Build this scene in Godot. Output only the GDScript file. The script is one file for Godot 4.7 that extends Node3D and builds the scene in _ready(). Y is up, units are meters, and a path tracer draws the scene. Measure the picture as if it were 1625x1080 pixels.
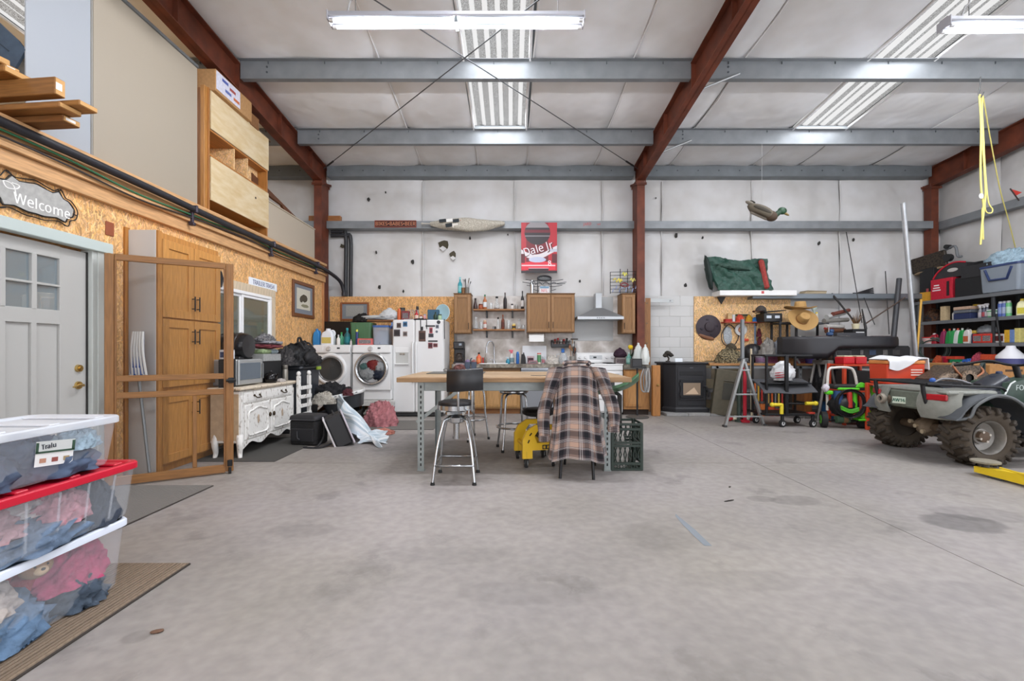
extends Node3D
# A barn shop with a kitchen along the back wall. Camera 1.16 m above the floor at the origin, looking down -z.
const F:=722.0
const CX:=812.5
const HY:=556.0
const EYE:=1.16
var used:={}
var mats:={}
var texs:={}
var font: Font

class MB:
	var v:=PackedVector3Array()
	var n:=PackedVector3Array()
	var u:=PackedVector2Array()
	var ix:=PackedInt32Array()
	var t:=Transform3D.IDENTITY
	func at(p: Vector3,rx:=0.0,ry:=0.0,rz:=0.0) ->MB:
		t=Transform3D(Basis.from_euler(Vector3(deg_to_rad(rx),deg_to_rad(ry),deg_to_rad(rz))),p)
		return self
	func pv(p: Vector3,nn: Vector3,uv:=Vector2.ZERO) ->int:
		v.append(t*p)
		n.append((t.basis*nn).normalized())
		u.append(uv)
		return v.size() - 1
	func tri(a: int,b: int,c: int) ->void:
		var g:=(v[b] - v[a]).cross(v[c] - v[a])
		if g.dot(n[a]+n[b]+n[c])>0.0:
			ix.append_array([a,c,b])
		else:
			ix.append_array([a,b,c])
	func face(p: Array,nn: Vector3,uv: Array=[]) ->MB:
		var s:=v.size()
		for i in p.size():
			pv(p[i],nn,uv[i] if uv.size() else Vector2.ZERO)
		for i in range(1,p.size() - 1):
			tri(s,s+i,s+i+1)
		return self
	func box(c: Vector3,s: Vector3,b:=0.0) ->MB:
		var h:=s*0.5
		b=minf(b,minf(h.x,minf(h.y,h.z))*0.9)
		for k in 3:
			var i:=(k+1) % 3
			var j:=(k+2) % 3
			for sg in [-1.0,1.0]:
				var p:=[]
				for q in [[-1,-1],[1,-1],[1,1],[-1,1]]:
					var w:=Vector3.ZERO
					w[k]=sg*h[k]
					w[i]=q[0]*(h[i] - b)
					w[j]=q[1]*(h[j] - b)
					p.append(c+w)
				var nn:=Vector3.ZERO
				nn[k]=sg
				face(p,nn)
				if b>0.0:
					for s2 in [-1.0,1.0]:
						var p2:=[]
						for e in [[0,-1],[0,1],[1,1],[1,-1]]:
							var w:=Vector3.ZERO
							w[k]=sg*(h[k] - (b if e[0]==1 else 0.0))
							w[i]=s2*(h[i] - (b if e[0]==0 else 0.0))
							w[j]=e[1]*(h[j] - b)
							p2.append(c+w)
						var n2:=Vector3.ZERO
						n2[k]=sg
						n2[i]=s2
						face(p2,n2.normalized())
		if b>0.0:
			for sx in [-1.0,1.0]:
				for sy in [-1.0,1.0]:
					for sz in [-1.0,1.0]:
						var q:=Vector3(sx,sy,sz)
						face([c+q*(h - Vector3(0,b,b)),c+q*(h - Vector3(b,0,b)),c+q*(h - Vector3(b,b,0))],q.normalized())
		return self
	func frame(w: Vector3) ->Basis:
		var a:=w.normalized()
		var o:=Vector3.RIGHT if absf(a.x)<0.8 else Vector3.UP
		var x:=a.cross(o).normalized()
		return Basis(x,a,x.cross(a))
	func cyl(a: Vector3,b: Vector3,ra: float,rb:=-1.0,seg:=12,caps:=true) ->MB:
		if rb<0.0:
			rb=ra
		var fr:=frame(b - a)
		var s:=v.size()
		var sl:=(ra - rb)/maxf((b - a).length(),1e-5)
		for i in seg+1:
			var g:=TAU*i/seg
			var d:=fr.x*cos(g)+fr.z*sin(g)
			var nn:=(d+fr.y*sl).normalized()
			pv(a+d*ra,nn,Vector2(float(i)/seg,1))
			pv(b+d*rb,nn,Vector2(float(i)/seg,0))
		for i in seg:
			tri(s+2*i,s+2*i+1,s+2*i+3)
			tri(s+2*i,s+2*i+3,s+2*i+2)
		if caps:
			for e in [[a,ra,-1.0],[b,rb,1.0]]:
				if e[1]>1e-4:
					var p:=[]
					for i in seg:
						var g:=TAU*i/seg
						p.append(e[0]+(fr.x*cos(g)+fr.z*sin(g))*e[1])
					face(p,fr.y*e[2])
		return self
	func tube(pts: Array,r: float,seg:=8,closed:=false,taper:=1.0) ->MB:
		var m:=pts.size()
		var s:=v.size()
		var x:=Vector3.ZERO
		for i in m:
			var a: Vector3=pts[(i - 1+m) % m] if closed else pts[maxi(i - 1,0)]
			var b: Vector3=pts[(i+1) % m] if closed else pts[mini(i+1,m - 1)]
			var d:=(b - a).normalized()
			if i==0:
				x=frame(d).x
			x=(x - d*x.dot(d)).normalized()
			var z:=x.cross(d)
			var rr:=r*lerpf(1.0,taper,float(i)/maxf(m - 1,1))
			for k in seg+1:
				var g:=TAU*k/seg
				var q:=x*cos(g)+z*sin(g)
				pv(pts[i]+q*rr,q,Vector2(float(k)/seg,float(i)/m))
		for i in (m if closed else m - 1):
			var j:=(i+1) % m
			for k in seg:
				var a:=s+i*(seg+1)+k
				var b:=s+j*(seg+1)+k
				tri(a,b,b+1)
				tri(a,b+1,a+1)
		if not closed:
			for e in [[0,1],[m - 1,m - 2]]:
				var d: Vector3=(pts[e[0]] - pts[e[1]]).normalized()
				var p:=[]
				for k in seg:
					p.append(t.affine_inverse()*v[s+e[0]*(seg+1)+k])
				face(p,d)
		return self
	func lathe(pr: Array,seg:=16,c:=Vector3.ZERO,sweep:=TAU) ->MB:
		var m:=pr.size()
		var ns:=[]
		for i in m - 1:
			var d: Vector2=pr[i+1] - pr[i]
			ns.append(Vector2(d.y,-d.x).normalized())
		for i in m - 1:
			var n0: Vector2=ns[i]
			var n1: Vector2=ns[i]
			if i>0 and ns[i - 1].dot(n0)>0.6:
				n0=(ns[i - 1]+ns[i]).normalized()
			if i<m - 2 and ns[i+1].dot(n1)>0.6:
				n1=(ns[i+1]+ns[i]).normalized()
			var s:=v.size()
			for k in seg+1:
				var g:=sweep*k/seg
				var cs:=cos(g)
				var sn:=sin(g)
				pv(c+Vector3(pr[i].x*cs,pr[i].y,pr[i].x*sn),Vector3(n0.x*cs,n0.y,n0.x*sn),Vector2(float(k)/seg,1.0 - float(i)/(m - 1)))
				pv(c+Vector3(pr[i+1].x*cs,pr[i+1].y,pr[i+1].x*sn),Vector3(n1.x*cs,n1.y,n1.x*sn),Vector2(float(k)/seg,1.0 - float(i+1)/(m - 1)))
			for k in seg:
				var a:=s+2*k
				if pr[i].x>1e-5:
					tri(a,a+1,a+2)
				if pr[i+1].x>1e-5:
					tri(a+1,a+3,a+2)
		return self
	func lathe_z(c: Vector3,pr: Array,seg:=24) ->MB:
		# turned round the z axis: pairs of radius and z
		var a:=[]
		for q in pr:
			a.append(Vector2(q[0],q[1]))
		var k:=t
		t=t*Transform3D(Basis.from_euler(Vector3(PI/2,0,0)),c)
		lathe(a,seg)
		t=k
		return self
	func grid(p: PackedVector3Array,nu: int,nv: int,wrap:=false,th:=0.0) ->MB:
		# points in rows of nu; wrap joins the ends of each row; th gives a sheet a thickness
		var nr:=PackedVector3Array()
		for j in nv:
			for i in nu:
				var l:=p[j*nu+((i - 1+nu) % nu if wrap else maxi(i - 1,0))]
				var r:=p[j*nu+((i+1) % nu if wrap else mini(i+1,nu - 1))]
				var d:=p[maxi(j - 1,0)*nu+i]
				var e:=p[mini(j+1,nv - 1)*nu+i]
				var q:=(r - l).cross(e - d)
				nr.append(q.normalized() if q.length()>1e-12 else (Vector3.UP if j>0 else Vector3.DOWN))
		for side in ([1.0,-1.0] if th>0.0 else [1.0]):
			var s:=v.size()
			for j in nv:
				for i in nu:
					pv(p[j*nu+i]+nr[j*nu+i]*th*0.5*side,nr[j*nu+i]*side,Vector2(float(i)/(nu - 1),float(j)/(nv - 1)))
			for j in nv - 1:
				for i in (nu if wrap else nu - 1):
					var a:=s+j*nu+i
					var b:=s+j*nu+(i+1) % nu
					tri(a,b,b+nu)
					tri(a,b+nu,a+nu)
		if th>0.0:
			var rim:=[]
			for i in nu:
				rim.append(i)
			if wrap:
				rim.append(0)
				edge(p,nr,th,rim)
				rim=[]
				for i in nu+1:
					rim.append((nv - 1)*nu+i % nu)
				edge(p,nr,th,rim)
			else:
				for j in range(1,nv):
					rim.append(j*nu+nu - 1)
				for i in range(nu - 2,-1,-1):
					rim.append((nv - 1)*nu+i)
				for j in range(nv - 2,-1,-1):
					rim.append(j*nu)
				edge(p,nr,th,rim)
		return self
	func edge(p: PackedVector3Array,nr: PackedVector3Array,th: float,rim: Array) ->void:
		for k in rim.size() - 1:
			var a: int=rim[k]
			var b: int=rim[k+1]
			var q:=(p[b] - p[a]).cross(nr[a])
			face([p[a]+nr[a]*th*0.5,p[b]+nr[b]*th*0.5,p[b] - nr[b]*th*0.5,p[a] - nr[a]*th*0.5],q.normalized() if q.length()>1e-12 else Vector3.UP)
	func ell(c: Vector3,r: Vector3,seg:=16,rings:=10,amp:=0.0,sd:=1,fq:=1.0,flat:=-9.0) ->MB:
		var no:=FastNoiseLite.new()
		no.seed=sd
		no.frequency=fq
		no.fractal_octaves=3
		var p:=PackedVector3Array()
		for j in rings+1:
			var b:=-PI/2+PI*j/rings
			for i in seg:
				var a:=-TAU*i/seg
				var d:=Vector3(cos(b)*cos(a),sin(b),cos(b)*sin(a))
				var k:=1.0+amp*no.get_noise_3dv(d*2.0)
				var q:=d*r*k
				q.y=maxf(q.y,flat*r.y)
				p.append(c+q)
		return grid(p,seg,rings+1,true)
	func prism(poly: PackedVector2Array,d: float,z0:=0.0) ->MB:
		var tr:=Geometry2D.triangulate_polygon(poly)
		for sg in [0.0,1.0]:
			var s:=v.size()
			for q in poly:
				pv(Vector3(q.x,q.y,z0+d*sg),Vector3(0,0,sg*2 - 1),q)
			for k in range(0,tr.size(),3):
				tri(s+tr[k],s+tr[k+1],s+tr[k+2])
		var cw:=1.0 if Geometry2D.is_polygon_clockwise(poly) else -1.0
		for i in poly.size():
			var a:=poly[i]
			var b:=poly[(i+1) % poly.size()]
			var e:=(b - a).normalized()
			face([Vector3(a.x,a.y,z0),Vector3(b.x,b.y,z0),Vector3(b.x,b.y,z0+d),Vector3(a.x,a.y,z0+d)],Vector3(-e.y,e.x,0)*cw)
		return self
	func rect(c: Vector3,w: float,h: float,nn:=Vector3.BACK) ->MB:
		# an upright printed face: u to the right as seen from its front
		var r:=Vector3.UP.cross(nn).normalized() if absf(nn.y)<0.9 else Vector3.RIGHT
		var up:=nn.cross(r).normalized()
		return face([c - r*w/2 - up*h/2,c+r*w/2 - up*h/2,c+r*w/2+up*h/2,c - r*w/2+up*h/2],nn,[Vector2(0,1),Vector2(1,1),Vector2(1,0),Vector2(0,0)])
	func mesh() ->ArrayMesh:
		var a:=[]
		a.resize(Mesh.ARRAY_MAX)
		a[Mesh.ARRAY_VERTEX]=v
		a[Mesh.ARRAY_NORMAL]=n
		a[Mesh.ARRAY_TEX_UV]=u
		a[Mesh.ARRAY_INDEX]=ix
		var m:=ArrayMesh.new()
		m.add_surface_from_arrays(Mesh.PRIMITIVE_TRIANGLES,a)
		return m

func B() ->MB:
	return MB.new()
func V(x,y,z) ->Vector3:
	return Vector3(x,y,z)
func P2(a: Array) ->PackedVector2Array:
	var r:=PackedVector2Array()
	for i in range(0,a.size(),2):
		r.append(Vector2(a[i],a[i+1]))
	return r
func PR(a: Array) ->Array:
	var r:=[]
	for i in range(0,a.size(),2):
		r.append(Vector2(a[i],a[i+1]))
	return r
# where a line of sight of the photograph meets the depth d; used to measure places
func P(x: float,y: float,d: float) ->Vector3:
	return Vector3((x - CX)*d/F,EYE - (y - HY)*d/F,-d)
func X(x: float,d: float) ->float:
	return (x - CX)*d/F
func curve(pts: Array,n:=6,closed:=false) ->Array:
	var r:=[]
	var m:=pts.size()
	for i in (m if closed else m - 1):
		var a: Vector3=pts[(i - 1+m) % m] if closed else pts[maxi(i - 1,0)]
		var b: Vector3=pts[i]
		var c: Vector3=pts[(i+1) % m]
		var d: Vector3=pts[(i+2) % m] if closed else pts[mini(i+2,m - 1)]
		for k in n:
			r.append(b.cubic_interpolate(c,a,d,float(k)/n))
	if not closed:
		r.append(pts[m - 1])
	return r

func numbered(s: String,parent: Node) ->String:
	var k:=str(parent.get_instance_id())+s
	used[k]=used.get(k,-1)+1
	return s if used[k]==0 else "%s_%03d" % [s,used[k]]
func tag(o: Node3D,label: String,cat: String,group:="",kind:="") ->Node3D:
	if label:
		o.set_meta("label",label)
	if cat:
		o.set_meta("category",cat)
	if group:
		o.set_meta("group",group)
	if kind:
		o.set_meta("kind",kind)
	return o
func thing(called: String,label: String,cat: String,pos:=Vector3.ZERO,ry:=0.0,group:="") ->Node3D:
	var o:=Node3D.new()
	o.name=numbered(called,self)
	add_child(o,true)
	o.position=pos
	o.rotation_degrees.y=ry
	return tag(o,label,cat,group)
func part(o: Node3D,called: String,b,m: Material,label:="") ->MeshInstance3D:
	var i:=MeshInstance3D.new()
	i.name=numbered(called,o)
	i.mesh=b.mesh() if b is MB else b
	i.material_override=m
	o.add_child(i,true)
	if label:
		i.set_meta("label",label)
	return i
func solo(called: String,label: String,cat: String,b,m: Material,pos:=Vector3.ZERO,ry:=0.0,group:="") ->MeshInstance3D:
	var i:=part(self,called,b,m)
	i.position=pos
	i.rotation_degrees.y=ry
	tag(i,label,cat,group)
	return i
func struct(called: String,b,m: Material,parent: Node3D=null,label:="") ->MeshInstance3D:
	var i:=part(parent if parent else self,called,b,m,label)
	if parent==null:
		i.set_meta("kind","structure")
	return i
func sgroup(called: String,label:="") ->Node3D:
	var o:=Node3D.new()
	o.name=numbered(called,self)
	add_child(o,true)
	o.set_meta("kind","structure")
	if label:
		o.set_meta("label",label)
	return o
func copy(o: Node3D,label: String,pos: Vector3,ry:=0.0) ->Node3D:
	var c: Node3D=o.duplicate()
	c.name=numbered(str(o.name).rstrip("_0123456789"),self)
	add_child(c,true)
	c.position=pos
	c.rotation_degrees.y=ry
	c.set_meta("label",label)
	return c
func text(o: Node3D,s: String,pos: Vector3,h: float,m: Material,basis:=Basis.IDENTITY,depth:=0.002,called:="lettering") ->MeshInstance3D:
	var t:=TextMesh.new()
	t.text=s
	t.font=font
	t.font_size=32
	t.pixel_size=h/24.0
	t.depth=depth
	t.curve_step=4.0
	var i:=part(o,called,t,m)
	i.transform=Transform3D(basis,pos)
	return i

func tex_noise(key: String,fq: float,lo: Color,hi: Color,oct:=4,kind:=FastNoiseLite.TYPE_SIMPLEX_SMOOTH,normal:=0.0,mid:=-1.0) ->Texture2D:
	if not texs.has(key):
		var no:=FastNoiseLite.new()
		no.seed=hash(key) % 9999
		no.noise_type=kind
		no.frequency=fq
		no.fractal_octaves=oct
		if mid==-2.0:
			no.fractal_type=FastNoiseLite.FRACTAL_RIDGED
		var t:=NoiseTexture2D.new()
		t.width=512
		t.height=512
		t.seamless=true
		t.noise=no
		if normal>0.0:
			t.as_normal_map=true
			t.bump_strength=normal
		else:
			var g:=Gradient.new()
			g.set_color(0,lo)
			g.set_color(1,hi)
			if mid>0.0:
				g.set_offset(0,mid - 0.15)
				g.set_offset(1,mid+0.15)
			t.color_ramp=g
		texs[key]=t
	return texs[key]

func g(x: float) ->Color:
	return Color(x,x,x)

func M(c: Variant,rough:=0.6,metal:=0.0,tex:="",sc:=1.0) ->StandardMaterial3D:
	var key:=str(c,rough,metal,tex,sc)
	if mats.has(key):
		return mats[key]
	var m:=StandardMaterial3D.new()
	m.albedo_color=Color(c)
	m.roughness=rough
	m.metallic=metal
	if tex:
		m.uv1_triplanar=true
		m.uv1_scale=Vector3.ONE*sc
		match tex:
			"wx","wy","wz":
				m.albedo_texture=tex_noise("wood",0.012,g(0.8),g(1.0),5)
				var s:=Vector3(7,7,7)*sc
				s["xyz".find(tex[1])]=0.55*sc
				m.uv1_scale=s
			"mot":
				m.albedo_texture=tex_noise("mot",0.012,g(0.7),g(1.0),5)
			"cloth":
				m.albedo_texture=tex_noise("mot",0.012,g(0.7),g(1.0),5)
				m.normal_enabled=true
				m.normal_texture=tex_noise("crease",0.02,g(0),g(1),3,FastNoiseLite.TYPE_SIMPLEX_SMOOTH,12.0)
				m.normal_scale=0.8
			"dust":
				m.albedo_texture=tex_noise("dust",0.012,g(0.88),g(1.0),5)
			"distress":
				m.albedo_texture=tex_noise("distress",0.02,Color("7d7062"),Color("ffffff"),4,FastNoiseLite.TYPE_SIMPLEX_SMOOTH,0.0,0.17)
				m.uv1_scale=Vector3(2.2,0.8,2.2)*sc
			"worn":
				m.albedo_texture=tex_noise("worn",0.02,g(0.45),g(1.0),5,FastNoiseLite.TYPE_SIMPLEX_SMOOTH,0.0,0.35)
			"osb":
				m.albedo_texture=tex_osb()
				m.normal_enabled=true
				m.normal_texture=tex_noise("fine",0.06,g(0),g(1),3,FastNoiseLite.TYPE_SIMPLEX_SMOOTH,4.0)
				m.normal_scale=0.3
			"ply":
				m.albedo_texture=tex_noise("ply",0.01,Color("eadcc2"),Color("ffffff"),4)
				m.uv1_scale=Vector3(0.5,1.6,0.5)*sc
			"stone":
				m.albedo_texture=tex_noise("stone",0.006,Color("6f6a64"),Color("ffffff"),5,FastNoiseLite.TYPE_SIMPLEX_SMOOTH,0.0,-2.0)
			"marble":
				m.albedo_texture=tex_noise("marble",0.006,Color("b4ada5"),Color("ffffff"),5,FastNoiseLite.TYPE_SIMPLEX_SMOOTH,0.0,-2.0)
			"camo":
				m.albedo_texture=tex_noise("camo",0.02,Color("2b2a22"),Color("b9b29a"),2,FastNoiseLite.TYPE_SIMPLEX_SMOOTH,0.0,0.5)
			"insul":
				m.albedo_texture=tex_noise("insul",0.006,Color("e8e5e0"),Color("ffffff"),4)
				m.normal_enabled=true
				m.normal_texture=tex_noise("wrinkle",0.008,g(0),g(1),3,FastNoiseLite.TYPE_SIMPLEX_SMOOTH,10.0)
				m.normal_scale=0.35
			"rib":
				m.heightmap_enabled=false
				m.albedo_texture=tex_lines()
			"weave":
				m.albedo_texture=tex_noise("weave",0.2,g(0.7),g(1.0),2)
			"tie":
				m.albedo_texture=tex_noise("tie",0.01,Color("9fb4c6"),Color("f6f6f4"),3,FastNoiseLite.TYPE_SIMPLEX_SMOOTH,0.0,0.45)
			"print":
				m.albedo_texture=tex_noise("print",0.03,Color("2c2f3a"),Color("e9e4de"),2,FastNoiseLite.TYPE_CELLULAR)
	mats[key]=m
	return m
func glass(c: Variant,a:=0.12,rough:=0.05) ->StandardMaterial3D:
	var key:=str("glass",c,a,rough)
	if not mats.has(key):
		var m:=StandardMaterial3D.new()
		var k:=Color(c)
		k.a=a
		m.albedo_color=k
		m.roughness=rough
		m.transparency=BaseMaterial3D.TRANSPARENCY_ALPHA
		m.cull_mode=BaseMaterial3D.CULL_DISABLED
		mats[key]=m
	return mats[key]
func glow(c: Variant,e: float) ->StandardMaterial3D:
	var m:=StandardMaterial3D.new()
	m.albedo_color=Color(c)
	m.emission_enabled=true
	m.emission=Color(c)
	m.emission_energy_multiplier=e
	return m
func uvmat(t: Texture2D,rough:=0.7) ->StandardMaterial3D:
	var m:=StandardMaterial3D.new()
	m.albedo_texture=t
	m.roughness=rough
	return m

func tex_osb() ->Texture2D:
	if texs.has("osb"):
		return texs["osb"]
	var N:=640
	var rg:=RandomNumberGenerator.new()
	rg.seed=11
	var d:=PackedByteArray()
	d.resize(N*N*3)
	for i in N*N:
		d[i*3]=236
		d[i*3+1]=186
		d[i*3+2]=120
	for k in 5200:
		var cx:=rg.randf()*N
		var cy:=rg.randf()*N
		var L:=rg.randf_range(14,46)
		var W:=rg.randf_range(3,8)
		var a:=rg.randfn(PI/2,0.55)
		var ca:=cos(a)
		var sa:=sin(a)
		var tone:=rg.randf_range(0.74,1.06)
		if rg.randf()<0.08:
			tone*=0.86
		var hue:=rg.randf_range(-0.06,0.05)
		var cr:=clampf(252*tone,0,255)
		var cg:=clampf(206*tone*(1 - hue*0.3),0,255)
		var cb:=clampf(148*tone*(1 - hue*2),0,255)
		var ij:=int(L)
		for iu in range(-ij,ij+1):
			var st:=1.0+0.05*sin(iu*0.7)
			for iw in range(-int(W),int(W)+1):
				var px:=posmod(int(cx+iu*ca*0.5 - iw*sa*0.5),N)
				var py:=posmod(int(cy+iu*sa*0.5+iw*ca*0.5),N)
				var e:=0.84 if absf(iw)>= int(W) else st
				var o:=(py*N+px)*3
				d[o]=int(minf(cr*e,255))
				d[o+1]=int(minf(cg*e,255))
				d[o+2]=int(minf(cb*e,255))
	var im:=Image.create_from_data(N,N,false,Image.FORMAT_RGB8,d)
	texs["osb"]=ImageTexture.create_from_image(im)
	return texs["osb"]
func tex_lines() ->Texture2D:
	if not texs.has("lines"):
		var im:=Image.create(64,64,false,Image.FORMAT_RGB8)
		for y in 64:
			for x in 64:
				var k:=0.72+0.28*absf(sin(x*PI/8.0)) - 0.12*float((x*7+y*13) % 5==0)
				im.set_pixel(x,y,g(k))
		texs["lines"]=ImageTexture.create_from_image(im)
	return texs["lines"]
func stripes(key: String,fn: Callable,w:=256,h:=256) ->Texture2D:
	if not texs.has(key):
		var im:=Image.create(w,h,false,Image.FORMAT_RGB8)
		for y in h:
			for x in w:
				im.set_pixel(x,y,fn.call(x,y))
		texs[key]=ImageTexture.create_from_image(im)
	return texs[key]

func roof(d: float) ->float:
	return 5.497 - 0.0833*d

func _ready() ->void:
	var cam:=Camera3D.new()
	cam.name="camera"
	cam.projection=Camera3D.PROJECTION_FRUSTUM
	cam.near=0.05
	cam.far=80.0
	cam.size=0.05*1080.0/F
	cam.frustum_offset=Vector2(0.0,0.05*16.0/F)
	cam.position=Vector3(0,EYE,0)
	add_child(cam)
	cam.current=true
	var we:=WorldEnvironment.new()
	we.name="environment"
	var e:=Environment.new()
	e.background_mode=Environment.BG_COLOR
	e.background_color=Color(0.75,0.8,0.85)
	e.tonemap_mode=Environment.TONE_MAPPER_LINEAR
	e.tonemap_exposure=0.93
	e.sdfgi_enabled=true
	e.ssao_enabled=true
	e.ssil_enabled=true
	we.environment=e
	add_child(we)
	# daylight through the roof panels, one light under each stretch between two purlins
	for xs in [-5.5,-0.19,5.12]:
		for s in [[6.1,7.5],[4.55,5.9],[3.0,4.35],[1.45,2.8]]:
			area("skylight_glow",Vector3(xs,roof((s[0]+s[1])/2) - 0.05,-(s[0]+s[1])/2),Vector2(0.8,s[1] - s[0]),Color("f4f8ff"),3.0)
	# daylight through the roller doors behind the viewer
	for q in [[-2.6,4.2],[2.9,4.2],[6.9,2.4]]:
		area("roller_door_glow",Vector3(q[0],1.85,3.95),Vector2(q[1],3.5),Color("f6f8ff"),8.0*q[1]/4.2,0.0)
	area("roller_door_glow",Vector3(8.38,1.85,-1.0),Vector2(6.4,3.5),Color("f6f8ff"),7.0,0.0,90.0)
	var sf:=SystemFont.new()
	sf.font_names=PackedStringArray(["Droid Sans"])
	font=sf
	build_shell()
	build_roof()
	build_left()
	build_loft()
	build_totes()
	build_laundry()
	build_kitchen()
	build_wall_things()
	build_table()
	build_stove_corner()
	build_bench()
	build_carts()
	build_rack()
	build_atv()

func area(called: String,pos: Vector3,size: Vector2,c: Color,energy: float,rx:=-90.0,ry:=0.0) ->void:
	var a:=AreaLight3D.new()
	a.name=numbered(called,self)
	a.area_size=size
	a.light_color=c
	a.light_energy=energy
	a.area_range=30.0
	a.area_attenuation=2.0
	a.shadow_enabled=true
	a.position=pos
	a.rotation_degrees=Vector3(rx,ry,0)
	add_child(a,true)

func tex_floor() ->Texture2D:
	# worn concrete: 13 m by 10 m at 1536 x 1280, stains and scrapes where the slab has them
	var W:=1536
	var H:=1280
	var n1:=FastNoiseLite.new()
	n1.seed=5
	n1.frequency=0.004
	n1.fractal_octaves=5
	var n2:=FastNoiseLite.new()
	n2.seed=8
	n2.frequency=0.09
	n2.fractal_octaves=3
	var n3:=FastNoiseLite.new()
	n3.seed=21
	n3.frequency=0.012
	n3.fractal_octaves=4
	n3.domain_warp_enabled=true
	n3.domain_warp_amplitude=30.0
	var stains:=[]
	for s in [[1262,794,46,9,0.13],[1525,830,60,18,0.2],[1210,791,26,6,0.12],[1560,815,70,14,0.08],[480,840,60,12,0.07],[640,700,90,14,0.1],[730,705,120,26,0.12],[900,745,90,12,0.12],[1040,850,60,26,0.05],[215,1010,22,6,0.1],[1180,920,110,20,0.05],[700,880,110,16,0.05],[1480,720,120,22,0.14],[400,700,50,6,0.1],[1000,680,80,10,0.06],[860,940,140,20,0.04],[1490,940,120,24,0.04]]:
		var d: float=F*EYE/(s[1] - HY)
		stains.append([X(s[0],d),d,s[2]*d/F,maxf(0.05,d - F*EYE/(s[1]+s[3] - HY)),s[4]])
	var b:=PackedByteArray()
	b.resize(W*H*3)
	var i:=0
	for y in H:
		var d:=(1.0 - (y+0.5)/H)*10.0 - 0.9
		for x in W:
			var wx:=(x+0.5)/W*13.0 - 4.2
			var k:=0.965+0.11*n1.get_noise_2d(x,y)+0.07*n2.get_noise_2d(x,y)
			var r:=n3.get_noise_2d(x,y)
			if r>0.3:
				k -=(r - 0.3)*0.35
			for s in stains:
				var qx: float=(wx - s[0])/s[2]
				var qd: float=(d - s[1])/s[3]
				var q:=qx*qx+qd*qd+0.7*r
				if q<1.0:
					k -=s[4]*minf(1.0,(1.0 - q)*3.0)
			b[i]=clampi(int(154.0*k),0,255)
			b[i+1]=clampi(int(148.0*k),0,255)
			b[i+2]=clampi(int(143.0*k+4.0*n1.get_noise_2d(y,x)),0,255)
			i+=3
	return ImageTexture.create_from_image(Image.create_from_data(W,H,false,Image.FORMAT_RGB8,b))

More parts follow.
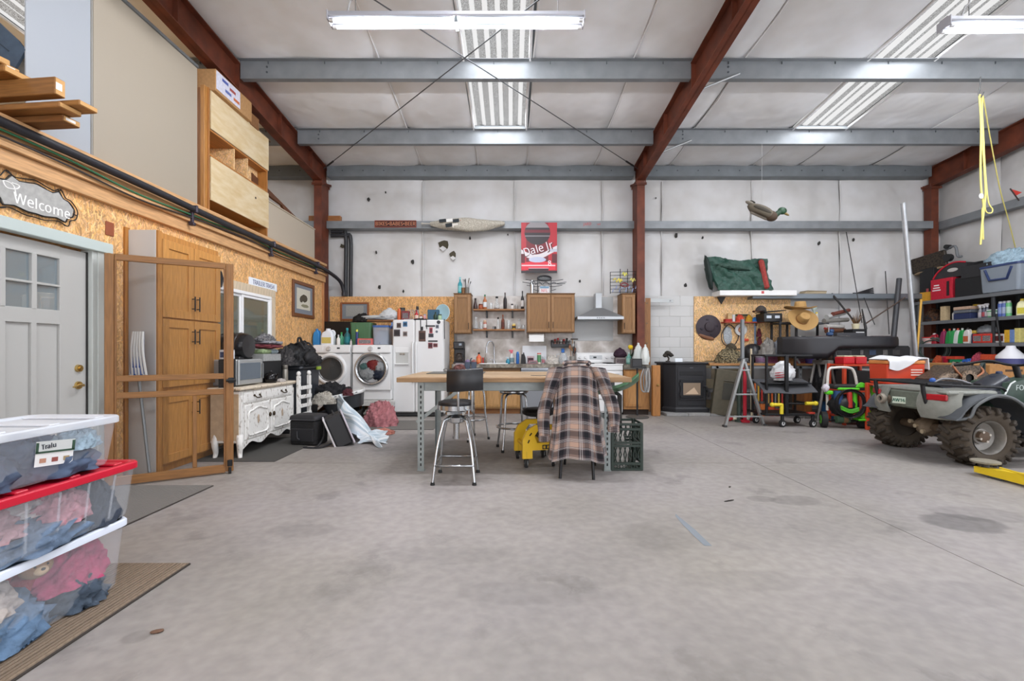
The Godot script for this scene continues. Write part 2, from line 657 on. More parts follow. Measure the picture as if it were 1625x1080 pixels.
func build_shell() ->void:
	# floor: slabs of concrete with sawn joints between them
	var fl:=sgroup("floor","worn grey concrete slab floor with sawn joints")
	part(fl,"base",B().box(V(-0.7,-0.16,-2.5),V(19,0.2,14)),M("55504a",0.95))
	var fm:=uvmat(tex_floor(),0.55)
	fm.normal_enabled=true
	fm.normal_texture=tex_noise("fine",0.06,g(0),g(1),3,FastNoiseLite.TYPE_SIMPLEX_SMOOTH,4.0)
	fm.normal_scale=0.0
	for xs in [[-9.8,-4.2],[-4.194,2.517],[2.523,8.8]]:
		for zs in [[-9.1,-4.703],[-4.697,0.9],[0.906,4.2]]:
			var m:=B()
			var p:=[]
			var uv:=[]
			for q in [[0,0],[1,0],[1,1],[0,1]]:
				p.append(V(xs[q[0]],0,zs[q[1]]))
				uv.append(Vector2((xs[q[0]]+4.2)/13.0,(zs[q[1]]+9.1)/10.0))
			m.face(p,Vector3.UP,uv)
			for k in 4:
				var a: Vector3=p[k]
				var c: Vector3=p[(k+1) % 4]
				m.face([a,c,c - V(0,0.06,0),a - V(0,0.06,0)],(c - a).cross(Vector3.DOWN).normalized())
			part(fl,"floor_slab",m,fm)
	# painted scrape and tyre scuffs
	var sc:=[[1072,815],[1083,824],[1105,842],[1113,850],[1130,866],[1118,866],[1103,852],[1083,832],[1072,819]]
	var pp:=[]
	for q in sc:
		var d: float=F*EYE/(q[1] - HY)
		pp.append(V(X(q[0],d),0.0015,-d))
	part(fl,"paint_scrape",B().face(pp,Vector3.UP),M("7f868c",0.8))
	# back wall: insulation faced with white film, folded at its seams
	var wb:=sgroup("wall_back","white film-faced insulation wall with girts")
	struct("sheathing",B().box(V(-0.6,2.4,-9.16),V(19,5.0,0.1)),M("8b8f92",0.6,0.3),wb)
	var ins:=M("d2d2d2",0.5,0.0,"insul",0.35)
	var seams:=[-9.7,-7.2,-5.4,-3.66,-1.77,0.05,1.79,2.97,4.75,6.5,8.5]
	for k in seams.size() - 1:
		var x0: float=seams[k]
		var x1: float=seams[k+1]
		var p:=PackedVector3Array()
		for j in 41:
			var h:=4.85*j/40.0
			for i in 17:
				var f:=i/16.0
				var e:=minf(f,1 - f)*(x1 - x0)
				var z:=-9.04+0.03*sqrt(minf(1.0,e/0.25))+0.012*sin(h*5+k*2+f*4)
				if absf(h - 3.59)<0.2:
					z -=0.05*(1 - absf(h - 3.59)/0.2)
				p.append(V(lerpf(x0,x1,f),h,z))
		part(wb,"insulation_panel",B().grid(p,17,41),ins)
		if k:
			part(wb,"seam",B().tube([V(x0,2.2,-9.015),V(x0+0.01,3.0,-9.005),V(x0 - 0.005,3.5,-9.03),V(x0+0.01,4.0,-9.005),V(x0,4.5,-9.02)],0.016,6),ins)
	var gal:=M("8b8f92",0.45,0.3,"dust",0.5)
	for s in [[-9.6,-3.74],[-3.58,2.36],[2.5,8.13]]:
		var L: float=s[1] - s[0]
		part(wb,"girt",B().at(V(s[0],0,0),0,90,0).prism(P2([8.78,3.52,9.0,3.52,9.0,3.535,8.795,3.535,8.795,3.645,9.0,3.645,9.0,3.66,8.78,3.66]),L),gal)
	# torn places in the film
	var rg:=RandomNumberGenerator.new()
	rg.seed=3
	for q in [[704,388,9,0],[719,405,7,0],[597,400,3,1],[655,415,5,1],[602,455,4,1],[746,378,3,1],[585,316,4,1],[612,305,2,1],[1073,373,5,1],[1115,377,3,1],[1300,386,4,1],[1041,314,2,1],[543,390,4,0],[1088,452,4,1],[806,372,2,1],[1355,380,3,1],[920,446,3,1],[640,462,3,1]]:
		var poly:=PackedVector2Array()
		for k in 9:
			var r: float=q[2]*0.0125*rg.randf_range(0.6,1.1)
			poly.append(Vector2(cos(TAU*k/9)*r*(0.6 if q[3] else 1.0),sin(TAU*k/9)*r))
		part(wb,"torn_patch",B().at(V(X(q[0],8.99),P(q[0],q[1],8.99).y,-9.0),rg.randf_range(-10,10),0,0).prism(poly,0.012),M("57503f" if q[3]==0 else "3f3d3a",0.9,0.0,"mot",8.0))
	for q in [[703,394,6],[719,409,5]]:
		part(wb,"film_flap",B().at(P(q[0],q[1],8.97),-25,20,40).box(V(0,0,0),V(q[2]*0.018,q[2]*0.016,0.004),0.001),ins)
	# painted block wall right of the kitchen
	var mor:=M("b9b9b6",0.9)
	var bl:=[M("c8c8c6",0.75),M("c5c5c3",0.75),M("cacac8",0.75)]
	var tan:=[M("dccdac",0.8,0.0,"dust",1.0),M("d6c7a4",0.8,0.0,"dust",1.3)]
	part(wb,"mortar_bed",B().box(V(3.5,1.1,-8.942),V(2.09,2.22,0.05)),mor)
	for j in 11:
		for i in range(-1,6):
			var x0:=maxf(2.48+i*0.406+(0.203 if j % 2 else 0.0),2.46)
			var x1:=minf(2.48+(i+1)*0.406+(0.203 if j % 2 else 0.0) - 0.004,4.52)
			if x1 - x0<0.05:
				continue
			var tn:=x0>3.55 and j<6
			part(wb,"block",B().box(V((x0+x1)/2,0.006+j*0.203+0.0965,-8.94),V(x1 - x0,0.197,0.054),0.005),tan[(i+j+2) % 2] if tn else bl[(i*2+j+3) % 3])
	# ledge of grey metal above the bench
	part(wb,"ledge",B().box(V(6.3,2.2,-8.85),V(3.4,0.1,0.3),0.01),M("7d858b",0.45,0.5))
	# particle board left of the kitchen and behind the bench
	var osb:=M("ffffff",0.75,0.0,"osb",0.8)
	for s in [[-3.58,-2.42],[-2.415,-1.14]]:
		part(wb,"strand_board",B().box(V((s[0]+s[1])/2,1.11,-8.95),V(s[1] - s[0],2.22,0.04),0.003),M("f8e8d4",0.75,0.0,"osb",0.8))
	part(wb,"strand_board",B().box(V(4.5,1.59,-8.9),V(1.88,1.26,0.03),0.003),osb)
	part(wb,"strand_board",B().box(V(3.66,0.87,-8.9),V(0.2,0.2,0.028),0.003),osb)
	# the other walls
	var wr:=sgroup("wall_right","white film-faced insulation side wall")
	struct("sheathing",B().box(V(8.62,2.6,-2.5),V(0.1,5.4,13.6)),M("8b8f92",0.6,0.3),wr)
	var se:=[-9.05,-7.9,-6.3,-4.7,-3.1,-1.5,0.1,1.8,4.0]
	for k in se.size() - 1:
		var p:=PackedVector3Array()
		for j in 31:
			for i in 13:
				var f:=i/12.0
				var e: float=minf(f,1 - f)*(se[k+1] - se[k])
				p.append(V(8.5 - 0.04*sqrt(minf(1.0,e/0.25))+0.01*sin(j*0.7+k),5.3*j/30.0,lerpf(se[k],se[k+1],f)))
		part(wr,"insulation_panel",B().grid(p,13,31),ins)
	part(wr,"girt",B().at(V(0,0,4.0)).prism(P2([8.45,3.52,8.3,3.52,8.3,3.66,8.45,3.66,8.45,3.645,8.315,3.645,8.315,3.535,8.45,3.535]),12.9,-12.9),gal)
	var wf:=sgroup("wall_front","white wall behind the viewer")
	struct("sheathing",B().box(V(-0.6,2.7,4.1),V(19,5.6,0.15)),M("d2d0cc",0.7),wf)
	var dg:=glow("f4f8ff",1.2)
	for k in [-2.6,2.9,6.9]:
		var od:=sgroup("window_roller_door","translucent roller door behind the viewer letting daylight in")
		var w:=4.2 if k<6 else 2.4
		for j in 8:
			part(od,"door_panel",B().box(V(k,0.24+j*0.45,4.01),V(w,0.44,0.03),0.004),dg)
	var rd:=sgroup("window_roller_door","translucent roller door in the right wall behind the rack")
	for j in 8:
		part(rd,"door_panel",B().box(V(8.44,0.24+j*0.45,-1.0),V(0.03,0.44,6.4),0.004),dg)
	var wo:=sgroup("wall_far_left","white insulation wall beyond the loft")
	struct("sheathing",B().box(V(-9.75,2.6,-2.5),V(0.15,5.4,13.6)),M("d2d0cc",0.7),wo)
	# frames of red iron
	for f in [[-3.66,8.57],[2.43,8.57],[8.2,8.82]]:
		var cl:=sgroup("trim_steel_frame","red-oxide steel column and rafter")
		var red:=M("753820",0.6,0.0,"mot",0.6)
		var x: float=f[0]
		var dp: float=8.9 - f[1] if f[1]<8.7 else 0.16
		var z: float=-f[1] - dp/2
		for s in [-1,1]:
			part(cl,"column_flange",B().box(V(x,2.2,z+s*(dp/2 - 0.006)),V(0.145,4.4,0.012),0.002),red)
		part(cl,"column_web",B().box(V(x,2.2,z),V(0.012 if f[1]<8.7 else 0.1,4.4,dp - 0.02)),red)
		part(cl,"column_side",B().box(V(x+(0.066 if x<0 else -0.066),2.2,z),V(0.01,4.4,dp - 0.024)),red)
		var tilt:=4.76
		for s in [[0.42,0.014],[0.06,0.014]]:
			part(cl,"rafter_flange",B().at(V(x,0,0),0,90,0).prism(P2([-4,roof(-4.0) - s[0],8.95,roof(8.95) - s[0],8.95,roof(8.95) - s[0]+0.014,-4,roof(-4.0) - s[0]+0.014]),0.15,-0.075),red)
		part(cl,"rafter_web",B().at(V(x,0,0),0,90,0).prism(P2([-4,roof(-4.0) - 0.42,8.95,roof(8.95) - 0.42,8.95,roof(8.95) - 0.06,-4,roof(-4.0) - 0.06]),0.012,-0.006),red)
		for k in 7:
			var d:=8.2 - k*1.1
			part(cl,"stiffener",B().box(V(x,roof(d) - 0.235,-d),V(0.13,0.35,0.008)),red)
		part(cl,"splice_plate",B().at(V(x,4.36,z - 0.02),14,0,0).box(V(0,0,0),V(0.2,0.02,dp+0.14),0.003),red)
		part(cl,"splice_plate",B().at(V(x,4.335,z - 0.02),14,0,0).box(V(0,0,0),V(0.2,0.016,dp+0.14),0.003),red)
		for k in 4:
			part(cl,"bolt",B().cyl(V(x+(0.085 if k % 2 else -0.085),4.3,z+(dp/2 if k>1 else -dp/2)),V(x+(0.085 if k % 2 else -0.085),4.4,z+(dp/2 if k>1 else -dp/2)),0.01,-1,6),red)
		part(cl,"base_plate",B().box(V(x,0.01,z),V(0.25,0.02,dp+0.06),0.002),red)
		if x==2.43:
			for d in [7.55,5.95,4.4]:
				part(cl,"flange_brace",B().at(V(0,0,0)).tube([V(x+0.06,roof(d) - 0.41,-d - 0.02),V(x+0.55,roof(d) - 0.22,-d)],0.014,4),M("b3b6b8",0.4,0.5))

func build_roof() ->void:
	var ce:=sgroup("ceiling","white film-faced insulation between steel purlins")
	struct("roof_deck",B().at(V(0,0,0),0,90,0).prism(P2([-4.3,roof(-4.3)+0.16,9.3,roof(9.3)+0.16,9.3,roof(9.3)+0.26,-4.3,roof(-4.3)+0.26]),18.6,-9.85),M("8b8f92",0.6,0.3),ce)
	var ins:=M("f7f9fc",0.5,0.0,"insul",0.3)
	var gal:=M("8b8f92",0.45,0.3,"dust",0.5)
	var rows:=[8.95,7.6,6.0,4.45,2.9,1.35,-0.2,-1.75,-3.3,-4.2]
	var cols:=[-9.7,-7.5,-5.95,-5.05,-3.66,-1.75,-0.66,0.28,1.6,3.05,4.67,5.57,7.0,8.5]
	for r in rows.size() - 1:
		for c in cols.size() - 1:
			if (c==2 or c==6 or c==10) and r>0 and r<5:
				continue
			var x0: float=cols[c]
			var x1: float=cols[c+1]
			var p:=PackedVector3Array()
			var hem:=(c in [1,3,5,7,9,11]) and r>0
			for j in 13:
				var fj:=j/12.0
				var d:=lerpf(rows[r],rows[r+1],fj)
				for i in 15:
					var f:=i/14.0
					var e:=minf(f,1 - f)*(x1 - x0)
					var up:=0.035*(1.0 - sqrt(minf(1.0,e/0.12)))
					p.append(V(lerpf(x0,x1,f),roof(d) - 0.01 - 0.045*sin(PI*fj)+up+0.008*sin(f*9+r*3+c),-d))
			part(ce,"insulation_panel",B().grid(p,15,13),ins)
			if r<4:
				part(ce,"seam",B().tube([V(x0,roof(rows[r]) - 0.005,-rows[r]),V(x0+0.02,roof((rows[r]+rows[r+1])/2) - 0.03,-(rows[r]+rows[r+1])/2),V(x0,roof(rows[r+1]) - 0.005,-rows[r+1])],0.012,6),ins)
	# purlins: Z sections with tabs of banding under the film
	for r in range(1,rows.size() - 1):
		var d: float=rows[r]
		for s in [[-9.6,-3.74],[-3.58,2.36],[2.5,8.12]]:
			var pl:=sgroup("trim_purlin","galvanised steel roof purlin")
			var h:=roof(d)
			part(pl,"web",B().at(V(s[0],0,0),0,90,0).prism(P2([d - 0.06,h - 0.02,d,h - 0.02,d+0.004,h - 0.03,d+0.004,h - 0.247,d+0.07,h - 0.247,d+0.075,h - 0.232,d+0.08,h - 0.232,d+0.075,h - 0.254,d - 0.004,h - 0.254,d - 0.004,h - 0.025,d - 0.06,h - 0.025]),s[1] - s[0]),gal)
			if r<4:
				var dk:=M("4c5257",0.6,0.3)
				for k in 8:
					part(pl,"screw",B().box(V(lerpf(s[0],s[1],(k+0.5)/8),h - 0.05,-d+0.012),V(0.006,0.03,0.012)),dk)
				for k in 2:
					part(pl,"bolt_hole",B().cyl(V(s[0]+0.35,h - 0.1 - k*0.07,-d+0.003),V(s[0]+0.35,h - 0.1 - k*0.07,-d+0.009),0.013,-1,8),dk)
	for s in [[-9.6,-3.74],[-3.58,2.36],[2.5,8.12]]:
		var es:=sgroup("trim_eave_strut","galvanised steel strut at the eave")
		part(es,"web",B().at(V(s[0],0,0),0,90,0).prism(P2([8.8,4.53,9.0,4.53,9.0,4.54,8.81,4.54,8.81,4.75,8.8,4.75]),s[1] - s[0]),M("7d8387",0.5,0.3,"dust",0.5))
		for k in 14:
			part(es,"hole",B().cyl(V(s[0]+0.3+k*0.4,4.64,-8.797),V(s[0]+0.3+k*0.4,4.64,-8.79),0.011,-1,6),M("3c4145",0.7))
	# roof lights of ribbed fibreglass, speckled with dirt
	var im:=Image.create(256,1024,false,Image.FORMAT_RGB8)
	var rg:=RandomNumberGenerator.new()
	rg.seed=4
	for y in 1024:
		for x in 256:
			var f:=fmod(x/256.0*6.0,1.0)
			var k:=1.0
			if f>0.42:
				k=0.9 if rg.randf()>0.42 else rg.randf_range(0.15,0.45)
			im.set_pixel(x,y,g(k))
	var sky:=StandardMaterial3D.new()
	sky.albedo_color=g(0.35)
	sky.roughness=0.4
	sky.emission_enabled=true
	sky.emission=Color.WHITE
	sky.emission_operator=BaseMaterial3D.EMISSION_OP_MULTIPLY
	sky.emission_texture=ImageTexture.create_from_image(im)
	sky.emission_energy_multiplier=0.85
	for x0 in [-5.95,-0.64,4.69]:
		var sl:=sgroup("window_skylight","ribbed translucent roof panel letting daylight in")
		for r in range(1,5):
			var d0: float=rows[r] - 0.0
			var d1: float=rows[r+1]
			var p:=PackedVector3Array()
			for j in 2:
				var d:=d0 if j==0 else d1
				for i in 37:
					var f:=fmod(i/36.0*3.0+0.0,1.0)
					var z:=0.035*clampf((0.14 - absf(f - 0.5))/0.05,0.0,1.0)
					p.append(V(x0+0.88*i/36.0,roof(d)+0.03+z,-d))
			part(sl,"light_panel",B().grid(p,37,2),sky)
			if r<5:
				for e in [0.0,0.88]:
					var sgn:=1.0 if e==0.0 else -1.0
					part(sl,"film_edge",B().tube([V(x0+e,roof(d0) - 0.01,-d0),V(x0+e+sgn*0.015,roof((d0+d1)/2) - 0.02,-(d0+d1)/2),V(x0+e,roof(d1) - 0.01,-d1)],0.022,8),ins)
		part(sl,"end_closure",B().box(V(x0+0.44,roof(7.55) - 0.01,-7.54),V(0.86,0.06,0.02),0.004),M("8e9294",0.6))
	# bracing rods
	for s in [[[-3.5,8.45],[2.34,2.75]],[[2.34,8.45],[-3.5,2.75]]]:
		var br:=sgroup("trim_brace_rod","thin steel bracing rod across the roof bay")
		var a:=V(s[0][0],roof(s[0][1]) - 0.26,-s[0][1])
		var b:=V(s[1][0],roof(s[1][1]) - 0.28,-s[1][1])
		part(br,"rod",B().cyl(a,b,0.0075,-1,6),M("5b5d5f",0.4,0.6))
		part(br,"turnbuckle",B().cyl(a.lerp(b,0.02),a.lerp(b,0.05),0.016,-1,8),M("3c3c3c",0.5,0.5))
	# hanging tube lights
	strip_light(V(-0.53,4.27,-4.36),"white four-tube strip light hanging below the centre skylight")
	strip_light(V(-0.53,4.5,0.6),"white four-tube strip light hanging behind the viewer")
	strip_light(V(5.44,4.29,-4.45),"white four-tube strip light hanging below the right-hand skylight")

func strip_light(pos: Vector3,label: String) ->void:
	var o:=thing("strip_light",label,"ceiling light",pos,0,"hanging strip lights")
	var wh:=M("a2a2a8",0.4)
	part(o,"housing",B().at(V(0,0,0),0,90,0).prism(P2([-0.075,0.06,-0.04,0.115,0.04,0.115,0.075,0.06,0.07,0.05,-0.07,0.05]),2.44,-1.22),wh)
	for sx in [-1.215,1.215]:
		part(o,"end_plate",B().box(V(sx,0.06,0),V(0.012,0.09,0.15),0.003),wh)
	part(o,"socket",B().box(V(0,0.02,0),V(0.03,0.06,0.13),0.004),M("5c6468",0.5))
	for sx in [-1,1]:
		for sz in [-0.045,0.045]:
			part(o,"tube",B().cyl(V(sx*0.03,0.02+(0.0 if sz>0 else 0.004),sz),V(sx*1.19,0.02,sz),0.018,-1,12),glow("f2fbff",0.85))
			part(o,"tube_cap",B().cyl(V(sx*1.165,0.02,sz),V(sx*1.2,0.02,sz),0.0195,-1,12),M("d0d0d0",0.3,0.6))
	for sx in [-0.97,0.97]:
		part(o,"suspension_wire",B().cyl(V(sx,0.11,0),V(sx,roof(-pos.z) - pos.y - 0.02,0),0.004,-1,5),M("6a6a6a",0.4,0.6))
	part(o,"power_cord",B().tube(curve([V(-1.05,0.11,0),V(-1.02,0.22,0.01),V(-0.98,0.3,0.02),V(-0.97,0.75,0)]),0.009,6),M("a6a6a6",0.5))
	area("strip_light_glow",pos+V(0,-0.03,0),Vector2(2.4,0.12),Color("f2f8ff"),0.6)
	for k in 3:
		var om:=OmniLight3D.new()
		om.name=numbered("tube_glow",self)
		om.light_color=Color("f6f8ff")
		om.light_energy=2.6
		om.light_size=0.02
		om.omni_range=20.0
		om.omni_attenuation=2.0
		om.shadow_enabled=true
		om.position=pos+V(-0.8+0.8*k,-0.012,0.0)
		add_child(om,true)

# ---- shapes that come back in many things ----
func ring(w: float,l: float,r: float,y: float,k:=4) ->PackedVector3Array:
	var p:=PackedVector3Array()
	for c in [[1,1,0],[-1,1,1],[-1,-1,2],[1,-1,3]]:
		for i in k+1:
			var a: float=(c[2]+float(i)/k)*PI/2
			p.append(V(c[0]*(w/2 - r)+cos(a)*r,y,c[1]*(l/2 - r)+sin(a)*r))
	return p
func loft(rings: Array,m: MB=null,cap0:=true,cap1:=true) ->MB:
	if m==null:
		m=B()
	var nu: int=rings[0].size()
	# a sharp ring is given twice so that its edge stays crisp
	var p:=PackedVector3Array()
	for r in rings:
		p.append_array(r)
	m.grid(p,nu,rings.size(),true)
	if cap0:
		m.face(Array(rings[0]),V(0,-1,0))
	if cap1:
		m.face(Array(rings[-1]),V(0,1,0))
	return m
func rbox(w: float,h: float,l: float,r: float,taper:=1.0,y0:=0.0) ->MB:
	# an upright box with round corners and softened rims, tapered towards its base
	var e:=minf(r*0.4,h*0.2)
	return loft([ring(w*taper - e*2,l*taper - e*2,maxf(r - e,0.002),y0),ring(w*taper,l*taper,r,y0+e),ring(w*taper,l*taper,r,y0+e),ring(w,l,r,y0+h - e),ring(w,l,r,y0+h - e),ring(w - e*2,l - e*2,maxf(r - e,0.002),y0+h)])
# a heap of cloth with folds, flat on what it lies on
func heap(w: float,h: float,l: float,sd: int,amp:=0.35) ->MB:
	var no:=FastNoiseLite.new()
	no.seed=sd
	no.frequency=1.6
	no.fractal_octaves=3
	no.domain_warp_enabled=true
	no.domain_warp_amplitude=0.6
	no.domain_warp_frequency=1.1
	var p:=PackedVector3Array()
	var nu:=48
	var nv:=17
	for j in nv:
		var b:=PI/2*j/(nv - 1)
		for i in nu:
			var a:=-TAU*i/nu
			var d:=V(cos(b)*cos(a),sin(b),cos(b)*sin(a))
			var k:=1.0+amp*no.get_noise_3d(d.x*1.3,d.y*1.3,d.z*1.3)+amp*0.35*sin(no.get_noise_3d(d.x+5,d.y,d.z)*22.0)
			var q:=d*k
			p.append(V(q.x*w/2,maxf(q.y*h,0.0),q.z*l/2))
	var m:=B().grid(p,nu,nv,true)
	var f:=[]
	for i in nu:
		f.append(p[i])
	return m.face(f,V(0,-1,0))
func heap_of(called: String,label: String,cat: String,c: Variant,pos: Vector3,s: Vector3,sd: int,ry:=0.0,group:="",tex:="cloth",amp:=0.24) ->MeshInstance3D:
	return solo(called,label,cat,heap(s.x,s.y,s.z,sd,amp),M(c,0.85,0.0,tex,3.0),pos,ry,group)

# bottles, cans, tubs and boxes: each of body, cap and label
func vessel(kind: String,called: String,label: String,cat: String,pos: Vector3,h: float,r: float,cb: Variant,cc: Variant,cl: Variant=null,group:="",ry:=0.0) ->Node3D:
	var o:=thing(called,label,cat,pos,ry,group)
	var mb: Material=cb if cb is Material else M(cb,0.3)
	var mc: Material=M(cc,0.35)
	var ml: Material=M(cl,0.6,0.0,"dust",8.0) if cl != null else null
	match kind:
		"bottle":
			part(o,"body",B().lathe(PR([0,0,r*0.9,0,r,h*0.02,r,h*0.55,r*0.85,h*0.64,r*0.38,h*0.74,r*0.34,h*0.9,0,h*0.9]),14),mb)
			part(o,"cap",B().lathe(PR([r*0.4,h*0.86,r*0.42,h*0.87,r*0.42,h,0,h]),10),mc)
			if ml:
				part(o,"paper_label",B().lathe(PR([r*1.015,h*0.14,r*1.02,h*0.15,r*1.02,h*0.47,r*1.015,h*0.48]),14),ml)
		"decanter":
			part(o,"body",B().lathe(PR([0,0,r*0.95,0,r,h*0.03,r*0.95,h*0.25,r*0.45,h*0.7,r*0.4,h*0.84,0,h*0.84]),14),mb)
			part(o,"stopper",B().lathe(PR([r*0.3,h*0.83,r*0.5,h*0.87,r*0.5,h*0.96,0,h]),10),mc)
			if ml:
				part(o,"liquid",B().lathe(PR([0,0.004,r*0.88,0.004,r*0.9,h*0.1,0,h*0.1]),14),ml)
		"can":
			part(o,"body",B().lathe(PR([0,0,r*0.95,0,r,h*0.03,r,h*0.8,r*0.9,h*0.86,0,h*0.87]),14),mb)
			part(o,"cap",B().lathe(PR([r*0.55,h*0.85,r*0.75,h*0.86,r*0.72,h*0.98,r*0.6,h,0,h]),12),mc)
			if ml:
				part(o,"printed_band",B().lathe(PR([r*1.01,h*0.2,r*1.015,h*0.21,r*1.015,h*0.6,r*1.01,h*0.61]),14),ml)
		"tin":
			part(o,"body",B().lathe(PR([0,0,r*0.97,0,r*0.97,h*0.04,r*0.95,h*0.06,r*0.95,h*0.9,r,h*0.93]),14),mb)
			part(o,"lid",B().lathe(PR([r,h*0.92,r*1.02,h*0.93,r*1.02,h*0.99,r*0.93,h,r*0.88,h*0.97,0,h*0.97]),14),mc)
			if ml:
				part(o,"printed_band",B().lathe(PR([r*0.97,h*0.15,r*0.975,h*0.16,r*0.975,h*0.8,r*0.97,h*0.81]),14),ml)
		"spray":
			part(o,"body",B().lathe(PR([0,0,r*0.9,0,r,h*0.03,r*0.98,h*0.4,r*0.7,h*0.58,r*0.36,h*0.68,r*0.36,h*0.74,0,h*0.74]),12),mb)
			var m:=B().box(V(-r*0.15,h*0.9,0),V(r*1.5,h*0.13,r*0.6),0.004).cyl(V(0,h*0.72,0),V(0,h*0.86,0),r*0.4,-1,10)
			m.box(V(-r*1.0,h*0.92,0),V(r*0.4,h*0.07,r*0.4),0.003)
			part(o,"trigger_head",m.at(V(-r*0.55,h*0.78,0),0,0,-20).box(V(0,0,0),V(r*0.2,h*0.16,r*0.4),0.002),mc)
			if ml:
				part(o,"paper_label",B().lathe(PR([r*1.0,h*0.1,r*1.02,h*0.11,r*1.0,h*0.4,r*0.97,h*0.41]),12),ml)
		"jug":
			part(o,"body",loft([ring(r*1.9,r*1.2,r*0.3,0),ring(r*2,r*1.3,r*0.35,h*0.04),ring(r*2,r*1.3,r*0.35,h*0.5),ring(r*1.6,r*1.1,r*0.35,h*0.75),ring(r*0.7,r*0.7,r*0.34,h*0.88)]),mb)
			part(o,"handle",B().tube(curve([V(r*0.85,h*0.5,0),V(r*1.0,h*0.7,0),V(r*0.75,h*0.86,0),V(r*0.2,h*0.84,0)],4),r*0.16,8),mb)
			part(o,"cap",B().cyl(V(0,h*0.86,0),V(0,h,0),r*0.38,r*0.34,12),mc)
			if ml:
				part(o,"paper_label",B().box(V(-r*0.05,h*0.28,r*0.655),V(r*1.4,h*0.36,0.003),0.001),ml)
		"jar":
			part(o,"body",B().lathe(PR([0,0,r*0.94,0,r,h*0.04,r,h*0.68,r*0.8,h*0.78,0,h*0.78]),14),mb)
			part(o,"lid",B().lathe(PR([r*0.85,h*0.76,r*0.9,h*0.77,r*0.9,h*0.97,r*0.85,h,0,h]),14),mc)
			if ml:
				part(o,"paper_label",B().lathe(PR([r*1.01,h*0.15,r*1.02,h*0.16,r*1.02,h*0.58,r*1.01,h*0.59]),14),ml)
		"tub":
			part(o,"body",B().lathe(PR([0,0,r*0.84,0,r*0.86,h*0.03,r,h*0.86]),16),mb)
			part(o,"lid",B().lathe(PR([r,h*0.84,r*1.05,h*0.85,r*1.05,h*0.97,r*0.98,h,0,h]),16),mc)
			if ml:
				part(o,"printed_band",B().lathe(PR([r*0.9,h*0.15,r*0.905,h*0.16,r*0.985,h*0.7,r*0.98,h*0.71]),16),ml)
		"glass":
			part(o,"bowl",B().lathe(PR([0,h*0.06,r*0.8,h*0.06,r,h,r*0.95,h,r*0.76,h*0.1]),14),mb)
			part(o,"foot",B().lathe(PR([0,0,r*0.8,0,r*0.82,h*0.07,0,h*0.07]),14),mb)
	return o
func carton(called: String,label: String,cat: String,pos: Vector3,s: Vector3,c: Variant,ry:=0.0,group:="",cl: Variant=null,flap: Variant=null) ->Node3D:
	var o:=thing(called,label,cat,pos,ry,group)
	part(o,"body",B().box(V(0,s.y/2,0),s,minf(0.006,s.y*0.1)),M(c,0.75,0.0,"dust",4.0))
	var m:=B().box(V(0,s.y+0.0015,s.z*0.25),V(s.x*0.98,0.003,s.z*0.485),0.001).box(V(0,s.y+0.0015,-s.z*0.25),V(s.x*0.98,0.003,s.z*0.485),0.001)
	part(o,"flap",m,M(flap if flap != null else c,0.75,0.0,"dust",3.0))
	if cl != null:
		part(o,"printed_label",B().box(V(0,s.y*0.5,s.z/2+0.001),V(s.x*0.8,s.y*0.6,0.003),0.001),M(cl,0.7,0.0,"print",6.0))
	return o
# a lidded storage tote; the long side runs along z
func tote(label: String,pos: Vector3,s: Vector3,body: Material,lid: Material,ry:=0.0,group:="",ribs:=0,lidded:=true) ->Node3D:
	var o:=thing("storage_tote",label,"storage box",pos,ry,group)
	var w:=s.x
	var h:=s.y
	var l:=s.z
	var tp:=0.9
	part(o,"body",loft([ring(w*tp - 0.02,l*tp - 0.02,0.03,0.004),ring(w*tp,l*tp,0.04,0.02),ring(w*0.97,l*0.97,0.045,h - 0.035),ring(w*0.985,l*0.985,0.045,h - 0.03),ring(w*0.985,l*0.985,0.045,h - 0.015)],null,true,false),body)
	if ribs:
		for i in ribs:
			var z:=l*0.9*((i+1.0)/(ribs+1) - 0.5)
			for sx in [-1,1]:
				part(o,"rib",B().at(V(0,0,0)).tube([V(sx*w*tp/2,0.03,z),V(sx*w*0.972/2,h - 0.04,z*1.07)],0.005,6),body)
	if lidded:
		var m:=loft([ring(w*0.985,l*0.985,0.045,h - 0.036),ring(w*1.01,l*1.01,0.05,h - 0.033),ring(w*1.01,l*1.01,0.05,h - 0.033),ring(w*1.01,l*1.01,0.05,h - 0.008),ring(w*0.99,l*0.99,0.045,h),ring(w*0.92,l*0.94,0.04,h),ring(w*0.9,l*0.92,0.04,h - 0.012),ring(w*0.9,l*0.92,0.04,h - 0.012)],null,false,true)
		part(o,"lid",m,lid)
		var m2:=B()
		for i in 4:
			m2.box(V(0,h - 0.006,l*0.8*(i/3.0 - 0.5)),V(w*0.8,0.012,0.05),0.004)
		part(o,"lid_rib",m2,lid)
		for sz in [-1,1]:
			part(o,"latch",B().box(V(0,h - 0.03,sz*l*0.512),V(w*0.4,0.05,0.02),0.006),lid)
	return o
func cap_hat(label: String,pos: Vector3,c: Variant,cb: Variant,ry:=0.0,group:="",tex:="cloth") ->Node3D:
	var o:=thing("cap",label,"cap",pos,ry,group)
	part(o,"crown",B().ell(V(0,0,0),V(0.09,0.11,0.1),18,12,0.04,3,1.0,0.0),M(c,0.85,0.0,tex,6.0))
	var p:=PackedVector3Array()
	for j in 2:
		for i in 9:
			var a:=PI*i/8.0
			var k:=0.085 if j==0 else 0.17
			p.append(V(cos(a)*0.09*(1.0 if j==0 else 0.95),0.004 - 0.02*absf(cos(a)),0.03+sin(a)*k))
	part(o,"visor",B().grid(p,9,2,false,0.004),M(cb,0.85,0.0,tex,6.0))
	part(o,"button",B().ell(V(0,0.108,0),V(0.008,0.006,0.008),8,6),M(cb,0.85))
	return o
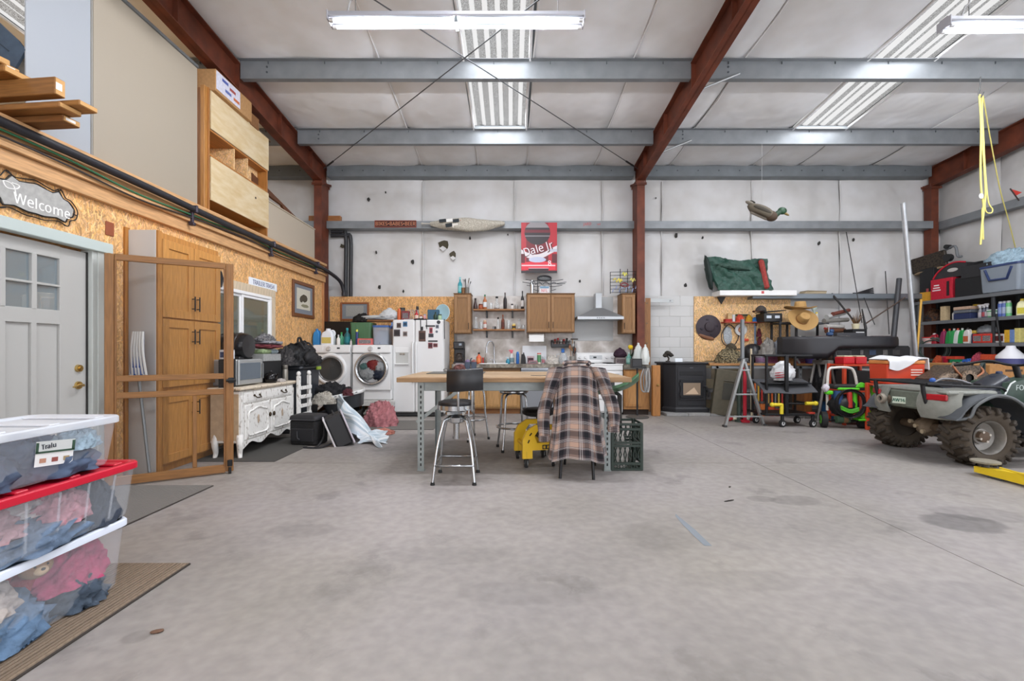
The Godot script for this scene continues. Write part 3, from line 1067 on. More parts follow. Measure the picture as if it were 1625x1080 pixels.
func bag(called: String,label: String,cat: String,pos: Vector3,s: Vector3,m: Material,sd: int,ry:=0.0,knot:=true) ->Node3D:
	# a plastic sack, bulging below and gathered above
	var o:=thing(called,label,cat,pos,ry)
	var no:=FastNoiseLite.new()
	no.seed=sd
	no.frequency=1.3
	var p:=PackedVector3Array()
	for j in 15:
		var f:=j/14.0
		var k: float=[0.75,0.95,1.0,0.98,0.9,0.78,0.6,0.35,0.2][int(f*8)] if j<14 else 0.18
		for i in 30:
			var a:=-TAU*i/30.0
			var w:=k*(1.0+0.22*no.get_noise_3d(cos(a)*2,f*3,sin(a)*2)+0.05*sin(a*9+f*6))
			p.append(V(cos(a)*w*s.x/2,f*s.y,sin(a)*w*s.z/2))
	var q:=[]
	for i in 30:
		q.append(p[i])
	part(o,"sack",B().grid(p,30,15,true).face(q,V(0,-1,0)),m)
	if knot:
		part(o,"knot",B().ell(V(0,s.y*1.0,0),V(s.x*0.12,s.y*0.09,s.z*0.12),12,8,0.5,sd+1,2.0),m)
	return o
func picture(label: String,pos: Vector3,w: float,h: float,fw: float,cf: Variant,cm: Variant,ci: Variant,ry:=0.0,rx:=0.0) ->Node3D:
	var o:=thing("framed_picture",label,"picture",pos,ry)
	o.rotation_degrees.x=rx
	var m:=B()
	for s in [-1,1]:
		m.box(V(s*(w - fw)/2,0,0.012),V(fw,h,0.024),0.005).box(V(0,s*(h - fw)/2,0.012),V(w - 2*fw,fw,0.022),0.005)
	part(o,"frame",m,M(cf,0.45,0.0,"wx",2.0))
	part(o,"mat_board",B().box(V(0,0,0.006),V(w - fw*1.9,h - fw*1.9,0.006)),M(cm,0.8))
	part(o,"print",B().box(V(0,0.01,0.01),V(w*0.62,h*0.58,0.004)),M(ci,0.7,0.0,"dust",6.0))
	return o
func wheel(o: Node3D,c: Vector3,r: float,w: float,axis: Vector3,ct: Variant,ch: Variant,called:="wheel") ->void:
	var a:=axis.normalized()*w/2
	var t:=part(o,called,B().cyl(c - a,c+a,r,-1,20).cyl(c - a*1.15,c+a*1.15,r*0.85,-1,20),M(ct,0.8))
	part(t,"hub",B().cyl(c - a*1.3,c+a*1.3,r*0.55,-1,16),M(ch,0.5))
	part(t,"axle_cap",B().cyl(c - a*1.5,c+a*1.5,r*0.18,-1,10),M("444444",0.4,0.6))
func caster(o: Node3D,c: Vector3,r: float,top: float,ry:=0.0) ->void:
	var d:=V(cos(deg_to_rad(ry)),0,sin(deg_to_rad(ry)))
	wheel(o,c+V(0,r,0),r,r*0.6,d,"1d1d1d","c8c8c8","caster_wheel")
	var f:=B()
	for s in [-1,1]:
		f.tube([c+V(0,r,0)+d*s*r*0.48,c+V(0,r*2.1,0)+d*s*r*0.4],r*0.12,6)
	f.cyl(c+V(0,r*2.05,0),c+V(0,top - c.y,0),r*0.45,-1,10)
	part(o,"caster_fork",f,M("2c2c2e",0.4,0.5))

const WX:=-3.56
# the wall of the enclosed room on the left: u runs into the depth, +z of a turned thing points into the shop
func onleft(d: float,y: float,out:=0.0) ->Vector3:
	return V(WX+out,y,-d)

func build_left() ->void:
	var wl:=sgroup("wall_left","strand-board wall of the enclosed room on the left")
	var osb:=M("fbeede",0.75,0.0,"osb",0.8)
	# boards between the openings (door 2.89-3.80, window 5.26-6.7)
	for s in [[-4.0,2.86,0.0,2.44],[2.86,3.84,2.0,2.44],[3.84,5.0,0.0,2.44],[5.0,5.27,0.0,2.44],[5.27,6.69,0.0,1.12],[5.27,6.1,1.94,2.44],[6.103,6.69,1.94,2.44],[6.69,7.32,0.0,2.44],[7.323,8.57,0.0,2.44]]:
		part(wl,"strand_board",B().box(V(WX - 0.06,(s[2]+s[3])/2,-(s[0]+s[1])/2),V(0.12,s[3] - s[2],s[1] - s[0] - 0.002),0.002),osb)
	# framing timber along its top
	var pine:=M("d9a874",0.6,0.0,"wz",1.0)
	for s in [[2.44,2.555,0.05,0.0],[2.557,2.60,0.085,0.0],[2.602,2.74,0.04,0.0],[2.742,2.785,0.075,0.0]]:
		part(wl,"top_plate",B().box(V(WX - 0.06+s[2]/2,(s[0]+s[1])/2,-2.27),V(0.12+s[2],s[1] - s[0],12.6),0.004),pine)
	part(wl,"end_post",B().box(V(WX - 0.05,1.22,-8.545),V(0.16,2.44,0.05),0.004),M("c58b58",0.6,0.0,"wy",1.0))
	part(wl,"outlet_plate",B().box(V(WX+0.006,2.235,-4.02),V(0.012,0.12,0.08),0.003),M("8d4a2c",0.5))
	# the room behind it: closed, lit by its own bulb
	var rm:=sgroup("wall_inner_room","plain walls of the room behind the window and door")
	var wh:=M("c9c7c2",0.8)
	part(rm,"rear_wall",B().box(V(-6.6,1.37,-2.4),V(0.1,2.74,12.4)),wh)
	part(rm,"end_wall",B().box(V(-5.1,1.37,-8.85),V(3.0,2.74,0.1)),wh)
	part(rm,"end_wall",B().box(V(-5.1,1.37,3.9),V(3.0,2.74,0.1)),wh)
	var lamp:=thing("ceiling_bulb","bare bulb glowing inside the room behind the door panes","ceiling light",V(-5.2,2.6,-4.6))
	part(lamp,"bulb",B().ell(V(0,0,0),V(0.06,0.07,0.06),12,8),glow("fff4e2",2.0))
	part(lamp,"holder",B().cyl(V(0,0.06,0),V(0,0.145,0),0.03),M("dddddd",0.5))
	var om:=OmniLight3D.new()
	om.name="bulb_glow"
	om.light_color=Color("fff4e2")
	om.light_energy=1.2
	om.light_size=0.06
	om.omni_range=12.0
	om.omni_attenuation=2.0
	om.shadow_enabled=true
	om.position=V(-5.2,2.6,-4.6)
	add_child(om,true)
	var ic:=thing("inner_cabinet","pale panelled cabinet seen through the door panes","cabinet",V(-5.2,0,-5.5),60)
	part(ic,"body",B().box(V(0,0.9,0),V(0.9,1.8,0.5),0.005),M("c6c8c6",0.6))
	for s in [-0.22,0.22]:
		part(ic,"door",B().box(V(s,0.9,0.257),V(0.4,1.7,0.014),0.004),M("d4d6d4",0.6))
	# window
	var wn:=sgroup("window_1","white vinyl sliding window with cream casing")
	var T:=func(m: MB) ->MB: return m.at(V(WX,0,-5.98),0,90,0)
	var cream:=M("e6d2b4",0.7,0.0,"wy",1.0)
	for s in [[0,2.0,1.66,0.11],[0,1.07,1.66,0.11]]:
		part(wn,"casing",T.call(B()).box(V(s[0],s[1],0.01),V(s[2],s[3],0.025),0.004),cream)
	for s in [-1,1]:
		part(wn,"casing",T.call(B()).box(V(s*0.775,1.535,0.01),V(0.11,0.82,0.025),0.004),cream)
	var vin:=M("eeeeee",0.35)
	var fm: MB=T.call(B())
	fm.box(V(0,1.925,-0.02),V(1.42,0.045,0.1),0.006).box(V(0,1.145,-0.02),V(1.42,0.045,0.1),0.006)
	for s in [-0.69,0.69]:
		fm.box(V(s,1.535,-0.02),V(0.045,0.74,0.1),0.006)
	part(wn,"frame",fm,vin)
	for s in [[-0.33,0.0],[0.34,0.02]]:
		var sm: MB=T.call(B())
		for q in [-0.325,0.325]:
			sm.box(V(s[0]+q,1.535,s[1] - 0.02),V(0.04,0.735,0.035),0.005).box(V(s[0],1.535+q*1.07,s[1] - 0.02),V(0.62,0.035,0.035),0.005)
		part(wn,"sash",sm,vin)
		part(wn,"pane",T.call(B()).box(V(s[0],1.535,s[1] - 0.02),V(0.62,0.68,0.006)),glass("6f7468",0.6,0.04))
	# front door of the inner room
	var dr:=sgroup("door_1","pale grey craftsman door with six small panes")
	var D:=func(m: MB) ->MB: return m.at(V(WX,0,-3.345),0,90,0)
	var gw:=M("afaeaa",0.5)
	var sl: MB=D.call(B())
	var xs:=[-0.359,-0.187,-0.148,0.024,0.063,0.235]
	# stiles, rails and panels
	sl.box(V(-0.407,0.99,-0.02),V(0.096,1.97,0.045),0.003).box(V(0.345,0.99,-0.02),V(0.22,1.97,0.045),0.003)
	sl.box(V(-0.06,1.93,-0.02),V(0.6,0.1,0.045),0.003).box(V(-0.06,1.42,-0.02),V(0.6,0.11,0.045),0.003).box(V(-0.06,0.14,-0.02),V(0.6,0.26,0.045),0.003)
	for k in [-0.1675,0.0435]:
		sl.box(V(k,0.82,-0.02),V(0.04,1.1,0.045),0.003)
	part(dr,"slab",sl,gw)
	for k in 3:
		part(dr,"recessed_panel",D.call(B()).box(V((xs[k*2]+xs[k*2+1])/2,0.82,-0.03),V(0.176,1.1,0.022),0.004),gw)
		for r in [[1.673,1.885],[1.47,1.66]]:
			part(dr,"pane",D.call(B()).box(V((xs[k*2]+xs[k*2+1])/2,(r[0]+r[1])/2,-0.02),V(0.176,r[1] - r[0]+0.01,0.006)),glass("8fa0a8",0.35,0.03))
	for k in [-0.1675,0.0435]:
		part(dr,"muntin",D.call(B()).box(V(k,1.68,-0.018),V(0.036,0.42,0.05),0.004),gw)
	part(dr,"muntin",D.call(B()).box(V(-0.06,1.666,-0.018),V(0.6,0.018,0.048),0.003),gw)
	var brass:=M("c9ab6b",0.22,0.9)
	part(dr,"deadbolt",D.call(B()).cyl(V(0.385,1.015,0.0),V(0.385,1.015,0.022),0.032,0.028,16).cyl(V(0.385,1.015,0.02),V(0.385,1.015,0.032),0.014),brass)
	var kn: MB=D.call(B())
	kn.cyl(V(0.385,0.876,0.0),V(0.385,0.876,0.016),0.034,0.03,16).cyl(V(0.385,0.876,0.01),V(0.385,0.876,0.05),0.011)
	kn.tube(curve([V(0.385,0.876,0.05),V(0.34,0.878,0.056),V(0.29,0.868,0.054)],5),0.009,8,false,0.7)
	part(dr,"door_handle",kn,brass)
	var tr:=M("b7bbb6",0.55)
	var jm: MB=D.call(B())
	jm.box(V(0.485,1.0,0.0),V(0.05,2.0,0.1),0.004).box(V(-0.485,1.0,0.0),V(0.05,2.0,0.1),0.004)
	part(dr,"jamb",jm,tr)
	part(dr,"weather_strip",D.call(B()).box(V(0.457,0.99,0.0),V(0.01,1.98,0.03)),M("2c2a28",0.8))
	part(dr,"casing",D.call(B()).box(V(0.535,1.0,0.03),V(0.06,2.0,0.06),0.005),tr)
	part(dr,"header",D.call(B()).box(V(-0.02,2.04,0.04),V(1.3,0.09,0.08),0.006),M("b9c4c0",0.5))
	var post:=M("b5824f",0.6,0.0,"wy",1.0)
	part(dr,"screen_jamb",D.call(B()).box(V(0.585,1.0,0.05),V(0.035,2.0,0.1),0.004),M("c79a66",0.6,0.0,"wy",1.0))
	part(dr,"screen_jamb",D.call(B()).box(V(0.625,1.0,0.035),V(0.04,2.0,0.07),0.004),post)
	# screen door standing open
	var a:=Vector2(-3.43,3.83)
	var b:=Vector2(-2.65,4.33)
	var L:=a.distance_to(b)
	var sd:=thing("screen_door","open wooden screen door with a bare wood frame and two middle rails","door",V((a.x+b.x)/2,0,-(a.y+b.y)/2),rad_to_deg(atan2(b.y - a.y,b.x - a.x)))
	var wd:=M("966736",0.55,0.0,"wy",1.0)
	var wr:=M("966736",0.55,0.0,"wx",1.0)
	for s in [-1,1]:
		part(sd,"stile",B().box(V(s*(L/2 - 0.032),1.0,0),V(0.064,1.96,0.03),0.004),wd)
		part(sd,"bead",B().box(V(s*(L/2 - 0.072),1.0,0.012),V(0.016,1.86,0.014),0.003),M("8d5f33",0.6,0.0,"wy",1.0))
	for r in [[1.955,0.055],[0.92,0.052],[0.775,0.052],[0.05,0.075]]:
		part(sd,"rail",B().box(V(0,r[0],0),V(L - 0.13,r[1],0.03),0.004),wr)
	part(sd,"muntin",B().box(V(0.16,0.42,0),V(0.034,0.66,0.026),0.004),wd)
	var scr:=glass("3a3a38",0.13,0.9)
	for r in [[1.44,0.99],[0.848,0.1],[0.42,0.66]]:
		part(sd,"mesh_screen",B().box(V(0,r[0],-0.006),V(L - 0.13,r[1],0.002)),scr)
	var bk:=M("1d1d1d",0.4,0.4)
	part(sd,"latch",B().box(V(L/2 - 0.02,0.88,0.03),V(0.05,0.05,0.03),0.006).cyl(V(L/2 - 0.06,0.88,0.04),V(L/2+0.02,0.88,0.04),0.012),bk)
	part(sd,"door_stop",B().tube([V(L/2 - 0.03,0.06,0.02),V(L/2 - 0.03,0.02,0.03),V(L/2 - 0.03,0.0,0.03)],0.012,8).box(V(L/2 - 0.03,0.1,0.022),V(0.04,0.06,0.02),0.004),bk)
	# tall pantry against the wall
	var pc:=thing("pantry_cabinet","tall honey oak pantry cabinet with six doors and black bar pulls","cabinet",V(WX+0.145,0,-4.66),90)
	var oak:=M("c98b45",0.45,0.0,"wy",1.0)
	var oak2:=M("d2954d",0.45,0.0,"wy",1.2)
	part(pc,"side_panel",B().box(V(-0.452,1.14,-0.01),V(0.016,2.27,0.27),0.002),M("c8c6c2",0.6))
	part(pc,"body",B().box(V(0.0,1.17,-0.01),V(0.886,2.2,0.265),0.003),oak)
	part(pc,"toe_kick",B().box(V(0,0.035,-0.03),V(0.886,0.07,0.22)),oak)
	part(pc,"filler_strip",B().box(V(-0.43,1.14,0.135),V(0.05,2.27,0.024),0.003),oak)
	part(pc,"back_post",B().box(V(-0.47,1.15,-0.135),V(0.05,2.29,0.02),0.002),M("b5762f",0.5,0.0,"wy",1.0))
	for r in [[1.475,2.21,0],[0.81,1.46,2],[0.09,0.74,2]]:
		for s in [-1,1]:
			var h: float=r[1] - r[0]
			var c:=V(s*0.212+0.024,(r[0]+r[1])/2,0.135)
			var dm:=part(pc,"cabinet_door",B().box(c+V(-0.17,0,0),V(0.075,h,0.022),0.003).box(c+V(0.17,0,0),V(0.075,h,0.022),0.003).box(c+V(0,h/2 - 0.04,0),V(0.266,0.08,0.022),0.003).box(c - V(0,h/2 - 0.04,0),V(0.266,0.08,0.022),0.003),oak2)
			part(dm,"inset_panel",B().box(c - V(0,0,0.007),V(0.27,h - 0.155,0.01)),oak2)
			var y: float=r[0]+0.16 if r[2]==0 else r[1] - 0.16
			var hm:=B().cyl(V(s*0.034+0.024,y - 0.075,0.178),V(s*0.034+0.024,y+0.075,0.178),0.006,-1,8)
			for q in [-0.05,0.05]:
				hm.cyl(V(s*0.034+0.024,y+q,0.145),V(s*0.034+0.024,y+q,0.178),0.005,-1,6)
			part(dm,"handle",hm,bk)
	# mop leaning in the corner behind the screen door
	var mp:=thing("mop","blue and white striped string mop leaning head up beside the pantry","mop",V(-3.34,0,-4.06))
	part(mp,"handle",B().cyl(V(0.13,0.0,0.02),V(-0.03,1.05,-0.03),0.013),M("8c8f90",0.4,0.5))
	part(mp,"clamp",B().box(V(-0.02,1.06,-0.03),V(0.1,0.12,0.05),0.01),M("2b57a8",0.5))
	for i in 15:
		part(mp,"strand",B().tube(curve([V(-0.06+i*0.0068,1.33,-0.03+0.01*(i % 3)),V(-0.075+i*0.0085,1.15,-0.025+0.012*(i % 3)),V(-0.08+i*0.01,0.93+0.02*(i % 2),-0.02)]),0.011,6),M(["d9dadd","3d5fa8","e6e4df"][i % 3],0.9))
	solo("ball","small coral red ball on the floor by the pantry foot","ball",B().ell(V(0,0.032,0),V(0.034,0.032,0.034),16,10),M("e0555f",0.6),V(-2.93,0,-4.29))
	# signs and the picture
	var ws:=thing("welcome_sign","scalloped whitewashed welcome sign in a black wire frame above the door","sign",V(WX+0.012,2.28,-3.38),90)
	var half:=[0.0,0.112,0.06,0.1,0.12,0.09,0.165,0.112,0.2,0.07,0.24,0.06,0.285,0.012,0.272,-0.045,0.235,-0.06,0.215,-0.1,0.15,-0.085,0.06,-0.102,0.0,-0.1]
	var op:=[]
	for i in range(0,half.size(),2):
		op.append_array([half[i],half[i+1]])
	for i in range(half.size() - 4,0,-2):
		op.append_array([-half[i],half[i+1]])
	part(ws,"board",B().prism(P2(op),0.016),M("b0afab",0.8,0.0,"dust",3.0))
	var wp:=[]
	var wp2:=[]
	for i in range(0,op.size(),2):
		wp.append(V(op[i]*1.03,op[i+1]*1.05,0.012))
		wp2.append(V(op[i]*1.16,op[i+1]*1.3,0.004))
	part(ws,"wire_frame",B().tube(curve(wp,4,true),0.005,6,true).tube(curve(wp2,4,true),0.004,6,true),bk)
	for q in [[0.285,-0.02],[-0.285,-0.02],[0.17,0.125],[-0.17,0.125],[0.2,-0.12],[-0.2,-0.12]]:
		part(ws,"strut",B().cyl(V(q[0],q[1],0.01),V(q[0]*1.14,q[1]*1.1,0.004),0.004,-1,6),bk)
	var chalk:=M("efeeea",0.9)
	text(ws,"Welcome",V(0.05,-0.035,0.0165),0.075,chalk)
	part(ws,"flourish",B().tube(curve([V(-0.14,-0.02,0.017),V(-0.16,0.05,0.017),V(-0.22,0.06,0.017),V(-0.2,0.02,0.017),V(-0.14,0.03,0.017),V(-0.12,0.06,0.017),V(-0.17,0.065,0.017)],6),0.004,5),chalk)
	var ts:=thing("painted_sign","white board hand lettered in blue above the sliding window","sign",V(WX+0.001,2.1,-6.5),90)
	part(ts,"board",B().box(V(0,0,0.008),V(0.72,0.115,0.016),0.002),M("e8ecf2",0.6))
	text(ts,"TRAILER TRASH",V(0,0,0.017),0.062,M("2c3c6e",0.6))
	var pl:=thing("wall_plaque","round black plaque hung at the window's left corner","plaque",V(WX+0.024,2.02,-5.42),90)
	part(pl,"disc",B().cyl(V(0,0,-0.02),V(0,0,0.02),0.13,0.12,28),M("26262a",0.5))
	part(pl,"rim",B().tube([V(0.12,0,0.02),V(0.085,0.085,0.02),V(0,0.12,0.02),V(-0.085,0.085,0.02),V(-0.12,0,0.02),V(-0.085,-0.085,0.02),V(0,-0.12,0.02),V(0.085,-0.085,0.02)],0.01,6,true),M("39393d",0.4))
	var fp:=picture("brown framed print of a dog with a bird beside the sliding window",V(WX+0.001,2.02,-7.75),0.8,0.6,0.06,"7c4a25","7d828a","d9d5c4",90)
	part(fp,"dog",B().at(V(0,0,0.013)).ell(V(0.02,0.03,0),V(0.12,0.06,0.001),18,8,0.3,3,2.0).ell(V(-0.09,0.0,0),V(0.06,0.05,0.001),14,6,0.3,5,2.0),M("4c4638",0.8))
	part(fp,"grass",B().at(V(0,0,0.013)).ell(V(0.05,-0.1,0),V(0.15,0.025,0.001),16,6,0.6,7,3.0),M("8a876c",0.8))
	# drain pipe, cables and their clamps along the top
	var pp:=thing("drain_pipe","long black pipe clamped along the wall top, bending down at the far corner","pipe",V(0,0,0))
	var px:=WX+0.055+0.06
	part(pp,"pipe",B().tube(curve([V(px,2.7,2.0),V(px,2.7,-1.5),V(px,2.705,-4.0),V(px,2.68,-5.5),V(px,2.68,-6.6),V(px,2.67,-7.7),V(px+0.02,2.64,-8.35),V(px+0.13,2.5,-8.75),V(px+0.17,2.3,-8.86),V(px+0.17,2.222,-8.86)],6),0.033,12),M("24242a",0.5,0.0,"dust",4.0))
	part(pp,"collar",B().cyl(V(px+0.17,2.225,-8.86),V(px+0.17,2.29,-8.86),0.042),M("2d2d31",0.5))
	for d in [4.93,6.55,8.05]:
		part(pp,"clamp",B().box(V(px,2.69,-d),V(0.085,0.085,0.03),0.01).box(V(px - 0.03,2.6,-d),V(0.05,0.13,0.03),0.006).box(V(px - 0.02,2.53,-d),V(0.06,0.035,0.04),0.006),M("3b3540",0.45,0.3))
	for c in [[2.6,"2f2b2a",0.008,0.1,"thin black cable stapled along the timber under the drain pipe"],[2.645,"2f6e4a",0.009,0.085,"green wire running just under the drain pipe"],[2.64,"5a3f2c",0.006,0.04,"thin brown cable on the upper timber, sagging between staples"]]:
		var pts:=[]
		for i in 18:
			var d: float=-2.0+i*0.62
			pts.append(V(WX+c[3],c[0]+0.018*sin(i*1.3+c[3]*40) - (0.02 if i % 4==2 else 0.0),-d))
		solo("cable",c[4],"cable",B().tube(curve(pts,4),c[2],6),M(c[1],0.6))
	# mats on the floor by the door
	for q in [["door_mat","grey ribbed doormat in front of the screen door",-3.0,-3.42,0.88,0.95,"918c86"],["door_mat","brown ribbed mat under the stack of clear totes",-2.32,-1.62,1.14,1.7,"96836f"]]:
		var mt:=thing(q[0],q[1],"mat",V(q[2],0,q[3]))
		part(mt,"pile",B().box(V(0,0.005,0),V(q[4],0.008,q[5]),0.002),M(q[6],0.95,0.0,"rib",2.2))
		var mm:=B()
		for k in int(q[4]/0.02):
			mm.box(V(-q[4]/2+0.015+k*0.02,0.0105,0),V(0.011,0.004,q[5] - 0.02),0.0)
		part(mt,"rib",mm,M(q[6],0.95,0.0,"weave",3.0)).set_meta("kind","stuff")
		part(mt,"edging",B().box(V(q[4]/2,0.004,0),V(0.014,0.009,q[5]),0.002),M("3a332d",0.9))
	# ball chain hook shadow-less bits: bits of leaf on the floor
	for q in [[249,1003,0.025,"dry curled leaf on the concrete in front of the totes"],[1157,795,0.05,"thin dark twig on the concrete in the middle of the floor"],[1158,773,0.012,"small dark pebble on the concrete behind the thin twig"]]:
		var d: float=F*EYE/(q[1] - HY)
		solo("leaf" if q[2]==0.025 else "twig" if q[2]==0.05 else "pebble",q[3],"debris",B().ell(V(0,0.005,0),V(q[2],0.006,q[2]*0.5 if q[2]<0.04 else 0.004),10,6,0.4,3,3.0),M("6d5140" if q[2]==0.025 else "3c3835",0.9),V(X(q[0],d),0,-d),20)

func build_totes() ->void:
	var clear:=glass("dde3ea",0.2,0.35)
	var lidc:=glass("e6ebf2",0.62,0.4)
	var a:=tote("bottom clear tote with a white lid, holding a pink jacket and a teddy bear",V(-2.125,0.0125,-1.865),V(0.46,0.325,0.8),clear,M("dfe6f2",0.45),0,"stacked clear totes")
	var b:=tote("middle clear tote under a bright red lid, full of folded clothes",V(-2.11,0.3385,-1.9),V(0.46,0.27,0.82),clear,M("c4122f",0.4),0,"stacked clear totes",5)
	var c:=tote("top clear tote with a clear lid and a paper label on its side",V(-2.15,0.6095,-1.86),V(0.44,0.235,0.8),clear,lidc,0,"stacked clear totes")
	part(c,"paper_label",B().at(V(0.2125,0.125,-0.07),0,90,-6).box(V(0,-0.03,0),V(0.16,0.055,0.002)),M("e2e2e0",0.6))
	var lb:=part(c,"header_label",B().at(V(0.214,0.125,-0.07),0,90,-6).box(V(0,0.022,0),V(0.165,0.046,0.002)),M("c9ccc9",0.5))
	part(lb,"green_band",B().at(V(0.2155,0.125,-0.07),0,90,-6).box(V(0,0.0,0),V(0.165,0.008,0.002)).box(V(0.076,0.02,0),V(0.012,0.04,0.002)).box(V(-0.078,0.02,0),V(0.01,0.04,0.002)),M("2d4a38",0.6))
	text(lb,"Tralu",V(0.2165,0.152,-0.04),0.02,M("1c2230",0.6),Basis.from_euler(Vector3(0,PI/2,0)))
	for k in 3:
		part(c,"pictogram",B().at(V(0.2125,0.125,-0.07),0,90,-6).box(V(-0.05+k*0.05,-0.034,0.002),V(0.026,0.018,0.001)),M(["b4846c","8d4a42","a08a64"][k],0.7))
	# what the totes hold
	var y0:=0.02
	heap_of("jacket","pink jacket in the far end of the bottom tote","jacket","d0527c",V(-2.05,y0+0.09,-2.07),V(0.26,0.2,0.34),5)
	heap_of("jeans","pale blue denim filling the near end of the bottom tote","jeans","6d8bab",V(-2.1,y0,-1.72),V(0.44,0.2,0.56),6)
	heap_of("scarf","dark slate striped scarf low in the far end of the bottom tote","scarf","4a5868",V(-2.09,y0,-2.07),V(0.42,0.15,0.3),7)
	heap_of("sweater","cream knitted sweater in the near end of the bottom tote","sweater","d6cac2",V(-2.03,y0+0.13,-1.66),V(0.26,0.15,0.36),8)
	heap_of("santa_cloth","red felt cloth beside the teddy bear in the bottom tote","cloth","b8323e",V(-2.12,y0+0.14,-1.86),V(0.24,0.17,0.26),9)
	var td:=thing("teddy_bear","tan teddy bear pressed against the side of the bottom tote","toy",V(-1.97,y0+0.2,-1.88),70)
	var fur:=M("b58d66",0.95,0.0,"weave",4.0)
	part(td,"head",B().ell(V(0,0.05,0),V(0.055,0.05,0.05),16,10),fur)
	part(td,"muzzle",B().ell(V(0,0.04,0.04),V(0.025,0.02,0.02),12,8),M("d8bc98",0.95))
	part(td,"nose",B().ell(V(0,0.048,0.058),V(0.008,0.006,0.005),8,6),M("2a201a",0.5))
	for s in [-1,1]:
		part(td,"ear",B().ell(V(s*0.042,0.092,0),V(0.018,0.018,0.01),10,8),fur)
		part(td,"eye",B().ell(V(s*0.02,0.06,0.044),V(0.005,0.005,0.004),8,6),M("1a1412",0.2))
	var y1:=0.3435
	heap_of("shirt","faded pink shirt folded at the near end of the middle tote","shirt","cfa3a8",V(-2.05,y1+0.09,-1.68),V(0.3,0.13,0.36),15)
	heap_of("jeans","blue jeans lying along the floor of the middle tote","jeans","7489a3",V(-2.1,y1,-1.84),V(0.44,0.16,0.74),16)
	heap_of("shirt","rose pink shirt in the middle of the red-lidded tote","shirt","d99aa5",V(-2.0,y1+0.07,-1.99),V(0.2,0.13,0.26),17)
	heap_of("trousers","dark navy trousers in the far end of the red-lidded tote","trousers","3d4656",V(-2.06,y1,-2.15),V(0.32,0.22,0.26),18)
	heap_of("cardigan","white cardigan on top in the red-lidded tote","cardigan","e2dad8",V(-2.12,y1+0.13,-1.9),V(0.3,0.09,0.5),19)
	var y2:=0.615
	heap_of("trousers","navy blue trousers filling the near half of the top tote","trousers","48566e",V(-2.14,y2,-1.69),V(0.42,0.155,0.5),25,0,"","mot")
	heap_of("hoodie","slate blue hoodie in the far half of the top tote","hoodie","556580",V(-2.14,y2,-2.03),V(0.42,0.15,0.44),26,0,"","mot")
	heap_of("blouse","pink and white printed blouse low at the near end of the top tote","blouse","e0c4c8",V(-1.99,y2,-1.63),V(0.12,0.09,0.3),27,0,"","print")
	heap_of("shawl","light blue shawl against the far end of the top tote","shawl","a9c0cf",V(-1.99,y2+0.1,-2.08),V(0.12,0.09,0.2),28)

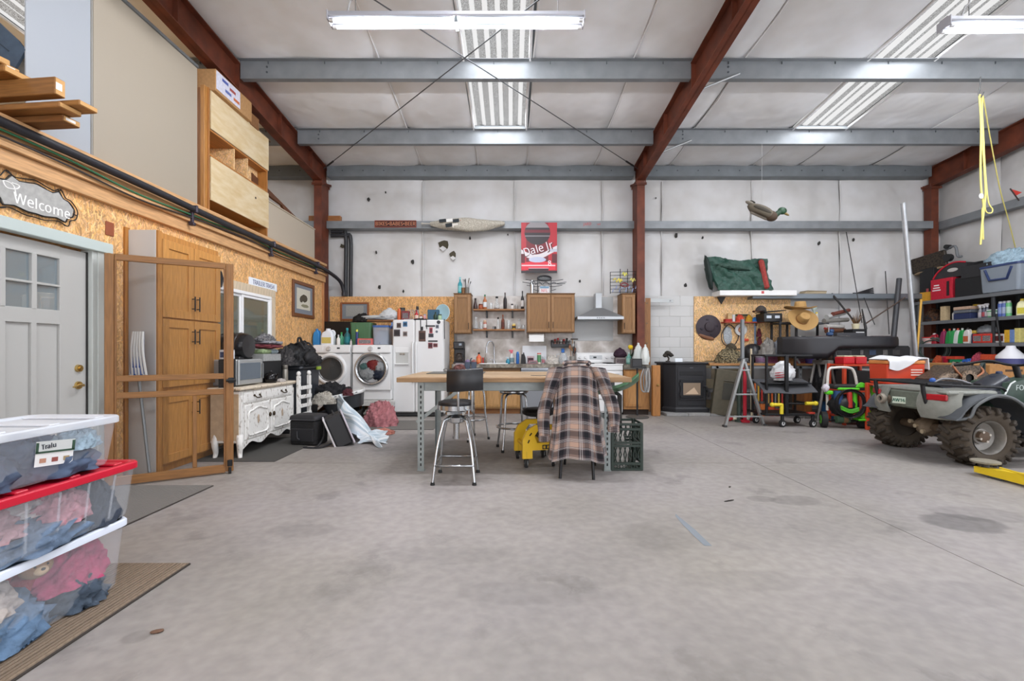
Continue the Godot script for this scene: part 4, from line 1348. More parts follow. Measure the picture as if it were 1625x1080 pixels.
func build_loft() ->void:
	var ply:=M("d8c8a8",0.6,0.0,"ply",1.0)
	var lf:=sgroup("floor_loft","plywood deck of the loft over the inner room")
	struct("deck",B().box(V(-6.66,2.765,-2.45),V(6.0,0.04,12.8)),M("c9a878",0.7,0.0,"ply",1.0),lf)
	# sheets standing along its edge
	var g1:=solo("grey_sheet","pale grey upright sheet at the near end of the loft edge","panel",B().at(V(0,0,0)).box(V(0,0.95,0),V(0.012,1.9,0.54),0.002),M("a0a5ab",0.5),V(-3.66,2.786,-3.69))
	part(g1,"edge_strip",B().box(V(0.008,0.95,-0.262),V(0.012,1.9,0.016),0.002),M("8d8a84",0.5))
	var g2:=solo("beige_sheet","large beige upright sheet on the loft edge beside the plywood shelf","panel",B().box(V(0,0.835,0),V(0.014,1.67,1.31),0.002),M("9f9585",0.6),V(-3.655,2.786,-4.62))
	part(g2,"edge_trim",B().box(V(0.01,1.66,0),V(0.03,0.035,1.31),0.004),M("6c6f70",0.5,0.3))
	var g3:=solo("beige_sheet","low beige sheet on the loft edge below the brown stair stringer","panel",B().box(V(0,0.31,0),V(0.014,0.62,1.66),0.002),M("b8ac9a",0.6),V(-3.655,2.786,-7.58))
	part(g3,"edge_trim",B().box(V(0.01,0.612,0),V(0.022,0.02,1.66),0.003),M("c0b49e",0.6))
	# shelf of plywood boxes
	var ps:=thing("plywood_shelf","tall plywood shelf unit on the loft edge with white board fronts","shelf",V(-3.66,2.786,-6.07),90)
	var brn:=M("b07436",0.5,0.0,"wy",1.0)
	part(ps,"side",B().box(V(-0.645,0.76,-0.25),V(0.02,1.5,0.6),0.003),brn)
	part(ps,"side",B().box(V(0.645,0.76,-0.25),V(0.02,1.5,0.6),0.003),brn)
	part(ps,"corner_post",B().box(V(-0.66,0.76,0.01),V(0.1,1.5,0.05),0.004),M("b9803f",0.5,0.0,"wy",1.0))
	for q in [[1.27,0.47],[0.44,0.52]]:
		part(ps,"front_board",B().box(V(0.03,q[0],0.045),V(1.29,q[1],0.018),0.002),ply)
	for y in [0.2,0.72,1.02,1.48]:
		part(ps,"shelf_board",B().box(V(0,y,-0.25),V(1.27,0.02,0.58),0.002),M("c07f3c",0.5,0.0,"wx",1.0))
	for q in [[-0.12,0.87],[0.18,0.87]]:
		part(ps,"divider",B().box(V(q[0],q[1],-0.25),V(0.018,0.28,0.56),0.002),M("ffffff",0.75,0.0,"osb",1.2))
	part(ps,"back_board",B().box(V(-0.38,0.87,-0.3),V(0.5,0.28,0.012)),M("ffffff",0.75,0.0,"osb",1.2))
	part(ps,"back_board",B().box(V(0.42,0.87,-0.1),V(0.46,0.28,0.012)),M("ffffff",0.75,0.0,"osb",1.2))
	part(ps,"back_board",B().box(V(0,0.1,-0.3),V(1.26,0.18,0.012)),M("4a3320",0.8))
	part(ps,"knot_hole",B().cyl(V(0.33,0.52,0.05),V(0.33,0.52,0.0555),0.016,-1,12),M("1d1712",0.9))
	var bx:=carton("printed_carton","long white carton with blue and red print on top of the plywood shelf","box",V(-3.72,4.2765,-5.83),V(0.76,0.26,0.34),"b58a5a",90)
	part(bx,"printed_panel",B().box(V(-0.13,0.14,0.171),V(0.48,0.22,0.003),0.001),M("dcdcea",0.6,0.0,"dust",4.0))
	for q in [[-0.2,0.2,"4a5aa0"],[-0.05,0.17,"a04a44"],[-0.14,0.1,"5a6aa8"],[0.03,0.09,"c46a3c"]]:
		part(bx,"print_block",B().box(V(q[0],q[1],0.173),V(0.12,0.035,0.002)),M(q[2],0.6))
	carton("brown_carton","plain brown carton behind the printed carton on the plywood shelf","box",V(-3.74,4.2765,-6.36),V(0.2,0.16,0.3),"8a5f38",90)
	var tb:=solo("dark_board","short dark board lying on the far end of the plywood shelf","board",B().box(V(0,0,0),V(0.3,0.03,0.34),0.004),M("5a4632",0.7,0.0,"wz",1.0),V(-3.76,4.292,-6.65))
	# stair stringer and a wooden block by the column
	var sp:=[6.55,3.42,8.42,3.16,8.42,2.97,8.3,3.04,8.22,2.92,8.1,3.1,8.0,3.02,7.9,3.18,7.78,3.1,7.68,3.24,7.56,3.17,7.4,3.26,6.55,3.27]
	for i in range(1,sp.size(),2):
		sp[i]+=0.3 - (sp[i - 1] - 6.55)*0.045
	var st:=solo("stair_stringer","dark brown notched stair stringer propped along the loft edge by the column","timber",B().at(V(-3.78,0,0),0,90,0).prism(P2(sp),0.04),M("6b4128",0.6,0.0,"wz",1.0))
	part(st,"cut_end",B().at(V(-3.76,3.22,-8.4),8,0,0).box(V(0,0,0),V(0.042,0.36,0.05),0.004),M("b0743c",0.6,0.0,"wy",1.0))
	solo("wood_block","short orange-brown beam resting on the girt behind the left column","timber",B().box(V(0,0,0),V(0.62,0.13,0.09),0.006),M("a86d3a",0.6,0.0,"wx",1.0),V(-3.66,3.726,-8.92))
	# lumber sticking out of the loft at the near end
	var lum:=[[-3.18,2.815,3.36,1.6,0.045,0.12,-5,"low brown board jutting lowest from the lumber pile","8a5a2c"],[-3.11,2.862,3.3,1.7,0.038,0.15,-6,"second board of the lumber pile, with a pale sawn end","a9743c"],[-3.02,2.902,3.34,1.7,0.038,0.13,-6,"longest board of the lumber pile, its end crossing the grey sheet","b07c42"],[-3.13,2.983,3.24,1.6,0.12,0.07,-6,"thick square beam on top of the lower lumber, white tag on its end","9c6a34"],[-3.41,3.07,3.26,1.5,0.045,0.2,-7,"wide upper board of the lumber pile below the blue sheet","a8702f"],[-3.46,3.115,3.3,1.3,0.04,0.08,-12,"honey coloured stick on the upper lumber, white tag on its end","c48a48"],[-3.5,3.16,3.24,1.3,0.045,0.1,-10,"upper honey coloured board on the lumber, right below the blue sheet","c99250"],[-3.6,3.21,3.18,1.2,0.05,0.1,-12,"honey coloured board at the very top of the lumber","d2a266"]]
	for k in lum.size():
		var q=lum[k]
		var o:=thing("lumber_board",q[7],"lumber",V(q[0] - q[3]/2,q[1],-q[2]),q[6])
		part(o,"board",B().box(V(0,0,0),V(q[3],q[4],q[5]),0.005),M(q[8],0.65,0.0,"wx",1.0))
		part(o,"sawn_end",B().box(V(q[3]/2+0.001,0,0),V(0.003,q[4] - 0.012,q[5] - 0.012)),M("dba96a",0.8,0.0,"wx",6.0))
		if k in [0,3,5]:
			part(o,"paper_tag",B().box(V(q[3]/2+0.003,0,0.01),V(0.002,q[4]*0.4,q[5]*0.55)),M("e9e9e6",0.7))
	for q in [[-3.75,2.786,3.2],[-4.5,2.786,3.1]]:
		solo("timber_spacer","short spacer block lifting the %s of the lumber pile" % ("outer end" if q[0]==-3.75 else "inner end"),"timber",B().box(V(0,0.004,0),V(0.09,0.008,0.3),0.002),M("94632f",0.65,0.0,"wz",1.0),V(q[0],q[1],-q[2] - 0.12))
	var bs:=thing("blue_sheet","dark slate blue rigid sheet leaning over the lumber at the loft edge","panel",V(-3.66,3.42,-3.44),8)
	part(bs,"sheet",B().prism(P2([-0.9,-0.18,-0.08,-0.16,0.0,0.0,-0.05,0.07,-0.35,0.36,-0.9,0.8]),0.02),M("46586c",0.7,0.0,"dust",2.0))
	part(bs,"groove",B().at(V(-0.3,0.14,0.0215),0,0,-40).box(V(0,0,0),V(0.5,0.008,0.003)),M("2f3c4a",0.8))

func machine(label: String,pos: Vector3,dryer: bool) ->Node3D:
	var o:=thing("clothes_dryer" if dryer else "washing_machine",label,"dryer" if dryer else "washer",pos)
	var wh:=M("e2e2e1",0.35)
	var W:=0.665
	# body with a round opening, front built as a ring between the door and the square
	part(o,"body",B().box(V(0,0.48,-0.38),V(W,0.955,0.68),0.015),wh)
	var cy:=0.54
	var R:=0.285 if dryer else 0.265
	var fr:=B()
	var sq:=[]
	var ci:=[]
	for i in 48:
		var a:=TAU*i/48.0
		var k:=1.0/maxf(absf(cos(a)),absf(sin(a)))
		sq.append(V(cos(a)*k*(W/2 - 0.004),clampf(cy+sin(a)*k*0.36,0.01,0.8),0.0))
		ci.append(V(cos(a)*R,cy+sin(a)*R,0.012))
	for i in 48:
		var j:=(i+1) % 48
		fr.face([sq[i],sq[j],ci[j],ci[i]],V(0,0,1))
		fr.face([sq[i],sq[j],sq[j] - V(0,0,0.05),sq[i] - V(0,0,0.05)],V(cos(TAU*i/48),sin(TAU*i/48),0))
	part(o,"front_panel",fr,wh)
	part(o,"control_panel",B().at(V(0,0.88,-0.008),-12,0,0).box(V(0,0,0),V(W - 0.006,0.135,0.05),0.012),wh)
	part(o,"knob",B().at(V(-0.02 if dryer else -0.04,0.885,0.015),-12,0,0).cyl(V(0,0,0),V(0,0,0.03),0.037,0.032,20).cyl(V(0,0,0.0),V(0,0,0.006),0.045,0.045,20),M("d4d4d4",0.25,0.5))
	part(o,"display",B().at(V(0.13,0.9,0.016),-12,0,0).box(V(0,0,0),V(0.05,0.025,0.004),0.001),M("22282c",0.3))
	if not dryer:
		part(o,"detergent_drawer",B().at(V(-0.22,0.885,0.014),-12,0,0).box(V(0,0,0),V(0.17,0.08,0.012),0.005),M("dedede",0.35))
		part(o,"handle_slot",B().at(V(0.18,0.862,0.016),-12,0,0).box(V(0,0,0),V(0.14,0.01,0.004),0.001),M("4d5254",0.4))
	var rim:=[]
	for i in 40:
		var a:=TAU*i/40.0
		rim.append(V(cos(a)*(R - 0.02),cy+sin(a)*(R - 0.02),0.02))
	var dr:=part(o,"door",B().tube(rim,0.03 if dryer else 0.034,10,true),M("cfd1d2",0.18,0.85) if dryer else wh)
	var rg:=R - 0.05
	part(dr,"drum",B().lathe_z(V(0,cy,-0.2),[[rg,0.2],[rg,0.03],[0.0,0.0]],28),M("56524e",0.4,0.5) if dryer else M("3b3634",0.4,0.4))
	part(dr,"door_glass",B().lathe_z(V(0,cy,0.0),[[rg+0.005,0.025],[rg*0.7,0.045],[0.0,0.05]],28),glass("20201f",0.25 if dryer else 0.72,0.05))
	if not dryer:
		var r2:=[]
		for i in 36:
			r2.append(V(cos(TAU*i/36.0)*(rg - 0.01),cy+sin(TAU*i/36.0)*(rg - 0.01),0.03))
		part(dr,"inner_ring",B().tube(r2,0.014,8,true),M("8a8c8e",0.3,0.6))
	part(o,"energy_sticker",B().box(V(0.25,0.73,0.003),V(0.035,0.05,0.003)),M("486054",0.6))
	for sx in [-1,1]:
		for z in [-0.08,-0.68]:
			part(o,"foot",B().cyl(V(sx*0.28,-0.0,z),V(sx*0.28,0.02,z),0.025),M("333333",0.7))
	return o

func build_laundry() ->void:
	machine("white front-load washer with a dark round door, left of the dryer",V(-3.12,0.302,-7.85),false)
	machine("white dryer with a chrome-ringed round door full of clothes",V(-2.42,0.302,-7.85),true)
	for q in [["shirt","red shirt behind the dryer door","a8242c",-2.40,0.9,0.2],["towel","white towel behind the dryer door","d8dcdc",-2.5,0.77,0.24],["shorts","navy shorts behind the dryer door","22304a",-2.31,0.75,0.2],["sock","teal sock behind the dryer door","6f9a94",-2.56,0.88,0.13],["sheet","grey sheet behind the dryer door","a9afb2",-2.29,0.88,0.18]]:
		solo(q[0],q[1],"laundry",B().ell(V(0,0,0),V(q[5]*0.6,q[5]*0.5,0.05),18,12,0.4,hash(q[1]) % 99,2.0),M(q[2],0.85,0.0,"cloth",4.0),V(q[3],q[4],-7.89))
	var st:=thing("wooden_stand","white painted wooden stand under the washer and dryer","stand",V(-2.77,0,-8.2))
	var wp:=M("d9d8d4",0.6,0.0,"dust",2.0)
	part(st,"deck",B().box(V(0,0.28,0),V(1.46,0.04,0.76),0.004),wp)
	part(st,"apron",B().box(V(0,0.235,0.36),V(1.46,0.05,0.035),0.003),wp)
	for sx in [-0.7,-0.02,0.7]:
		for sz in [-0.34,0.34]:
			part(st,"leg",B().box(V(sx,0.13,sz),V(0.05,0.26,0.05),0.004),wp)
	for sx in [-0.7,0.02]:
		part(st,"brace",B().at(V(sx+(0.13 if sx<0.0 else 0.59),0.16,0.36),0,0,42 if sx<0.0 else -42).box(V(0,0,0),V(0.26,0.035,0.03),0.003),wp)
	var sack:=bag("plastic_sack","white plastic sack stuffed under the dryer stand","bag",V(-2.36,0,-8.0),V(0.46,0.22,0.4),M("d6d6d4",0.5),4)
	heap_of("blanket","dark blanket pushed under the washer stand","blanket","2a2a2c",V(-3.05,0,-8.2),V(0.6,0.22,0.4),41)
	# things on the machines
	var y:=1.259
	vessel("jug","detergent_jug","bright blue detergent jug at the left end of the washer top","detergent",V(X(503,8.1),y,-8.1),0.29,0.065,"2e86c8","2470b0")
	vessel("jug","detergent_jug","big white detergent jug with a yellow and blue label on the washer","detergent",V(X(521,8.05),y,-8.05),0.29,0.115,"e4e6ea","dfe2e8","d9c36a")
	vessel("bottle","white_bottle","slim white bottle right of the big white detergent jug","bottle",V(X(537,8.0),y,-8.0),0.18,0.032,"e0dcd6","dddddd")
	vessel("bottle","green_bottle","pale green softener bottle with a green cap on the washer","bottle",V(X(542,8.2),y,-8.2),0.23,0.045,"4ea07c","3f9c50")
	vessel("bottle","softener_bottle","dark teal softener bottle with a bright teal cap on the washer","bottle",V(X(551,8.05),y,-8.05),0.3,0.052,"135a60","17929a","1d7a80")
	vessel("can","spray_can","thin navy spray can with a yellow nozzle on the dryer","spray can",V(X(566.5,8.0),y,-8.0),0.27,0.024,"23336e","d8d54a")
	vessel("bottle","small_bottle","tiny white bottle between the teal bottle and the navy can","bottle",V(X(557,7.98),y,-7.98),0.1,0.018,"d4ccc8","b8a0a0")
	carton("wipes_pack","red and white packet of wipes lying in front of the green tote","packet",V(X(580,7.99),y,-7.99),V(0.25,0.11,0.13),"d76a64",8,"","e8dcd8")
	var gt:=tote("olive green tote with a ribbed body behind the wipes on the dryer",V(X(577,8.33),y,-8.33),V(0.36,0.42,0.4),M("4d7350",0.5),M("43664a",0.5),90,"",2,false)
	var ct:=tote("clear tote with a blue lid between the green tote and the fridge",V(X(608,8.25),y+0.001,-8.25),V(0.36,0.35,0.3),glass("c9d2de",0.45,0.35),M("3f62a0",0.5),90)
	heap_of("linens","folded pale blue linens inside the blue-lidded clear tote","linens","aeb9cc",V(X(608,8.25),y+0.01,-8.25),V(0.26,0.25,0.3),44)
	var tv:=thing("flat_screen","black flat panel standing behind the detergents on the washer","screen",V(X(534,8.6),y,-8.6))
	part(tv,"panel",B().box(V(0,0.235,0),V(0.66,0.43,0.04),0.008),M("121214",0.3))
	part(tv,"bezel",B().box(V(0,0.03,0.022),V(0.66,0.03,0.008),0.002),M("1c1c1e",0.4))
	part(tv,"foot",B().box(V(0,0.008,0),V(0.3,0.016,0.14),0.004),M("17171a",0.4))
	picture("brown framed landscape print leaning on the strand board above the laundry",V(X(563,8.92),P(563,494,8.92).y,-8.928),0.56,0.36,0.035,"9c5b30","7d8287","a2a29c")
	var pk:=solo("wood_plank","rough brown plank bridging the green tote and the fridge top","plank",B().box(V(0,0,0),V(0.62,0.04,0.16),0.006),M("8a5a30",0.7,0.0,"wx",2.0),V(X(603,8.3),1.7,-8.3))
	bag("foil_bag","crumpled silvery plastic bag on the plank beside the fridge","bag",V(X(618,8.3),1.721,-8.3),V(0.36,0.2,0.22),M("c9cbcc",0.3),9,0)
	var wrap:=solo("plastic_wrap","sheet of clear plastic trailing from the silvery bag","wrap",B().at(V(0,0.03,0)).ell(V(0,0,0),V(0.26,0.04,0.1),22,10,0.5,12,1.5),M("bfc1c0",0.3),V(X(596,8.25),1.73,-8.27),0)
	heap_of("tool_bundle","tangle of dark tools lying on top of the green tote","tools","2c2622",V(X(575,8.3),y+0.42,-8.3),V(0.34,0.15,0.24),46,0,"","print")
	build_sideboard()

func build_sideboard() ->void:
	var o:=thing("sideboard","distressed white French sideboard with carved doors and scalloped apron","sideboard",V(-3.2,0,-5.495),90)
	var wt:=M("e9e7e2",0.6,0.0,"distress",1.2)
	part(o,"body",B().box(V(0.12,0.44,-0.01),V(0.96,0.56,0.56),0.008).box(V(-0.48,0.44,0.11),V(0.24,0.56,0.32),0.008),wt)
	part(o,"top",B().box(V(0.13,0.745,0),V(1.02,0.03,0.62),0.008).box(V(-0.51,0.745,0.125),V(0.262,0.03,0.37),0.008).box(V(0.13,0.725,0),V(0.98,0.02,0.59),0.006),M("d9cbb6",0.55,0.0,"distress",1.0))
	part(o,"end_panel",B().box(V(-0.602,0.44,0.11),V(0.008,0.5,0.3),0.002),M("cbb292",0.6,0.0,"dust",2.0))
	var dw:=part(o,"drawer",B().box(V(0,0.645,0.275),V(1.08,0.125,0.022),0.006).box(V(0,0.645,0.287),V(1.0,0.085,0.006),0.003),wt)
	var br:=M("4b3f30",0.4,0.7)
	for s in [-0.3,0.3]:
		part(dw,"handle",B().tube(curve([V(s - 0.055,0.655,0.295),V(s - 0.04,0.63,0.315),V(s,0.628,0.32),V(s+0.04,0.63,0.315),V(s+0.055,0.655,0.295)],4),0.007,6).ell(V(s - 0.055,0.655,0.292),V(0.022,0.014,0.006),10,6).ell(V(s+0.055,0.655,0.292),V(0.022,0.014,0.006),10,6),br)
	for s in [-1,1]:
		var c:=V(s*0.27,0.37,0.277)
		var dd:=part(o,"door",B().box(c,V(0.5,0.38,0.02),0.006),wt)
		var pts:=[]
		for q in [[-0.19,-0.14],[0.0,-0.15],[0.19,-0.14],[0.2,-0.02],[0.19,0.1],[0.12,0.12],[0.0,0.15],[-0.12,0.12],[-0.19,0.1],[-0.2,-0.02]]:
			pts.append(c+V(q[0],q[1],0.012))
		part(dd,"carved_moulding",B().tube(curve(pts,4,true),0.011,6,true),wt)
		part(dd,"carved_rosette",B().at(c+V(0,0.01,0.012)).ell(V(0,0,0),V(0.02,0.05,0.008),12,8,0.4,3,3.0),M("b5a08a",0.6,0.0,"distress",2.0))
		part(dd,"knob",B().ell(V(s*0.045,0.4,0.305),V(0.018,0.028,0.014),12,8),br)
	part(o,"frame_stile",B().box(V(0,0.42,0.272),V(0.035,0.5,0.016),0.004).box(V(-0.57,0.42,0.272),V(0.05,0.5,0.02),0.006).box(V(0.57,0.42,0.272),V(0.05,0.5,0.02),0.006),wt)
	var ap:=[-0.6,0.17]
	for i in 25:
		var f:=i/24.0
		ap.append_array([-0.6+1.2*f,0.135 - 0.028*cos(f*TAU*3) - 0.05*absf(f - 0.5)])
	ap.append_array([0.6,0.17])
	part(o,"apron",B().prism(P2(ap),0.02,0.262),wt)
	for sx in [-1,1]:
		for sz in [-1.0 if sx>0 else 0.0,1.0]:
			part(o,"leg",B().tube(curve([V(sx*0.57,0.24,sz*0.25),V(sx*0.595,0.15,sz*0.27),V(sx*0.58,0.06,sz*0.26),V(sx*0.6,0.0,sz*0.275)],5),0.04,8,false,0.5),wt)
	var y:=0.761
	# microwave, its front towards the room
	var mw:=thing("microwave","silver microwave with a dark window on the sideboard","microwave",V(-3.22,y,-5.26),90)
	part(mw,"body",B().box(V(0,0.155,-0.01),V(0.5,0.29,0.4),0.012),M("a5a6a5",0.4,0.4))
	part(mw,"door",B().box(V(-0.01,0.155,0.2),V(0.48,0.28,0.03),0.01),M("a9abaa",0.4,0.4))
	part(mw,"window",B().box(V(-0.03,0.165,0.217),V(0.4,0.19,0.008),0.004),M("55606a",0.15))
	part(mw,"handle",B().cyl(V(0.2,0.07,0.232),V(0.2,0.25,0.232),0.009,-1,10),M("77797a",0.3,0.6))
	var af:=thing("air_fryer","glossy black barrel-shaped fryer on top of the microwave","fryer",V(-3.2,y+0.301,-5.26),90)
	part(af,"body",B().at(V(0,0.15,0),90,0,0).lathe(PR([0,-0.15,0.13,-0.15,0.15,-0.12,0.155,0,0.15,0.12,0.13,0.16,0,0.165]),24),M("1b1b1d",0.25))
	part(af,"base",B().box(V(0,0.015,0),V(0.26,0.03,0.26),0.01),M("222224",0.4))
	part(af,"seam_ring",B().at(V(0,0.15,0),90,0,0).lathe(PR([0.153,0.06,0.158,0.065,0.158,0.075,0.153,0.08]),24),M("3a3a3c",0.3,0.4))
	var kt:=thing("kettle","small shiny black kettle beside the microwave","kettle",V(-3.0,y,-5.66))
	part(kt,"body",B().lathe(PR([0,0,0.06,0,0.075,0.03,0.078,0.07,0.06,0.115,0.02,0.13,0,0.13]),20),M("1c1a1b",0.15,0.3))
	part(kt,"lid_knob",B().ell(V(0,0.14,0),V(0.014,0.014,0.014),10,8),M("2a2829",0.3))
	part(kt,"spout",B().cyl(V(0.06,0.06,0.02),V(0.11,0.11,0.03),0.014,0.009,10),M("1c1a1b",0.15,0.3))
	var bb:=carton("black_case","wide black case behind the kettle carrying a grey box","case",V(-3.24,y,-5.83),V(0.46,0.26,0.34),"1c1c1e",90)
	var sb:=carton("grey_box","flat grey box on the black case under a pile of clothes","box",V(-3.22,y+0.2645,-5.84),V(0.42,0.09,0.3),"a7a8a6",90)
	solo("folded_towel","green and pale blue folded towels on the grey box","towel",B().box(V(-0.05,0.03,0),V(0.2,0.06,0.26),0.02),M("a9c08e",0.9,0.0,"cloth",4.0),V(-3.2,y+0.359,-5.78),90)
	solo("folded_towel","pale blue folded towel beside the green one on the grey box","towel",B().box(V(0.1,0.03,0),V(0.16,0.06,0.25),0.02),M("b5c8cf",0.9,0.0,"cloth",4.0),V(-3.2,y+0.359,-5.83),90)
	solo("folded_shirt","red and grey striped shirt folded over the towels","shirt",B().at(V(0,0,0)).ell(V(0,0.03,0),V(0.27,0.035,0.17),24,10,0.35,5,1.6),M("8d4048",0.9,0.0,"cloth",5.0),V(-3.18,y+0.425,-5.86),90)
	solo("folded_shirt","grey shirt folded on top of the red striped one","shirt",B().ell(V(0,0.025,0),V(0.25,0.03,0.16),24,10,0.35,8,1.6),M("a3a2a8",0.9,0.0,"cloth",5.0),V(-3.17,y+0.475,-5.9),90)
	heap_of("shoes_bundle","black and white printed cloth crumpled on the folded shirts","cloth","c9c7c6",V(-3.16,y+0.52,-5.84),V(0.12,0.09,0.42),51,0,"","print")
	var th:=thing("thermos","slim steel thermos at the far end of the sideboard top","thermos",V(-2.98,y,-5.98))
	part(th,"body",B().lathe(PR([0,0,0.032,0,0.034,0.01,0.034,0.14,0.03,0.16,0,0.16]),16),M("9b968c",0.3,0.6))
	part(th,"cup",B().lathe(PR([0.03,0.155,0.033,0.16,0.033,0.205,0.028,0.21,0,0.21]),16),M("6f6a62",0.35,0.5))
	heap_of("napkins","crumpled white napkins on the sideboard by the thermos","napkins","d8cfc8",V(-2.97,y,-5.85),V(0.1,0.04,0.14),52)
	carton("dark_carton","black carton at the near end of the sideboard behind the screen door","box",V(-3.09,y,-4.935),V(0.12,0.3,0.12),"1e1d1f")
	carton("white_carton","white carton with blue print on the black carton by the pantry","box",V(-3.09,y+0.3045,-4.935),V(0.11,0.1,0.1),"dfe0e4",0,"","5c7ab8")
	vessel("can","spray_can","blue spray can with a yellow cap beside the pantry","spray can",V(-3.09,y+0.4095,-4.935),0.175,0.03,"2f6fc0","d3a22c","c8d4e4")
	# the dark trunk with a backpack
	var tk:=thing("dark_tote","tall slate grey tote with a lime green latch at the end of the sideboard","storage box",V(-3.2,0,-6.62),90)
	part(tk,"body",rbox(0.62,0.9,0.56,0.05,0.92),M("33373d",0.45))
	part(tk,"lid",loft([ring(0.64,0.58,0.05,0.9),ring(0.66,0.6,0.05,0.905),ring(0.66,0.6,0.05,0.94),ring(0.62,0.56,0.05,0.95)]),M("2c2f34",0.45))
	part(tk,"latch",B().at(V(0.18,0.9,0.31)).box(V(0,0,0),V(0.13,0.05,0.03),0.008),M("a5c23a",0.4))
	var bp:=thing("backpack","large black backpack lying on the slate grey tote","backpack",V(-3.06,0.951,-6.55),90)
	var bl:=M("1a1a1c",0.7,0.0,"cloth",4.0)
	part(bp,"body",heap(0.66,0.3,0.5,61,0.25),bl)
	part(bp,"front_pocket",B().ell(V(-0.1,0.1,0.2),V(0.16,0.09,0.07),18,10,0.15,3,1.5),M("222225",0.65,0.0,"cloth",4.0))
	for k in 3:
		part(bp,"strap",B().tube(curve([V(-0.2+k*0.15,0.22,0.17),V(-0.12+k*0.14,0.32,0.06),V(0.0+k*0.1,0.3,-0.06)],6),0.014,6),M("2b2b2e",0.6))
	part(bp,"carry_loop",B().tube(curve([V(-0.05,0.3,0),V(-0.04,0.38,0),V(0.04,0.385,0),V(0.06,0.3,0)],5),0.016,6),bl)
	heap_of("jacket","grey jacket tucked at the near end of the black backpack","jacket","74706e",V(-3.12,0.951,-6.26),V(0.3,0.24,0.2),62,0,"","print")
	var cr:=thing("slatted_rack","narrow white slatted wooden rack at the far end of the sideboard","rack",V(-2.84,0,-6.21),85)
	for i in 6:
		part(cr,"slat",B().box(V(0,0.06+i*0.12,0.03),V(0.28,0.05,0.014),0.003),wt)
	for s in [-1,1]:
		part(cr,"post",B().box(V(s*0.13,0.41,0),V(0.045,0.82,0.045),0.005),wt)
		part(cr,"finial",B().ell(V(s*0.13,0.85,0),V(0.035,0.035,0.025),12,8),wt)
	# floor heap between the sideboard and the washer
	var bx:=tote("black lidless tote on the floor under the laundry basket",V(-2.62,0,-6.95),V(0.42,0.26,0.56),M("232326",0.5),M("232326",0.5),90,"",0,false)
	heap_of("rags","dark rags filling the black tote under the laundry basket","rags","303236",V(-2.62,0.02,-6.95),V(0.48,0.26,0.36),71)
	var lb:=thing("laundry_basket","white rimmed laundry basket tilted on the black tote","basket",V(-2.52,0.28,-6.9),10)
	lb.rotation_degrees.z=12
	part(lb,"body",loft([ring(0.5,0.34,0.08,0),ring(0.6,0.42,0.1,0.2)],null,true,false),M("2b2d30",0.5))
	part(lb,"rim",loft([ring(0.6,0.42,0.1,0.19),ring(0.64,0.46,0.11,0.2),ring(0.64,0.46,0.11,0.24),ring(0.6,0.42,0.1,0.245),ring(0.58,0.4,0.09,0.2)],null,false,false),M("d9d9d6",0.45))
	for i in 9:
		part(lb,"vent_slot",B().box(V(-0.24+i*0.06,0.222,0.2305),V(0.03,0.012,0.003),0.001),M("4a4a4a",0.6))
	heap_of("clothes_pile","heap of black clothes on the tilted laundry basket","clothes","1f1f22",V(-2.72,0.46,-6.9),V(0.62,0.2,0.42),72)
	heap_of("shirt","cream shirt hanging over the near side of the laundry basket","shirt","cfc8ba",V(-2.76,0.38,-6.68),V(0.36,0.16,0.2),73)
	heap_of("scarf","red scarf at the edge of the black clothes heap","scarf","a03a44",V(-3.0,0.42,-6.72),V(0.12,0.16,0.14),74)
	heap_of("shirt","dark red sleeve at the right edge of the black clothes heap","shirt","5c262c",V(-2.42,0.5,-6.72),V(0.18,0.09,0.14),75)
	var cb:=thing("cooler_bag","black soft cooler bag on the floor in front of the sideboard's end","bag",V(-2.53,0,-5.68),-10)
	part(cb,"body",rbox(0.38,0.31,0.28,0.05,0.97),bl)
	part(cb,"lid",loft([ring(0.385,0.285,0.05,0.31),ring(0.39,0.29,0.05,0.33),ring(0.37,0.27,0.05,0.36),ring(0.3,0.2,0.05,0.372)]),M("242427",0.6))
	part(cb,"zip",B().box(V(0,0.315,0.147),V(0.36,0.01,0.006),0.002),M("55555a",0.4,0.4))
	part(cb,"pocket",B().box(V(0,0.13,0.143),V(0.3,0.16,0.02),0.008),M("202023",0.7))
	part(cb,"strap",B().tube(curve([V(0.19,0.28,0.0),V(0.26,0.12,0.1),V(0.24,0.01,0.22),V(0.1,0.008,0.26),V(0.3,0.01,0.24),V(0.36,0.03,0.1)],5),0.012,6),M("1d1d20",0.7))
	part(cb,"pull_tab",B().tube(curve([V(-0.06,0.18,0.155),V(-0.05,0.1,0.165),V(-0.02,0.08,0.165)],4),0.008,6),M("3a3a3d",0.5))
	var sc:=thing("suitcase","black hard case with pale lilac edges tipped against the blue blanket","suitcase",V(-2.08,0.0,-5.66),24)
	sc.rotation_degrees.z=22
	part(sc,"shell",B().box(V(0,0.2,0),V(0.2,0.4,0.3),0.02),M("232325",0.5))
	for s in [-1,1]:
		part(sc,"edge_band",B().box(V(s*0.11,0.2,0),V(0.02,0.42,0.32),0.008),M("cfc8d2" if s>0 else "d6d2d4",0.5))
	part(sc,"handle",B().tube(curve([V(0.02,0.4,-0.06),V(0.02,0.44,-0.04),V(0.02,0.44,0.04),V(0.02,0.4,0.06)],4),0.01,6),M("1a1a1c",0.5))
	var bt:=stripes("bedding",func(x: int,y: int) ->Color:
		var c:=Color("c3d0d8").lerp(Color("e6eaec"),0.5+0.5*sin(x*0.35))
		if x % 32 in [3,6,9]:
			c=Color("8299a8")
		return c.lerp(Color("8fa5b4"),0.35*maxf(0.0,sin(x*0.05+2.0*sin(y*0.06)))),128,128)
	var bm:=uvmat(bt,0.9)
	bm.uv1_scale=V(2,1,1)
